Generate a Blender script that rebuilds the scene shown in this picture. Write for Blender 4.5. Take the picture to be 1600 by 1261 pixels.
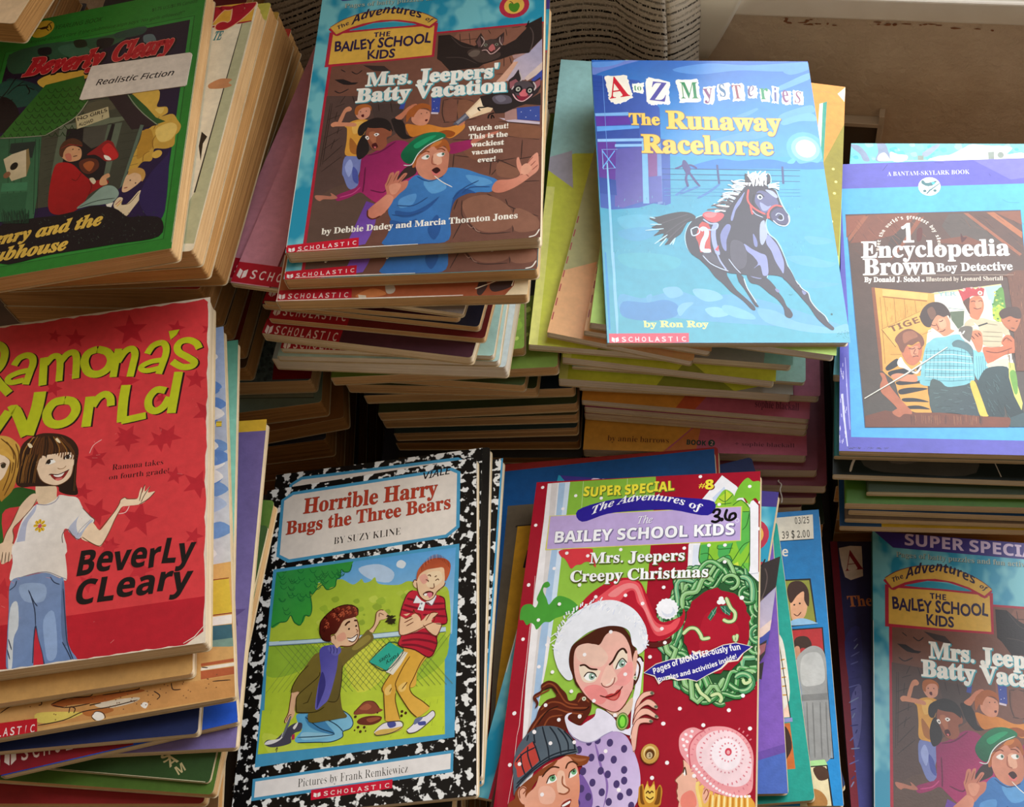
import bpy, math, random, ast
from mathutils import Vector, Matrix, Euler
from mathutils.geometry import tessellate_polygon

# ---------------------------------------------------------------- scene, camera, light
S = bpy.context.scene
for o in list(bpy.data.objects):
    bpy.data.objects.remove(o)
S.view_settings.view_transform = 'Standard'
S.view_settings.look = 'None'
S.view_settings.gamma = 1.0
S.view_settings.use_curve_mapping = False
S.view_settings.exposure = 0.0

cam_d = bpy.data.cameras.new('camera')
cam = bpy.data.objects.new('camera', cam_d)
S.collection.objects.link(cam)
S.camera = cam
cam_d.sensor_fit = 'HORIZONTAL'
cam_d.sensor_width = 36.0
cam_d.lens = 41.7478
cam_d.clip_start = 0.01
cam_d.clip_end = 50
cam.matrix_world = Matrix(((0.987316, 0.060589, 0.146754, 0.0), (0.023371, 0.858792, -0.511791, 0.0), (-0.15704, 0.508729, 0.846483, 0.78), (0.0, 0.0, 0.0, 1.0)))


w = bpy.data.worlds.new('room_and_sky')
S.world = w
w.use_nodes = True
bg = w.node_tree.nodes['Background']
bg.inputs['Color'].default_value = (1.0, .78, .56, 1)
bg.inputs['Strength'].default_value = .29

def area(name, loc, look, sx, sy, power, col):
    d = bpy.data.lights.new(name, 'AREA')
    d.shape = 'RECTANGLE'
    d.size, d.size_y = sx, sy
    d.energy = power
    d.color = col
    o = bpy.data.objects.new(name, d)
    S.collection.objects.link(o)
    o.location = loc
    o.rotation_euler = (Vector(look) - Vector(loc)).to_track_quat('-Z', 'Y').to_euler()
    return o
# daylight from the window opening above the sill, in the plane of the wall and behind the curtain
WIN = Matrix.Rotation(math.radians(-12), 4, 'Z')
day = area('window_daylight', (0, 0, 0), (0, -1, 0), 1.15, 1.62, 36, (.90, .95, 1.0))
day.matrix_world = Matrix.Translation((.028, .645, 0)) @ WIN @ Matrix.Translation((.425, .03, 1.08)) @ Matrix.Rotation(math.radians(-90), 4, 'X')


rng = random.Random(7)

def lin(h):
    h = h.lstrip('#')
    v = [int(h[i:i+2], 16) / 255 for i in (0, 2, 4)]
    return [c / 12.92 if c <= .04045 else ((c + .055) / 1.055) ** 2.4 for c in v]

# ---------------------------------------------------------------- materials
def new_mat(name):
    m = bpy.data.materials.new(name)
    m.use_nodes = True
    nt = m.node_tree
    return m, nt, nt.nodes['Principled BSDF']

def noise(nt, scale, detail=3, stretch=None, coord='Object', rough=.5):
    tc = nt.nodes.new('ShaderNodeTexCoord')
    out = tc.outputs[coord]
    if stretch:
        mp = nt.nodes.new('ShaderNodeMapping')
        mp.inputs['Scale'].default_value = stretch
        nt.links.new(out, mp.inputs['Vector'])
        out = mp.outputs['Vector']
    n = nt.nodes.new('ShaderNodeTexNoise')
    n.inputs['Scale'].default_value = scale
    n.inputs['Detail'].default_value = detail
    n.inputs['Roughness'].default_value = rough
    nt.links.new(out, n.inputs['Vector'])
    return n.outputs['Fac']

def ramp(nt, fac, stops):
    r = nt.nodes.new('ShaderNodeValToRGB')
    el = r.color_ramp.elements
    while len(el) < len(stops):
        el.new(.5)
    for e, (p, c) in zip(el, stops):
        e.position = p
        e.color = (*c, 1)
    nt.links.new(fac, r.inputs['Fac'])
    return r.outputs['Color']

def mix(nt, a, b, fac, mode='MIX'):
    m = nt.nodes.new('ShaderNodeMix')
    m.data_type = 'RGBA'
    m.blend_type = mode
    for sock, v in ((m.inputs['A'], a), (m.inputs['B'], b), (m.inputs['Factor'], fac)):
        if isinstance(v, bpy.types.NodeSocket):
            nt.links.new(v, sock)
        elif isinstance(v, (int, float)):
            sock.default_value = v
        else:
            sock.default_value = (*v, 1)
    return m.outputs['Result']

def bump(nt, bsdf, fac, strength, dist=.001):
    b = nt.nodes.new('ShaderNodeBump')
    b.inputs['Strength'].default_value = strength
    b.inputs['Distance'].default_value = dist
    nt.links.new(fac, b.inputs['Height'])
    nt.links.new(b.outputs['Normal'], bsdf.inputs['Normal'])

def print_mat(name, rough, spec, grain, bmp):
    # printed cover: the ink colour is a colour attribute, with paper grain on top
    m, nt, p = new_mat(name)
    a = nt.nodes.new('ShaderNodeVertexColor')
    a.layer_name = 'ink'
    n1 = ramp(nt, noise(nt, 260, 4), [(.25, (1 - grain,) * 3), (.75, (1 + grain * .6,) * 3)])
    n2 = ramp(nt, noise(nt, 45, 4), [(.3, (1 - grain,) * 3), (.7, (1 + grain * .5,) * 3)])
    c = mix(nt, a.outputs['Color'], n1, 1.0, 'MULTIPLY')
    c = mix(nt, c, n2, 1.0, 'MULTIPLY')
    nt.links.new(c, p.inputs['Base Color'])
    p.inputs['Roughness'].default_value = rough
    p.inputs['Specular IOR Level'].default_value = spec
    bump(nt, p, noise(nt, 900, 3), bmp, .0004)
    return m

def blotch_mat(name, cols, scale, thr, rough, detail=2.0, stretch=None, width=.02):
    m, nt, p = new_mat(name)
    f = noise(nt, scale, detail, stretch, 'Object', .55)
    c = ramp(nt, f, [(thr - width, lin(cols[0])), (thr + width, lin(cols[1]))])
    nt.links.new(c, p.inputs['Base Color'])
    p.inputs['Roughness'].default_value = rough
    return m

def page_mat(name, col, dark):
    m, nt, p = new_mat(name)
    lines = noise(nt, 1, 2, (14, 14, 5200))
    c = ramp(nt, lines, [(.32, lin(dark)), (.62, lin(col))])
    age = ramp(nt, noise(nt, 30, 4), [(.3, (.84, .80, .74)), (.7, (1, 1, 1))])
    nt.links.new(mix(nt, c, age, 1.0, 'MULTIPLY'), p.inputs['Base Color'])
    p.inputs['Roughness'].default_value = .85
    p.inputs['Specular IOR Level'].default_value = .2
    bump(nt, p, lines, .5, .0004)
    return m

MAT = {
    'gloss': print_mat('glossy_printed_cover', .2, .5, .07, .05),
    'satin': print_mat('satin_printed_cover', .38, .42, .10, .10),
    'matte': print_mat('worn_printed_cover', .5, .3, .12, .16),
    'marble': blotch_mat('marbled_cover', ('0b0b0c', 'ecebe6'), 210, .555, .3, 2.5),
    'dapple': blotch_mat('dappled_teal_print', ('1f8fae', '74bfc8'), 62, .52, .35, 2.0, (1, .75, 1), .07),
}
PAGES = {
    'f4efe4': page_mat('white_page_edges', 'ece0ce', 'cdbba2'),
    'f1e2c4': page_mat('cream_page_edges', 'ead8ba', 'c4a67e'),
    'd9b888': page_mat('tan_page_edges', 'dcb482', 'b08552'),
    'c59a62': page_mat('brown_page_edges', 'c8955a', '966a3a'),
}

def plain(name, col, rough=.6, spec=.4):
    m, nt, p = new_mat(name)
    p.inputs['Base Color'].default_value = (*lin(col), 1)
    p.inputs['Roughness'].default_value = rough
    p.inputs['Specular IOR Level'].default_value = spec
    return m

# ---------------------------------------------------------------- objects
def link(o, parent=None):
    S.collection.objects.link(o)
    if parent:
        o.parent = parent
    return o

def mesh_obj(name, verts, faces, mats, parent=None, smooth=False):
    me = bpy.data.meshes.new(name)
    me.from_pydata(verts, [], faces)
    for m in (mats if isinstance(mats, (list, tuple)) else [mats]):
        me.materials.append(m)
    me.validate()
    if smooth:
        me.polygons.foreach_set('use_smooth', [True] * len(me.polygons))
    return link(bpy.data.objects.new(name, me), parent)

def tag(o, label=None, cat=None, group=None, kind=None):
    for k, v in (('label', label), ('category', cat), ('group', group), ('kind', kind)):
        if v:
            o[k] = v
    return o

# ---------------------------------------------------------------- lettering: outlines of the built-in fonts turned into flat meshes
STYLE = {'serif': (0x1D400, 0x1D41A, 0x1D7CE), 'bi': (0x1D468, 0x1D482, 0x1D7CE), 'it': (0x1D434, 0x1D44E, 0),
         'sb': (0x1D5D4, 0x1D5EE, 0x1D7EC), 'sbi': (0x1D63C, 0x1D656, 0x1D7EC), 'si': (0x1D608, 0x1D622, 0),
         'script': (0x1D4D0, 0x1D4EA, 0), 'mono': (0x1D670, 0x1D68A, 0x1D7F6), 'sans': (0, 0, 0)}
def styled(ch, st):
    u, l, d = STYLE[st]
    if 'A' <= ch <= 'Z' and u: return chr(u + ord(ch) - 65)
    if 'a' <= ch <= 'z' and l:
        return '\u210e' if (st == 'it' and ch == 'h') else chr(l + ord(ch) - 97)
    if '0' <= ch <= '9' and d: return chr(d + ord(ch) - 48)
    return ch
GL = {}
def text_mesh(body):
    c = bpy.data.curves.new('lettering', 'FONT')
    c.body = body
    c.size = 1
    c.resolution_u = 3
    o = bpy.data.objects.new('lettering', c)
    me = o.to_mesh()
    v = [(p.co.x, p.co.y) for p in me.vertices]
    f = [tuple(p.vertices) for p in me.polygons]
    o.to_mesh_clear()
    bpy.data.objects.remove(o)
    bpy.data.curves.remove(c)
    return v, f
_bar = text_mesh(' |')[0]
BAR1, BAR0 = max(x for x, y in _bar), min(x for x, y in _bar)
def grow_outline(v, f, d):
    """push the outline of a flat letter outwards by d"""
    cnt = {}
    for q in f:
        for i in range(len(q)):
            a, b = q[i - 1], q[i]
            cnt.setdefault((min(a, b), max(a, b)), []).append((a, b))
    nrm = {}
    ar = sum(v[q[i - 1]][0] * v[q[i]][1] - v[q[i]][0] * v[q[i - 1]][1] for q in f for i in range(len(q)))
    sg = 1 if ar > 0 else -1
    for e, l in cnt.items():
        if len(l) == 1:
            a, b = l[0]
            dx, dy = v[b][0] - v[a][0], v[b][1] - v[a][1]
            L = math.hypot(dx, dy) or 1
            for k in (a, b):
                nrm.setdefault(k, []).append((dy / L * sg, -dx / L * sg))
    out = list(v)
    for k, ns in nrm.items():
        x, y = sum(n[0] for n in ns), sum(n[1] for n in ns)
        L = math.hypot(x, y)
        if L > 1e-6:
            s = min(1.5, len(ns) / L)
            out[k] = (v[k][0] + x / L * d * s, v[k][1] + y / L * d * s)
    return out
def glyph(ch, st, off=0.0):
    if ch == ' ':
        return ([], []), .26
    if (ch, st) not in GL:
        v, f = text_mesh(styled(ch, st) + ' |')
        mx = max(x for x, y in v)
        lim = mx - (BAR1 - BAR0) - 1e-4
        keep, new, seen = [], {}, {}
        for i, p in enumerate(v):              # weld doubled outline points
            if p[0] < lim:
                key = (round(p[0], 4), round(p[1], 4))
                if key not in seen:
                    seen[key] = len(keep)
                    keep.append(i)
                new[i] = seen[key]
        GL[(ch, st)] = ([v[i] for i in keep], [tuple(new[i] for i in q) for q in f if all(i in new for i in q)], mx - BAR1)
    v, f, adv = GL[(ch, st)]
    if off:
        k = (ch, st, off)
        if k not in GL:
            GL[k] = grow_outline(v, f, off)
        v = GL[k]
    return (v, f), adv
CAPH = {}
def cap_height(st):
    if st not in CAPH:
        CAPH[st] = max(y for x, y in glyph('H', st)[0][0])
    return CAPH[st]

def smooth_pts(pts, closed=True, sub=4):
    n = len(pts)
    out = []
    rng_ = range(n if closed else n - 1)
    for i in rng_:
        p0 = pts[(i - 1) % n] if closed or i > 0 else pts[0]
        p1 = pts[i]
        p2 = pts[(i + 1) % n]
        p3 = pts[(i + 2) % n] if closed or i + 2 < n else pts[-1]
        for k in range(sub):
            t = k / sub
            out.append(tuple(.5 * (2 * b + (c - a) * t + (2 * a - 5 * b + 4 * c - d) * t * t + (3 * b - a - 3 * c + d) * t ** 3)
                             for a, b, c, d in zip(p0, p1, p2, p3)))
    if not closed:
        out.append(tuple(pts[-1]))
    return out

def clip_poly(pts, box):
    x0, y0, x1, y1 = box
    for ax, lim, sg in ((0, x0, 1), (0, x1, -1), (1, y0, 1), (1, y1, -1)):
        out = []
        for i in range(len(pts)):
            a, b = pts[i - 1], pts[i]
            ia, ib = (a[ax] - lim) * sg >= 0, (b[ax] - lim) * sg >= 0
            if ia != ib:
                t = (lim - a[ax]) / (b[ax] - a[ax])
                out.append((a[0] + (b[0] - a[0]) * t, a[1] + (b[1] - a[1]) * t))
            if ib:
                out.append(b)
        pts = out
        if len(pts) < 3:
            return []
    return pts

class Print:
    """Collects the flat shapes printed on a cover; x to the right, y down, millimetres from the cover's top left."""
    def __init__(s, W, H):
        s.W, s.H = W, H
        s.prims = []           # (layer, verts, faces, colours per vertex, material index)
        s.boxes = []
        s.clip = (0, 0, W, H)
        s.mats = []
    def layer(s, bb):
        l = 1
        for (b, k) in s.boxes:
            if k >= l and b[0] < bb[2] and b[2] > bb[0] and b[1] < bb[3] and b[3] > bb[1]:
                l = k + 1
        s.boxes.append((bb, l))
        return l
    def add(s, v, f, col, mat=0):
        if not v or not f:
            return
        xs = [p[0] for p in v]; ys = [p[1] for p in v]
        s.prims.append((s.layer((min(xs), min(ys), max(xs), max(ys))), v, f, col, mat))
    def poly(s, pts, c, grad=None, mat=0):
        pts = clip_poly(pts, s.clip)
        if len(pts) < 3:
            return
        tri = tessellate_polygon([[Vector((x, y, 0)) for x, y in pts]])
        if grad:
            (x0, y0, x1, y1), c2 = grad
            a, b = lin(c), lin(c2)
            dx, dy = x1 - x0, y1 - y0
            L = dx * dx + dy * dy or 1
            cols = []
            for x, y in pts:
                t = min(1, max(0, ((x - x0) * dx + (y - y0) * dy) / L))
                cols.append([p + (q - p) * t for p, q in zip(a, b)])
        else:
            cols = [lin(c)] * len(pts)
        s.add(pts, [tuple(t) for t in tri], cols, mat)
    def line(s, pts, w, c, end=.55):
        v, f = [], []
        n = len(pts)
        for i, (x, y) in enumerate(pts):
            a = pts[max(0, i - 1)]; b = pts[min(n - 1, i + 1)]
            dx, dy = b[0] - a[0], b[1] - a[1]
            L = math.hypot(dx, dy) or 1
            ww = w * (end if i in (0, n - 1) else 1) / 2
            v += [(x - dy / L * ww, y + dx / L * ww), (x + dy / L * ww, y - dx / L * ww)]
            if i:
                f.append((2 * i - 2, 2 * i - 1, 2 * i + 1, 2 * i))
        x0, y0, x1, y1 = s.clip
        f = [q for q in f if all(x0 <= v[k][0] <= x1 and y0 <= v[k][1] <= y1 for k in q)]
        s.add(v, f, [lin(c)] * len(v))
    def text(s, body, st, c, p0, p1, h, off=0.0, shear=0.0, jit=0.0, arc=0.0, outline=None, shadow=None, depth=0, grow=0.0):
        r = random.Random(body)
        items, x = [], 0.0
        for ch in body:
            (v, f), adv = glyph(ch, st, off)
            items.append((ch, x, adv, r.uniform(-1, 1), r.uniform(-1, 1)))
            x += adv
        tot = x or 1
        dx, dy = p1[0] - p0[0], p1[1] - p0[1]
        L = math.hypot(dx, dy)
        ux, uy = dx / L, dy / L
        nx, ny = uy, -ux                       # up on the cover
        kx = L / tot
        ky = h / cap_height(st)
        passes = []
        if outline:
            passes.append((outline[0], off + outline[1], 0, 0))
        if shadow:
            passes.insert(0, (shadow[0], off + (shadow[3] if len(shadow) > 3 else 0), shadow[1], shadow[2]))
        passes.append((c, off, 0, 0))
        for col, of, sx, sy in passes:
            V, F = [], []
            for ch, gx, adv, j1, j2 in items:
                (v, f), _ = glyph(ch, st, of)
                b = len(V)
                a = j1 * jit * .22
                ca, sa = math.cos(a), math.sin(a)
                for (px, py) in v:
                    qx, qy = px - adv / 2, py - .3
                    qx, qy = qx * ca - qy * sa, qx * sa + qy * ca
                    X = (gx + adv / 2 + qx) * kx
                    Y = (qy + .3 + j2 * jit * .1) * ky
                    X += shear * Y
                    t = X / L
                    Y = Y * (1 + grow * (1 - 4 * (t - .5) ** 2)) + arc * 4 * t * (1 - t)
                    V.append((p0[0] + ux * X + nx * Y + sx, p0[1] + uy * X + ny * Y + sy))
                F += [tuple(k + b for k in q) for q in f]
            x0, y0, x1, y1 = s.clip
            F = [q for q in F if all(x0 <= V[k][0] <= x1 and y0 <= V[k][1] <= y1 for k in q)]
            s.add(V, F, [lin(col)] * len(V))

U = .2                                         # printed outlines are stored in fifths of a millimetre, each point relative to the last
def points(w):
    x = y = 0
    out = []
    for i in range(0, len(w) - 1, 2):
        x += int(w[i]); y += int(w[i + 1])
        out.append((x * U, y * U))
    return out

def ellipse(x, y, rx, ry, a=0.0, n=20):
    ca, sa = math.cos(a), math.sin(a)
    return [(x + rx * math.cos(6.2832 * i / n) * ca - ry * math.sin(6.2832 * i / n) * sa,
             y + rx * math.cos(6.2832 * i / n) * sa + ry * math.sin(6.2832 * i / n) * ca) for i in range(n)]

def run_art(pr, text):
    """the printed shapes of a cover, one per line in drawing order: P polygon, Q smooth shape, L line, M smooth line, S brush stroke,
    E ellipse, D dots, X patterned area, C clip box, T lettering, F a drawing function"""
    for ln in text.strip().split('\n'):
        t = ln[0]
        if t == 'T':
            v = ast.literal_eval(ln[1:])
            pr.text(*v[:6], **(v[6] if len(v) > 6 else {}))
            continue
        if t == 'F':
            v = ast.literal_eval(ln[1:])
            ART_FN[v[0]](pr, *v[1:])
            continue
        w = ln.split()
        if t == 'C':
            pr.clip = tuple(float(q) for q in w[1:]) or (0, 0, pr.W, pr.H)
        elif t in 'PQ':
            g = None
            if 'G' in w:
                k = w.index('G')
                g = ([int(q) * U for q in w[k + 2:]], w[k + 1])
                w = w[:k]
            pts = points(w[2:])
            pr.poly(smooth_pts(pts) if t == 'Q' else pts, w[1], g)
        elif t in 'LMS':
            pts = points(w[3:])
            pr.line(pts if t == 'L' else smooth_pts(pts, False), int(w[2]) / 100, w[1], 1 if t == 'S' else .55)
        elif t == 'E':
            x, y, rx, ry, a = (int(q) for q in w[2:])
            pr.poly(ellipse(x * .1, y * .1, rx * .05, ry * .05, a / 100), w[1])
        elif t == 'D':
            for x, y in points(w[3:]):
                pr.poly(ellipse(x, y, int(w[2]) / 100, int(w[2]) / 100, 0, 10), w[1])
        elif t == 'X':
            if w[1] not in pr.mats:
                pr.mats.append(w[1])
            pr.poly(points(w[2:]), 'ffffff', None, 1 + pr.mats.index(w[1]))

ART_FN = {}
DZ = .005                                      # height of one layer of ink, mm

def rounded_path(W, T, tc):
    """cross-section of the folded cover (x, z): front panel, spine, back panel"""
    r = min(1.2, T * .3)
    rc = 2.2
    cut = [(W / 2, T), (W / 2 - .25, T), (W / 2 - .8, T), (W / 2 - 1.5, T), (W / 2 - rc, T)]
    path = cut + [(-W / 2 + r, T)]
    for i in range(1, 5):
        a = math.pi / 2 * i / 4
        path.append((-W / 2 + r - r * math.sin(a), T - r + r * math.cos(a)))
    path.append((-W / 2, r))
    for i in range(1, 5):
        a = math.pi / 2 * i / 4
        path.append((-W / 2 + r - r * math.cos(a), r - r * math.sin(a)))
    path += [(x, 0.0) for x, z in reversed(cut)]
    return path, rc

def make_book(W, H, T, cov, spine, pages, art, finish, name='paperback_book'):
    """an Empty at the middle of the book's underside, with the printed cover and the page block as its parts"""
    root = link(bpy.data.objects.new(name, None))
    root.empty_display_size = .02
    k = .001
    tc = .32
    path, rc = rounded_path(W, T, tc)
    n = len(path)
    V, F, C, MI = [], [], [], []
    inner = []
    for i, (x, z) in enumerate(path):
        a = path[max(0, i - 1)]; b = path[min(n - 1, i + 1)]
        dx, dz = b[0] - a[0], b[1] - a[1]
        L = math.hypot(dx, dz) or 1
        inner.append((x - dz / L * tc, z + dx / L * tc))
    hy = []
    for x, z in path:
        d = W / 2 - x
        hy.append(H / 2 - (rc - math.sqrt(max(0, rc * rc - (rc - d) ** 2)) if d < rc else 0))
    for (x, z), h in zip(path, hy):
        V += [(x * k, -h * k, z * k), (x * k, h * k, z * k)]
    o2 = len(V)
    for (x, z), h in zip(inner, hy):
        V += [(x * k, -h * k, z * k), (x * k, h * k, z * k)]
    cf, sp, ed = lin(cov), lin(spine), lin('cdb995')
    def face(q, c, m=0):
        F.append(q); C.append([c] * len(q)); MI.append(m)
    for i in range(n - 1):
        a, b = 2 * i, 2 * i + 2
        c = cf if (path[i][1] + path[i + 1][1]) / 2 > T - .01 or (path[i][1] + path[i + 1][1]) / 2 < .01 else sp
        face((a, a + 1, b + 1, b), c)
        face((o2 + a, o2 + b, o2 + b + 1, o2 + a + 1), ed)
        face((a, b, o2 + b, o2 + a), ed)
        face((a + 1, o2 + a + 1, o2 + b + 1, b + 1), ed)
    face((0, o2, o2 + 1, 1), ed)
    e = 2 * (n - 1)
    face((e, e + 1, o2 + e + 1, o2 + e), ed)
    mats = [MAT[finish]]
    if art:
        pr = Print(W, H)
        run_art(pr, art)
        mats += [MAT[m] for m in pr.mats]
        for lay, v, f, col, mi in pr.prims:
            b = len(V)
            z = (T + lay * DZ) * k
            V += [((x - W / 2) * k, (H / 2 - y) * k, z) for x, y in v]
            for q in f:
                q = list(q)
                ar = sum(v[q[i - 1]][0] * v[q[i]][1] - v[q[i]][0] * v[q[i - 1]][1] for i in range(len(q)))
                if ar > 0:
                    q.reverse()
                F.append(tuple(b + i for i in q)); C.append([col[i] for i in q]); MI.append(mi)
    me = bpy.data.meshes.new('cover')
    me.from_pydata(V, [], F)
    for m in mats:
        me.materials.append(m)
    me.polygons.foreach_set('material_index', MI)
    at = me.color_attributes.new('ink', 'FLOAT_COLOR', 'CORNER')
    flat = []
    for cs in C:
        for c in cs:
            flat += [c[0], c[1], c[2], 1.0]
    at.data.foreach_set('color', flat)
    me.update()
    link(bpy.data.objects.new('cover', me), root)
    # page block, a little uneven along its open edges
    r = random.Random(int(W * 7 + T * 131 + len(V)))
    x0, x1, y0, y1 = -W / 2 + tc + .1, W / 2 - .7, -H / 2 + .6, H / 2 - .6
    z0, z1 = tc + .02, T - tc - .02
    nz = max(2, int((z1 - z0) / .9))
    PV, PF = [], []
    nseg = 4
    for j in range(nz + 1):
        z = z0 + (z1 - z0) * j / nz
        jx, jy, jt = r.uniform(-.25, .25), r.uniform(-.2, .2), r.uniform(-.2, .2)
        ring = []
        rr = 1.6
        for i in range(5):
            a = -math.pi / 2 + math.pi / 2 * i / 4
            ring.append((x1 + jx - rr + rr * math.cos(a), y0 + jy + rr + rr * math.sin(a)))
        for i in range(5):
            a = math.pi / 2 * i / 4
            ring.append((x1 + jx - rr + rr * math.cos(a), y1 + jt - rr + rr * math.sin(a)))
        ring += [(x0, y1 + jt), (x0, y0 + jy)]
        PV += [(x * k, y * k, z * k) for x, y in ring]
    m = 12
    for j in range(nz):
        for i in range(m):
            PF.append((j * m + i, j * m + (i + 1) % m, (j + 1) * m + (i + 1) % m, (j + 1) * m + i))
    PF.append(tuple(range(m - 1, -1, -1)))
    PF.append(tuple(range(nz * m, nz * m + m)))
    mesh_obj('page_block', PV, PF, PAGES[pages], root)
    return root

def sticker(root, T, W, H, pts, col, items, name):
    """a paper label stuck on the cover; pts in cover millimetres"""
    k = .001
    z = T + .35
    V, F, C = [], [], []
    n = len(pts)
    V = [((x - W / 2) * k, (H / 2 - y) * k, (T + .06) * k) for x, y in pts] + [((x - W / 2) * k, (H / 2 - y) * k, (z + .1) * k) for x, y in pts]
    ar = sum(pts[i - 1][0] * pts[i][1] - pts[i][0] * pts[i - 1][1] for i in range(n))
    top = tuple(range(n, 2 * n))
    F.append(top if ar < 0 else top[::-1])
    for i in range(n):
        F.append((i, (i + 1) % n, n + (i + 1) % n, n + i))
    C = [[lin(col)] * len(f) for f in F]
    pr = Print(W, H)
    run_art(pr, items)
    for lay, v, f, cc, mi in pr.prims:
        b = len(V)
        V += [((x - W / 2) * k, (H / 2 - y) * k, (z + .1 + lay * DZ) * k) for x, y in v]
        for q in f:
            q = list(q)
            a2 = sum(v[q[i - 1]][0] * v[q[i]][1] - v[q[i]][0] * v[q[i - 1]][1] for i in range(len(q)))
            if a2 > 0:
                q.reverse()
            F.append(tuple(b + i for i in q)); C.append([cc[i] for i in q])
    me = bpy.data.meshes.new(name)
    me.from_pydata(V, [], F)
    me.materials.append(MAT['matte'])
    at = me.color_attributes.new('ink', 'FLOAT_COLOR', 'CORNER')
    flat = []
    for cs in C:
        for c in cs:
            flat += [c[0], c[1], c[2], 1.0]
    at.data.foreach_set('color', flat)
    return link(bpy.data.objects.new(name, me), root)


def wreath_snakes(pr, cx, cy, rx, ry):
    r = random.Random(12)
    def ring(k, n=44, w=0):
        return [(cx + rx * k * math.cos(6.283 * i / n), cy + ry * k * math.sin(6.283 * i / n)) for i in range(n)]
    pr.poly([(x + r.uniform(-1.2, 1.2), y + r.uniform(-1.2, 1.2)) for x, y in ring(1.12)], '2c5a34')
    cols = ['3f8a4a', '4f9a55', '5fa862', '357a42', '8abc78', '4a9460', '6aae80']
    for j in range(64):
        t0 = r.uniform(0, 6.283)
        span = r.uniform(.5, 1.5) * r.choice([-1, 1])
        k0, amp, fq, ph = r.uniform(.78, 1.06), r.uniform(.06, .16), r.uniform(2.2, 4), r.uniform(0, 6)
        pts = []
        for i in range(15):
            t = t0 + span * i / 14
            k = k0 + amp * math.sin(ph + fq * span * i / 5)
            pts.append((cx + rx * k * math.cos(t), cy + ry * k * math.sin(t)))
        if j % 3 == 0:
            x, y = pts[7]
            R = r.uniform(2.5, 5)
            pts = [(x + R * math.cos(ph + 4.6 * i / 14), y + R * math.sin(ph + 4.6 * i / 14)) for i in range(15)]
        w = r.uniform(1.7, 2.7)
        c = r.choice(cols)
        pr.line(pts, w + .8, '1f4a2a')
        pr.line(pts, w, c)
        pr.line([(px - .3, py - .3) for px, py in pts], w * .35, 'a8d09a')
    pr.poly([(x + r.uniform(-.9, .9), y + r.uniform(-.9, .9)) for x, y in ring(.66)], 'a3142b')
ART_FN['wreath_snakes'] = wreath_snakes

def press_bar(pr, x0, y0, x1, y1, x2, y2, x3, y3, c='c4122c'):
    """the red publisher's bar with its little open book and spaced capitals"""
    pr.poly([(x0, y0), (x1, y1), (x2, y2), (x3, y3)], c)
    ux, uy = (x1 - x0), (y1 - y0)
    vx, vy = (x3 - x0), (y3 - y0)
    def at(u, v): return (x0 + ux * u + vx * v, y0 + uy * u + vy * v)
    for s in (-1, 1):
        pr.poly([at(.075 + s * .004, .42), at(.075 + s * .04, .32), at(.075 + s * .045, .68), at(.075 + s * .006, .8)], 'f4e8e4')
    h = math.hypot(vx, vy) * .42
    n = 10
    for i, ch in enumerate('SCHOLASTIC'):
        a, b = at(.155 + .083 * i + (.018 if ch == 'I' else 0), .74), at(.155 + .083 * i + (.058 if ch != 'I' else .042), .74)
        pr.text(ch, 'sans', 'f0dcd8', a, b, h, off=.012)
ART_FN['press_bar'] = press_bar

# ---------------------------------------------------------------- the room by the window

WA = Vector((.028, .645, 0))                   # a point at the foot of the wall under the window
WD = Vector((math.cos(math.radians(-12)), math.sin(math.radians(-12)), 0))
WN = Vector((WD.y, -WD.x, 0))                  # into the room
def on_wall(s, out, z):
    return WA + WD * s + WN * out + Vector((0, 0, z))
def wall_box(name, s0, s1, d0, d1, z0, z1, mat, parent=None, bev=0):
    V = [on_wall(s, d, z) for z in (z0, z1) for d in (d0, d1) for s in (s0, s1)]
    F = [(0, 1, 3, 2), (4, 6, 7, 5), (0, 4, 5, 1), (2, 3, 7, 6), (0, 2, 6, 4), (1, 5, 7, 3)]
    o = mesh_obj(name, V, F, mat, parent)
    if bev:
        b = o.modifiers.new('bevel', 'BEVEL'); b.width = bev; b.segments = 3
    return o

m_wall, nt, p = new_mat('rough_tan_plaster')
n1 = noise(nt, 26, 6, None, 'Object', .62)
n2 = noise(nt, 7, 4)
c = ramp(nt, n1, [(.3, lin('d2bda6')), (.7, lin('e6d3bd'))])
c = mix(nt, c, ramp(nt, n2, [(.35, (.9, .88, .86)), (.7, (1, 1, 1))]), 1.0, 'MULTIPLY')
nt.links.new(c, p.inputs['Base Color'])
p.inputs['Roughness'].default_value = .9
p.inputs['Specular IOR Level'].default_value = .2
bump(nt, p, noise(nt, 130, 5, None, 'Object', .6), .55, .004)
m_trim, nt, p = new_mat('old_cream_paint')
c = ramp(nt, noise(nt, 20, 5), [(.3, lin('e2d8ca')), (.65, lin('f0e8dc'))])
nt.links.new(c, p.inputs['Base Color'])
p.inputs['Roughness'].default_value = .55
bump(nt, p, noise(nt, 60, 4), .25, .002)
m_floor, nt, p = new_mat('dark_brown_boards')
c = ramp(nt, noise(nt, 3, 6, (1, 14, 1)), [(.3, lin('3a281a')), (.7, lin('5a4030'))])
nt.links.new(c, p.inputs['Base Color'])
p.inputs['Roughness'].default_value = .6

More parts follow.
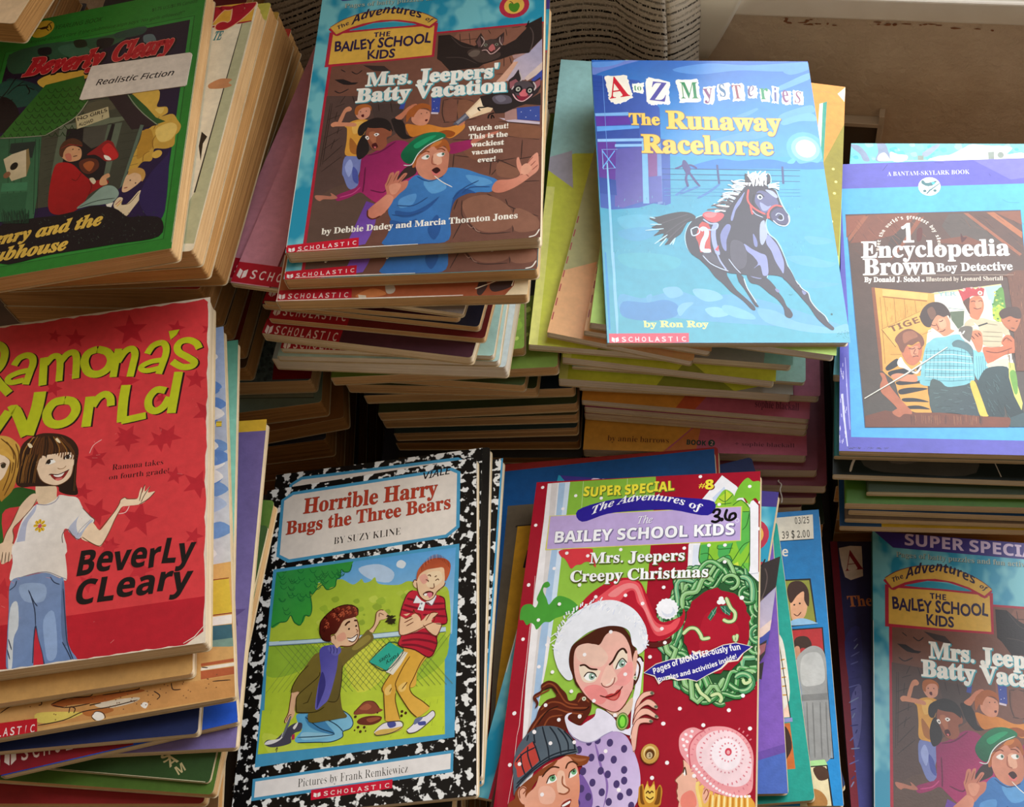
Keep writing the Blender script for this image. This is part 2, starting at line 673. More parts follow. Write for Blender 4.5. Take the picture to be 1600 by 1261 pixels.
V = [(-1.6, -.6, 0), (1.7, -.6, 0), tuple(on_wall(1.7, -.1, 0)), tuple(on_wall(-1.8, -.1, 0))]
tag(mesh_obj('floor', V + [(x, y, -.05) for x, y, z in V], [(0, 1, 2, 3), (7, 6, 5, 4), (0, 4, 5, 1), (1, 5, 6, 2), (2, 6, 7, 3), (3, 7, 4, 0)], m_floor), kind='structure')
tag(wall_box('wall_back', -1.75, 1.65, -.1, 0, 0, .226, m_wall), kind='structure')
tag(wall_box('trim_1', -1.75, 1.65, -.1, .006, .214, .232, m_trim, bev=.002), kind='structure')
tag(wall_box('trim_2', -1.75, 1.65, -.16, .001, .232, .246, m_trim, bev=.003), kind='structure')
# the window: frame bars around the opening above the sill
win = wall_box('window_1', -1.75, -.62, -.13, -.06, .246, 1.96, m_trim)
tag(win, kind='structure')
wall_box('window_frame', 1.10, 1.65, -.13, -.06, .246, 1.96, m_trim, win)
wall_box('window_frame', -.62, 1.10, -.13, -.06, 1.90, 1.96, m_trim, win)
wall_box('window_frame', -.62, 1.10, -.13, -.06, .246, .27, m_trim, win)

# flaked brown scuffs along the top of the wall
m_scuff = plain('flaked_brown_paint', '96654a', .9, .1)
r = random.Random(4)
scuffs = link(bpy.data.objects.new('paint_scuff', None))
scuffs.location = on_wall(.1, 0, .207)
tag(scuffs, 'flaked brown scuff marks along the top of the tan wall under the sill', 'scuff marks')
for i in range(26):
    s = .05 + .085 * r.random() + (.06 if i > 18 else 0)
    z = .207 + r.uniform(-.003, .002)
    w, h = r.uniform(.001, .004), r.uniform(.0005, .0014)
    vs = []
    for k in range(7):
        a = 6.283 * k / 7
        q = r.uniform(.5, 1.1)
        vs.append(on_wall(s + w * math.cos(a) * q, .0005, z + h * math.sin(a) * q) - scuffs.location)
    mesh_obj('flake', vs, [tuple(range(7))], m_scuff, scuffs)

# framed dark vent low on the wall
m_metal = plain('pale_metal_frame', 'd0c0ae', .45, .5)
m_dark = plain('dark_vent_panel', '5c5046', .6, .3)
vent = link(bpy.data.objects.new('wall_vent', None))
vent.location = on_wall(.09, 0, .03)
tag(vent, 'dark vent panel with a thin pale frame low on the tan wall', 'vent')
def vent_box(name, s0, s1, d0, d1, z0, z1, mat):
    o = wall_box(name, s0, s1, d0, d1, z0, z1, mat, None, .0006)
    for v in o.data.vertices:
        v.co -= vent.location
    o.parent = vent
vent_box('panel', .035, 0.1220, .0, .004, .02, 0.1178, m_dark)
vent_box('frame_rail', .032, 0.1220 + .003, .0, .008, 0.1178, 0.1178 + .004, m_metal)
vent_box('frame_stile', 0.1220, 0.1220 + .004, .0, .008, .02, 0.1178 + .012, m_metal)

# the woven curtain with dark broken stripes, hanging in folds behind the stacks
m_cur, nt, p = new_mat('striped_woven_cloth')
uv = nt.nodes.new('ShaderNodeUVMap'); uv.uv_map = 'weave'
def uvn(scale, st, det=2):
    mp = nt.nodes.new('ShaderNodeMapping'); mp.inputs['Scale'].default_value = st
    nt.links.new(uv.outputs['UV'], mp.inputs['Vector'])
    n = nt.nodes.new('ShaderNodeTexNoise'); n.inputs['Scale'].default_value = scale; n.inputs['Detail'].default_value = det
    nt.links.new(mp.outputs['Vector'], n.inputs['Vector'])
    return n.outputs['Fac']
mp = nt.nodes.new('ShaderNodeMapping'); mp.inputs['Scale'].default_value = (1, 1, 1)
nt.links.new(uv.outputs['UV'], mp.inputs['Vector'])
wv = nt.nodes.new('ShaderNodeTexWave'); wv.bands_direction = 'Y'; wv.inputs['Scale'].default_value = 62
wv.inputs['Distortion'].default_value = 1.2; wv.inputs['Detail'].default_value = 2; wv.inputs['Detail Scale'].default_value = 3
nt.links.new(mp.outputs['Vector'], wv.inputs['Vector'])
stripe = ramp(nt, wv.outputs['Fac'], [(.12, (0, 0, 0)), (.36, (1, 1, 1))])
brk = ramp(nt, uvn(1, (900, 260, 1)), [(.52, (0, 0, 0)), (.6, (1, 1, 1))])
some = ramp(nt, uvn(1, (2, 150, 1), 1), [(.42, (.75, .75, .75)), (.6, (0, 0, 0))])
mask = mix(nt, stripe, (1, 1, 1), brk)
mask = mix(nt, mask, (1, 1, 1), some)
base = ramp(nt, uvn(1, (500, 1300, 1)), [(.3, lin('bcae9c')), (.7, lin('e2d7c6'))])
nt.links.new(mix(nt, lin('1c1714'), base, mask), p.inputs['Base Color'])
p.inputs['Roughness'].default_value = .95
p.inputs['Specular IOR Level'].default_value = .1
bump(nt, p, mask, .6, .0015)

def cloth(name, fn, nu, nv, mat, parent=None, thick=.0012):
    V, F, UV = [], [], []
    for j in range(nv + 1):
        for i in range(nu + 1):
            V.append(fn(i / nu, j / nv))
    # arc-length coordinates so that the weave follows the folds
    P = [Vector(v) for v in V]
    us = []
    vs = []
    for j in range(nv + 1):
        row = [0.0]
        for i in range(1, nu + 1):
            row.append(row[-1] + (P[j * (nu + 1) + i] - P[j * (nu + 1) + i - 1]).length)
        us.append(row)
    for i in range(nu + 1):
        col = [0.0]
        for j in range(1, nv + 1):
            col.append(col[-1] + (P[j * (nu + 1) + i] - P[(j - 1) * (nu + 1) + i]).length)
        vs.append(col)
    for j in range(nv):
        for i in range(nu):
            a = j * (nu + 1) + i
            F.append((a, a + 1, a + nu + 2, a + nu + 1))
            UV += [(us[0][i], vs[i][j]), (us[0][i + 1], vs[i + 1][j]), (us[0][i + 1], vs[i + 1][j + 1]), (us[0][i], vs[i][j + 1])]
    o = mesh_obj(name, V, F, mat, parent, True)
    l = o.data.uv_layers.new(name='weave')
    l.data.foreach_set('uv', [q for w in UV for q in w])
    s = o.modifiers.new('thickness', 'SOLIDIFY'); s.thickness = thick
    return o

def thin_cloth(m, share):
    # cloth thin enough for daylight to glow through
    nt = m.node_tree
    p = nt.nodes['Principled BSDF']
    out = nt.nodes['Material Output']
    t = nt.nodes.new('ShaderNodeBsdfTranslucent')
    mx = nt.nodes.new('ShaderNodeMixShader')
    mx.inputs[0].default_value = share
    if p.inputs['Base Color'].links:
        nt.links.new(p.inputs['Base Color'].links[0].from_socket, t.inputs['Color'])
    else:
        t.inputs['Color'].default_value = p.inputs['Base Color'].default_value
    nt.links.new(p.outputs[0], mx.inputs[1])
    nt.links.new(t.outputs[0], mx.inputs[2])
    nt.links.new(mx.outputs[0], out.inputs['Surface'])

def cur_fn(u, v):
    s = -.36 + .338 * u
    z = 1.45 - 1.40 * v
    low = max(0.0, (.30 - z) / .25)
    fold = math.sin(s * 38 + .9) * (.012 + .010 * low) + math.sin(s * 17 + 1.1 + 2.5 * low) * .010
    d = .026 + fold + .016 * low
    e = max(0.0, (u - .9) / .1)
    d = d * (1 - e) + .030 * e
    z2 = z + .012 * math.sin(s * 26 + 2.0) * low - .01 * e
    return on_wall(s + .004 * math.sin(z * 30) * low, max(.008, d), max(.03, z2))
cur = link(bpy.data.objects.new('window_curtain', None))
tag(cur, 'pale woven curtain with thin dark broken stripes hanging behind the stacks of books', 'curtain')
cloth('curtain_cloth', cur_fn, 120, 160, m_cur, cur)
# the turned side hem, same weave with daylight put into its lighter colour
m_hem = m_cur.copy()
m_hem.name = 'woven_side_hem'
for nd in m_hem.node_tree.nodes:             # base colours lightened to stand in for daylight on the hem
    if nd.type == 'VALTORGB' and abs(nd.color_ramp.elements[1].color[0] - lin('e2d7c6')[0]) < 1e-4:
        nd.color_ramp.elements[0].color = (*lin('efe6d8'), 1)
        nd.color_ramp.elements[1].color = (*lin('fbf5ea'), 1)
thin_cloth(m_hem, .55)
def hem_fn(u, v):
    z = 1.44 - 1.36 * v
    s = -.022 + .019 * u + .0012 * math.sin(z * 60)
    return on_wall(s, .030 - .016 * u ** 1.5, z)
cloth('side_hem', hem_fn, 8, 120, m_hem, cur)
thin_cloth(m_cur, .06)
m_lin = plain('pale_curtain_lining', 'f0ebe0', .9, .1)
thin_cloth(m_lin, .3)
def lin_fn(u, v):
    z = 1.45 - 1.27 * v
    k = max(0.0, min(1.0, (z - .17) / .075))
    edge = -.006 + .036 * k ** .75 + .02 * max(0, min(1, (z - .245) / .2))
    return on_wall(-.10 + (edge + .10) * u, .012 - .003 * u + .002 * math.sin(u * 9), z)
cloth('curtain_lining', lin_fn, 40, 120, m_lin, cur)


# ---------------------------------------------------------------- printed covers (millimetres from the top left of each cover)
ART = {}
ART['CH'] = r"""
P a3142b 0 0 665 0 0 968 -665 0
P f0ecec 34 6 66 -2 0 349 -6 191 0 276 -29 104 -22 -322 -8 -270 1 -207
P dcd6d4 45 6 19 0 2 106 3 215 2 217 5 224 0 130 -9 0 -7 -354 -3 -217 -7 -201
P a9c6e4 67 6 19 0 0 107 0 215 0 216 -3 186 -13 -11 -4 -234 2 -167 2 -206
P d4e4f4 86 6 14 -2 2 349 4 132 -20 -17 0 -140 0 -215
P 86b83f 100 4 246 -3 19 308 15 318 -167 56 -129 -25 10 -114 6 -191 G 9cc94a 180 9 222 486
L d8ecb0 35 139 4 3 85
L d8ecb0 35 266 3 2 55
P a3142b 347 2 285 -4 22 902 -280 11 -20 -230 -11 -323 2 -143
P 8e1024 613 326 22 -5 3 249 -23 0
L f0d8d8 28 31 295 6 97 -2 58 2 92 0 75 3 93 -3 26
L f0d8d8 28 37 736 1 52 2 44 -4 73
P f1eff2 478 78 51 -71 41 37 26 54 18 -10 14 17 2 195 0 24 -78 -4 -107 6 3 -6 -1 -105 48 -116
P c9d6ec 505 76 31 -33 3 7 -28 40
P dfe4f0 460 216 15 0 1 95 -18 3
P f1eff2 434 327 198 -29 0 27 -194 25
P b9bdc8 448 323 182 -23 0 2 -182 23
Q 8cc63a 509 96 13 -25 17 -19 21 14 8 20 14 1 22 23 2 83 1 103 -33 10 -50 -6 -28 -16 -18 -21 0 -44 7 -63
P c5dc3e 539 53 19 17 -18 19
P b4d43c 512 95 28 -1 0 -32 -18 14
P 5fb850 586 122 19 1 1 88 -23 37 -11 -35
P 4fae58 480 216 22 -2 -1 62 -11 8 -12 -21
P 4fae58 525 218 38 -5 -8 31 -24 17 -6 -15
P 4cab62 518 264 35 -16 11 18 -24 23
P c8de44 504 300 14 -30 22 22 -16 8
P cfe04a 543 289 35 -21 6 34 -24 -1
P 6fc04a 589 272 17 0 -1 26 -23 1
M 2f6b2e 42 479 244 21 -2 18 25 22 23 22 -22 26 -45 19 -12
M 2f6b2e 42 502 214 -2 31
M 2f6b2e 42 525 218 1 12 38 -2
M 2f6b2e 42 528 261 25 -13 11 18
M 2f6b2e 42 563 213 -8 31
M 2f6b2e 42 586 122 19 0
M 2f6b2e 42 587 176 11 -15 7 -38
M 2f6b2e 42 574 302 26 -42 8 -24
M 2f6b2e 42 589 275 14 21
M 2f6b2e 42 498 281 2 -30 3 -9
M 2f6b2e 42 539 52 1 49
M 2f6b2e 42 522 78 18 11 20 -21
M 2f6b2e 42 509 96 31 0 17 -2
M 2f6b2e 50 478 216 -1 46 19 22 9 16
M 2f6b2e 50 605 110 2 95 0 91
M 2f6b2e 45 560 102 14 -12 11 -2 20 24
Q 7ec03a 560 92 8 -32 14 -26 16 -15 14 12 20 4 0 59 -12 -12 -11 8 -6 11 -11 -19 -16 -2 -9 8
P a3142b 628 105 -10 -19 14 8 0 21
F('wreath_snakes',105.84970366224564,91.23831259555713,25.5,34)
Q b01a30 498 416 17 -8 25 6 26 18 14 12 6 24 -13 18 -19 6 -36 12 -22 11 -9 -24 24 -20 -23 -12
P 2f6f52 505 423 10 -19 13 -12 -2 19 -13 21
P 2f6f52 535 392 16 -2 13 15 -4 14 -17 -11
L a6d8c0 35 510 428 18 -33
L a6d8c0 35 538 394 24 22
L a6d8c0 30 515 404 7 13
L a6d8c0 30 548 393 2 21
D f4f6f0 135 538 372 -4 9 9 0
D f4f6f0 120 590 370
M 3c7c40 230 444 468 16 -16 17 1 12 15 6 12 19 -3
M cfe0a4 150 444 468 16 -16 17 1 12 15 6 12 19 -3
M 3c7c40 230 550 368 12 28 12 15 -2 19 -14 5 -14 -7
M cfe0a4 150 550 368 12 28 12 15 -2 19 -14 5 -14 -7
M 3c7c40 230 572 471 5 15 4 -18
M cfe0a4 150 572 471 5 15 4 -18
M 3c7c40 230 483 596 12 23 14 11 11 12
M cfe0a4 150 483 596 12 23 14 11 11 12
M 3c7c40 230 520 628 18 -6 9 12 -5 10
M cfe0a4 150 520 628 18 -6 9 12 -5 10
M 3c7c40 230 597 584 5 11 12 -5 -1 -8
M cfe0a4 150 597 584 5 11 12 -5 -1 -8
P f4e4d0 350 570 30 -24 36 -12 31 -4 22 -3 1 -16 10 4 10 -5 4 14 19 -12 33 -16 32 -6 42 11 -22 17 -13 20 -24 4 -16 17 -35 17 -25 16 -21 -6 -26 4 -28 -10 -19 20 -12 -20
P 2a2590 352 570 28 -22 36 -12 31 -4 21 1 1 -19 7 8 8 0 4 -10 4 16 21 -13 33 -17 32 -6 38 9 -22 18 -13 16 -23 3 -16 18 -32 18 -25 16 -22 -6 -25 2 -26 -9 -20 19 -12 -19
T('Pages of MONSTER-ously fun','sb','f4f2f4',(75.18,114.81),(118.28,101.64),3.09,{'off': 0.01,'arc': 1.6})
T('puzzles and activities inside!','sb','f4f2f4',(77.77,118.39),(116.46,105.99),2.38,{'off': 0.01,'arc': -1.2})
P dcd66a 52 111 533 -6 -1 103 -533 10
P c0a9da 54 113 528 -6 0 99 -527 9
T('The','it','f2eef6',(60.51,29.29),(69.18,28.99),4.39,{'off': 0.006,'shadow': ('7a6a9a',0.25,0.3),'shear': 0.1})
T('BAILEY SCHOOL KIDS','sb','fbfafc',(14.2,39.15),(113.53,37.76),6.76,{'off': 0.012,'outline': ('6d6488',0.022),'shadow': ('7a6f98',0.5,0.6,0.02)})
Q 2a1f92 132 97 84 -27 108 -8 100 9 86 17 -15 41 -98 -21 -89 -2 -89 6 -71 22
T('The Adventures of','bi','f6f4fa',(34.08,22.76),(95.05,23.5),4.72,{'arc': 8.2,'off': 0.004})
T('SUPER SPECIAL','sb','f2e440',(28.48,10.9),(80.02,9.49),5.92,{'jit': 0.5,'off': 0.018,'shadow': ('58702a',0.4,0.4,0.02)})
T('#','sb','f2e440',(93.4,8.46),(96.88,8.38),3.34,{'jit': 0.5})
T('8','sb','f2e440',(96.7,9.7),(101.71,9.57),5.74,{'off': 0.02,'shadow': ('701020',0.4,0.4,0.02)})
P b8323c 277 279 1 1 0 0
Q d83a44 96 219 82 -2 10 15 12 42 -16 -15 -15 -2 -11 7 -14 2 -13 10 -12 -18 -11 -14 -10 -6
M 0e0c10 150 508 124 7 -11 11 2 -3 13 -10 4 11 4 2 8 -10 6 -12 -4
D 0e0c10 120 532 143
M 0e0c10 150 546 112 -5 18 3 12 11 4 13 -8 -2 -12 -11 3 -3 13
E e6e0f0 1146 295 22 25 0
E c0a9da 1146 295 16 18 0
Q 4a9e38 3 393 9 -13 18 -2 13 10 6 -14 -5 -12 8 -26 6 -18 12 -5 7 11 -8 7 -9 -1 0 12 12 21 8 17 12 -16 14 -9 25 7 23 15 12 18 5 25 -18 -14 -17 0 -17 8 -17 6 -13 10 -17 1 -17 20 -9 -13 -10 -6 -11 6 -11 -14 -10 -2
Q b81a30 164 394 22 -36 32 -27 40 -21 38 -2 28 12 19 34 19 42 16 28 16 10 30 -9 16 -10 2 -17 6 13 -4 29 -19 23 -27 19 -30 5 -17 -7 -29 -35 -62 -29 -68 3
Q e8535c 205 376 35 -36 39 -26 42 10 17 36 16 40 21 35 30 7 19 -14 12 -3 -11 28 -29 17 -22 -2 -19 -33 -15 -35 -19 -22 -12 -33 -20 7 -15 22 -30 14
Q f08a8a 241 355 39 -29 34 2 20 36 20 43 18 35 20 14 -16 4 -14 -18 -18 -35 -16 -29 -16 -36 -24 -1 -26 21
Q 5a1a18 354 487 21 3 35 -13 6 -6 -2 19 -32 12 -24 -2
T('Mrs. Jeepers','serif','fbfafb',(36.07,52.41),(88.05,52.02),6.21,{'off': 0.012,'shadow': ('5a6a2a',0.45,0.5,0.015)})
T("'",'serif','fbfafb',(89.75,52.26),(91.71,52.19),5.8,{'off': 0.012})
T('Creepy Christmas','serif','fbfafb',(26.15,63.17),(100.88,61.96),6.3,{'off': 0.012,'shadow': ('5a5a2a',0.45,0.5,0.015)})
P f6f5f8 428 398 2 6 -4 4 1 6 -6 2 -1 5 -6 1 -4 5 -5 -2 -5 2 -5 -3 -6 0 -3 -5 -6 -1 -2 -7 -4 -3 0 -6 -4 -5 4 -5 -2 -6 5 -3 1 -5 6 -3 2 -5 6 1 4 -3 6 2 6 -1 3 5 7 0 2 6 5 2 0 6 5 4
P dfe3ee 421 406 2 4 -5 4 -1 4 -5 1 -4 2 -5 -1 -5 0 -4 -4 -4 -2 -1 -4 -3 -5 2 -4 0 -4 5 -2 3 -4 5 0 5 -1 4 3 6 1 2 4 3 3
P f8f7fa 415 400 1 4 -3 3 -2 4 -5 0 -4 2 -4 -2 -4 -1 -3 -3 -3 -3 0 -4 -1 -5 3 -3 2 -4 5 0 4 -2 4 2 5 0 2 5 3 3
Q 4a1d10 152 528 4 -28 22 -21 31 -21 27 -14 36 -4 24 15 20 31 13 28 16 27 -7 40 -10 23 -10 10 -120 1 -30 -33 -16 -27
Q eceef4 109 514 2 -29 15 -41 20 -29 30 -23 40 -18 40 -3 35 12 29 21 22 31 10 27 1 38 -19 21 -6 -16 -12 -11 -9 -32 -17 -14 -28 -5 -26 3 -34 12 -28 21 -18 21 -4 28 4 27 12 30 -14 5 -22 -21 -13 -24
L d9def0 70 262 398 -3 14
L cfd6e6 70 158 411 -12 5
L ffffff 70 258 396 -1 8
L d9def0 70 147 407 -12 15
L fdfdff 70 337 456 3 8
L cfd6e6 70 338 444 1 14
L ffffff 70 227 382 -3 9
L d9def0 70 152 415 -16 9
L ffffff 70 251 395 -8 11
L d9def0 70 211 378 -5 6
L cfd6e6 70 220 379 -2 6
L d9def0 70 208 380 -10 5
L d9def0 70 314 410 -3 8
L ffffff 70 306 426 -3 6
L ffffff 70 317 430 1 12
L d9def0 70 119 458 -11 6
L cfd6e6 70 330 422 -2 12
L ffffff 70 336 451 2 4
L ffffff 70 344 476 2 8
L d9def0 70 320 439 0 9
L fdfdff 70 230 373 -7 9
L fdfdff 70 197 386 -11 4
L fdfdff 70 354 468 0 15
L fdfdff 70 292 414 2 11
L d9def0 70 231 386 -2 14
L cfd6e6 70 341 438 2 3
L ffffff 70 344 455 4 15
L cfd6e6 70 250 395 -8 7
L fdfdff 70 281 394 -7 15
L fdfdff 70 132 456 -11 5
L cfd6e6 70 148 427 -14 13
L cfd6e6 70 350 461 -1 10
L ffffff 70 188 381 -11 9
L cfd6e6 70 198 385 -4 13
L fdfdff 70 129 478 -9 14
L d9def0 70 121 462 -17 5
L d9def0 70 186 390 -10 6
L cfd6e6 70 172 404 -8 8
L d9def0 70 128 467 -14 11
L cfd6e6 70 239 379 -5 9
L d9def0 70 181 390 -10 12
L d9def0 70 212 388 -6 4
L cfd6e6 70 199 386 -5 8
L d9def0 70 345 453 -3 11
L fdfdff 70 350 468 1 12
L cfd6e6 70 246 392 -6 6
L cfd6e6 70 186 387 -8 8
L cfd6e6 70 322 434 -5 4
L d9def0 70 218 376 -7 14
L ffffff 70 112 478 -16 13
L d9def0 70 336 470 3 5
L ffffff 70 109 462 -13 12
L fdfdff 70 340 471 4 10
L ffffff 70 345 478 5 9
L fdfdff 70 302 418 -5 8
L fdfdff 70 331 455 3 15
L ffffff 70 230 382 -9 13
L ffffff 70 127 442 -9 10
L fdfdff 70 318 418 0 10
L d9def0 70 358 483 -4 9
L f6f6fa 130 126 520 -7 -4
L dfe4f0 130 120 511 -8 -3
L dfe4f0 130 114 509 -8 -4
L f6f6fa 130 112 501 -9 -6
L eceef4 130 112 500 -9 -6
L f6f6fa 130 119 494 -6 -4
L dfe4f0 130 119 487 -7 -3
L eceef4 130 119 477 -6 -6
L eceef4 130 121 473 -6 -9
L dfe4f0 130 116 471 -7 -3
L f6f6fa 130 118 464 -5 -8
L eceef4 130 118 455 -5 -5
L eceef4 130 117 451 -5 -7
L dfe4f0 130 120 447 -4 -9
L dfe4f0 130 126 440 -5 -10
L f6f6fa 130 132 436 -6 -8
L f6f6fa 130 128 432 -4 -6
L dfe4f0 130 129 422 -3 -9
L dfe4f0 130 129 419 -3 -5
L dfe4f0 130 134 412 -3 -9
L f6f6fa 130 140 410 -2 -10
L eceef4 130 150 410 -2 -9
L f6f6fa 130 152 404 0 -5
L f6f6fa 130 152 402 -1 -11
L f6f6fa 130 159 399 -1 -11
L eceef4 130 161 395 -1 -9
L dfe4f0 130 169 390 0 -10
L f6f6fa 130 173 386 1 -10
L f6f6fa 130 181 390 2 -9
L f6f6fa 130 184 388 1 -7
L f6f6fa 130 192 382 4 -7
L dfe4f0 130 196 380 2 -9
L dfe4f0 130 201 374 3 -8
L dfe4f0 130 210 385 2 -5
L dfe4f0 130 214 382 3 -10
L eceef4 130 221 372 5 -10
L eceef4 130 228 383 5 -5
L eceef4 130 230 381 4 -3
L f6f6fa 130 236 381 5 -5
L eceef4 130 246 380 5 -8
L eceef4 130 248 378 8 -6
L eceef4 130 256 384 8 -6
L f6f6fa 130 264 383 6 -5
L dfe4f0 130 266 388 6 -3
L f6f6fa 130 272 387 4 -6
L f6f6fa 130 278 394 6 -4
L eceef4 130 284 390 6 -4
L eceef4 130 290 399 6 -3
L eceef4 130 290 404 5 -3
L eceef4 130 295 408 7 -3
L eceef4 130 301 404 7 -2
L eceef4 130 308 406 6 -2
L eceef4 130 308 417 7 -1
L f6f6fa 130 315 417 11 -1
L f6f6fa 130 325 424 6 0
L f6f6fa 130 325 432 7 0
L dfe4f0 130 322 438 5 0
L eceef4 130 325 440 8 1
L f6f6fa 130 331 447 7 1
L f6f6fa 130 336 450 8 1
L f6f6fa 130 334 461 6 3
L dfe4f0 130 340 462 10 3
L dfe4f0 130 344 465 7 3
L f6f6fa 130 340 473 7 3
L eceef4 130 344 480 7 5
L f6f6fa 130 348 488 5 2
L eceef4 130 350 492 9 5
L dfe4f0 130 344 494 4 4
L dfe4f0 130 347 498 7 7
L eceef4 130 344 504 6 4
Q 5a2013 63 732 8 -22 11 -20 6 -24 18 -23 23 -9 -8 -14 -12 -10 -19 12 -4 10 -6 4 -4 1 8 13 -1 10 -6 5 1 -12 -9 -11 1 -12 17 -12 -1 -15 18 -11 21 6 15 14 15 14 9 18 16 -4 5 -15 13 -1 18 11 8 17 -2 22 -11 16 -10 14 -18 -2 -15 -14 -3 32 -9 14 -94 14
M 8e4526 80 89 610 16 -10 17 6 16 20 20 23 30 6
M 8e4526 80 72 637 19 -11 19 -10
M 8e4526 80 93 670 21 -20 27 0 28 12 46 0
M 8e4526 80 73 725 22 -39 31 -20 41 9 37 3
M 8e4526 80 105 715 13 -26 33 -7
M 8e4526 80 188 648 11 -13 18 13
M 34100a 70 96 616 20 -6 16 16
M 34100a 70 88 709 22 -36 28 -14
M 34100a 70 176 668 30 0 13 -10
Q b89ccf 178 752 36 -10 40 -12 30 -10 32 10 22 34 19 48 3 49 -24 49 -131 5 5 -73 4 -38 G d6c2e6 190 768 352 885
Q 8d6cb0 240 748 12 23 14 39 15 30 3 28 -9 42 4 -42 -5 -33 -16 -29
Q 7a5aa4 209 830 19 12 19 35 -2 33 -35 2
E 4a3a6e 452 1496 32 40 0
E 4a3a6e 495 1487 32 40 0
E 4a3a6e 558 1498 32 39 0
E 4a3a6e 631 1526 31 39 0
E 4a3a6e 471 1573 32 39 0
E 4a3a6e 521 1572 32 39 0
E 4a3a6e 584 1580 31 39 0
E 4a3a6e 404 1537 32 39 0
E 4a3a6e 639 1628 31 38 0
E 4a3a6e 524 1636 31 38 0
E 4a3a6e 436 1641 32 39 0
E 4a3a6e 560 1652 31 38 0
E 4a3a6e 488 1694 31 38 0
E 4a3a6e 607 1697 31 38 0
E 4a3a6e 643 1679 31 38 0
E 4a3a6e 538 1738 31 38 0
E 4a3a6e 435 1725 31 38 0
E 4a3a6e 629 1754 31 37 0
E 4a3a6e 474 1762 31 38 0
E 4a3a6e 576 1782 31 37 0
E 4a3a6e 422 1796 31 37 0
E 4a3a6e 525 1820 31 37 0
E 4a3a6e 672 1733 31 37 0
E 4a3a6e 686 1795 30 37 0
Q ebe6f4 158 691 6 -13 12 -2 -9 7 0 10 14 9 19 6 12 -8 22 -16 4 -20 18 4 25 16 20 25 21 5 17 -16 7 30 -22 1 -22 -7 -18 -1 -20 9 -24 16 -26 2 -27 -11 -16 -15
M a59ac0 50 171 722 17 18 26 10 26 -4 24 -16 20 -10
Q efebf2 330 534 12 -3 7 13 -2 37 -2 43 -13 55 -1 51 -3 0 -1 -83 5 -46
M 3a1410 90 330 531 10 -3 8 13
Q e2bfa2 262 667 32 5 32 -38 1 29 -13 22 -16 4
Q efb9a8 165 528 7 -28 27 -9 30 5 15 -27 20 -11 27 11 19 31 11 41 3 -27 7 0 0 34 -4 30 -2 36 -14 33 -15 19 -15 5 -20 -7 -34 -16 -29 -26 -24 -40 G f2a9a2 216 500 280 667
Q ecc3b0 172 500 27 -7 31 5 26 30 -18 27 -48 -11 -18 -16
Q f0908c 200 615 22 -13 27 6 15 20 -11 23 -23 -3
Q f2a09a 274 595 30 -47 16 -4 2 38 -14 20 -17 2
Q f4c4b2 241 595 17 -47 26 34 -6 16 -22 7
Q f1dcc4 181 554 15 -4 22 10 18 4 3 4 -11 24 -19 5 -16 -8
Q f1dcc4 270 544 14 -34 14 -3 7 14 0 23 -27 18
M 3a1a12 100 183 552 13 -2 16 10 19 2
M 3a1a12 110 260 550 10 -12 11 -24 13 -8 10 13
Q f8f8f4 198 582 8 -12 17 2 7 10 -12 10 -13 -2
Q f8f8f4 278 561 6 -20 10 -9 11 11 -7 11
E 8fae9c 436 1160 33 38 0
E 8fae9c 587 1092 34 41 0
E 20302a 437 1164 13 13 0
E 20302a 589 1096 13 14 0
D ffffff 50 220 578 76 -34
M 2a1410 60 197 582 9 -12 17 2 7 10
M 2a1410 60 278 561 6 -19 10 -10 12 12
M 8a4a40 50 278 582 -3 16 -13 10 -13 -3 -5 -8
M f8dcca 80 256 604 12 -6 6 -13
Q c23a3c 256 634 14 -9 10 -1 6 -8 10 -2 -2 17 -9 11 -13 0
M 5a1414 60 243 630 15 4 16 -3 16 -11 10 -15
Q d86a62 268 636 16 -5 6 -7 -2 12 -10 5
M 6a3020 45 170 582 28 40 29 26 34 17 20 7 15 -4 15 -20 14 -32
Q e8b09c 321 541 2 -23 8 -2 1 32 -4 26
M 4a1d10 90 331 538 9 16 -2 27 -8 20
D e8e4c8 110 330 583 -127 56
D 8a9a7a 60 330 583 -127 56
E 4a5a2c 612 1391 66 92 0
E a8b46a 612 1391 59 84 0
E 3f9a22 612 1391 47 70 0
Q 8ae04a 299 695 5 -13 8 7 0 16 -8 3
Q f1b8a4 334 670 4 -26 13 -21 19 -6 10 3 0 6 -14 4 -14 10 -11 22
M 7a3a30 40 334 670 4 -26 13 -21 19 -6 10 3 0 6 -14 4 -14 10 -11 22
Q f1b8a4 333 688 5 -26 15 -16 13 -8 14 5 12 13 -2 7 -12 -4 -12 -6 -14 7 -10 15
M 7a3a30 40 333 688 5 -26 15 -16 13 -8 14 5 12 13 -2 7 -12 -4 -12 -6 -14 7 -10 15
Q f1b8a4 332 701 6 -21 12 -16 16 -2 15 8 14 12 -1 5 -12 -3 -16 -7 -14 5 -10 11
M 7a3a30 40 332 701 6 -21 12 -16 16 -2 15 8 14 12 -1 5 -12 -3 -16 -7 -14 5 -10 11
Q f1b8a4 330 729 3 -21 10 -18 17 -5 17 3 6 5 -5 5 -19 0 -10 6 -3 24 -2 35 -6 6
M 7a3a30 40 330 729 3 -21 10 -18 17 -5 17 3 6 5 -5 5 -19 0 -10 6 -3 24 -2 35 -6 6
E 5e6e58 750 1245 18 15 30
E 5e6e58 774 1314 18 14 30
E 5e6e58 779 1363 18 14 30
E 5e6e58 754 1387 18 14 30
E 7a4a1c 760 1548 92 101 0
E c99a4c 760 1546 87 96 0
E e8cf8a 758 1543 60 67 0
E a8762e 759 1548 50 55 0
E 5a3414 760 1549 44 47 0
E c9b088 758 1555 30 33 0
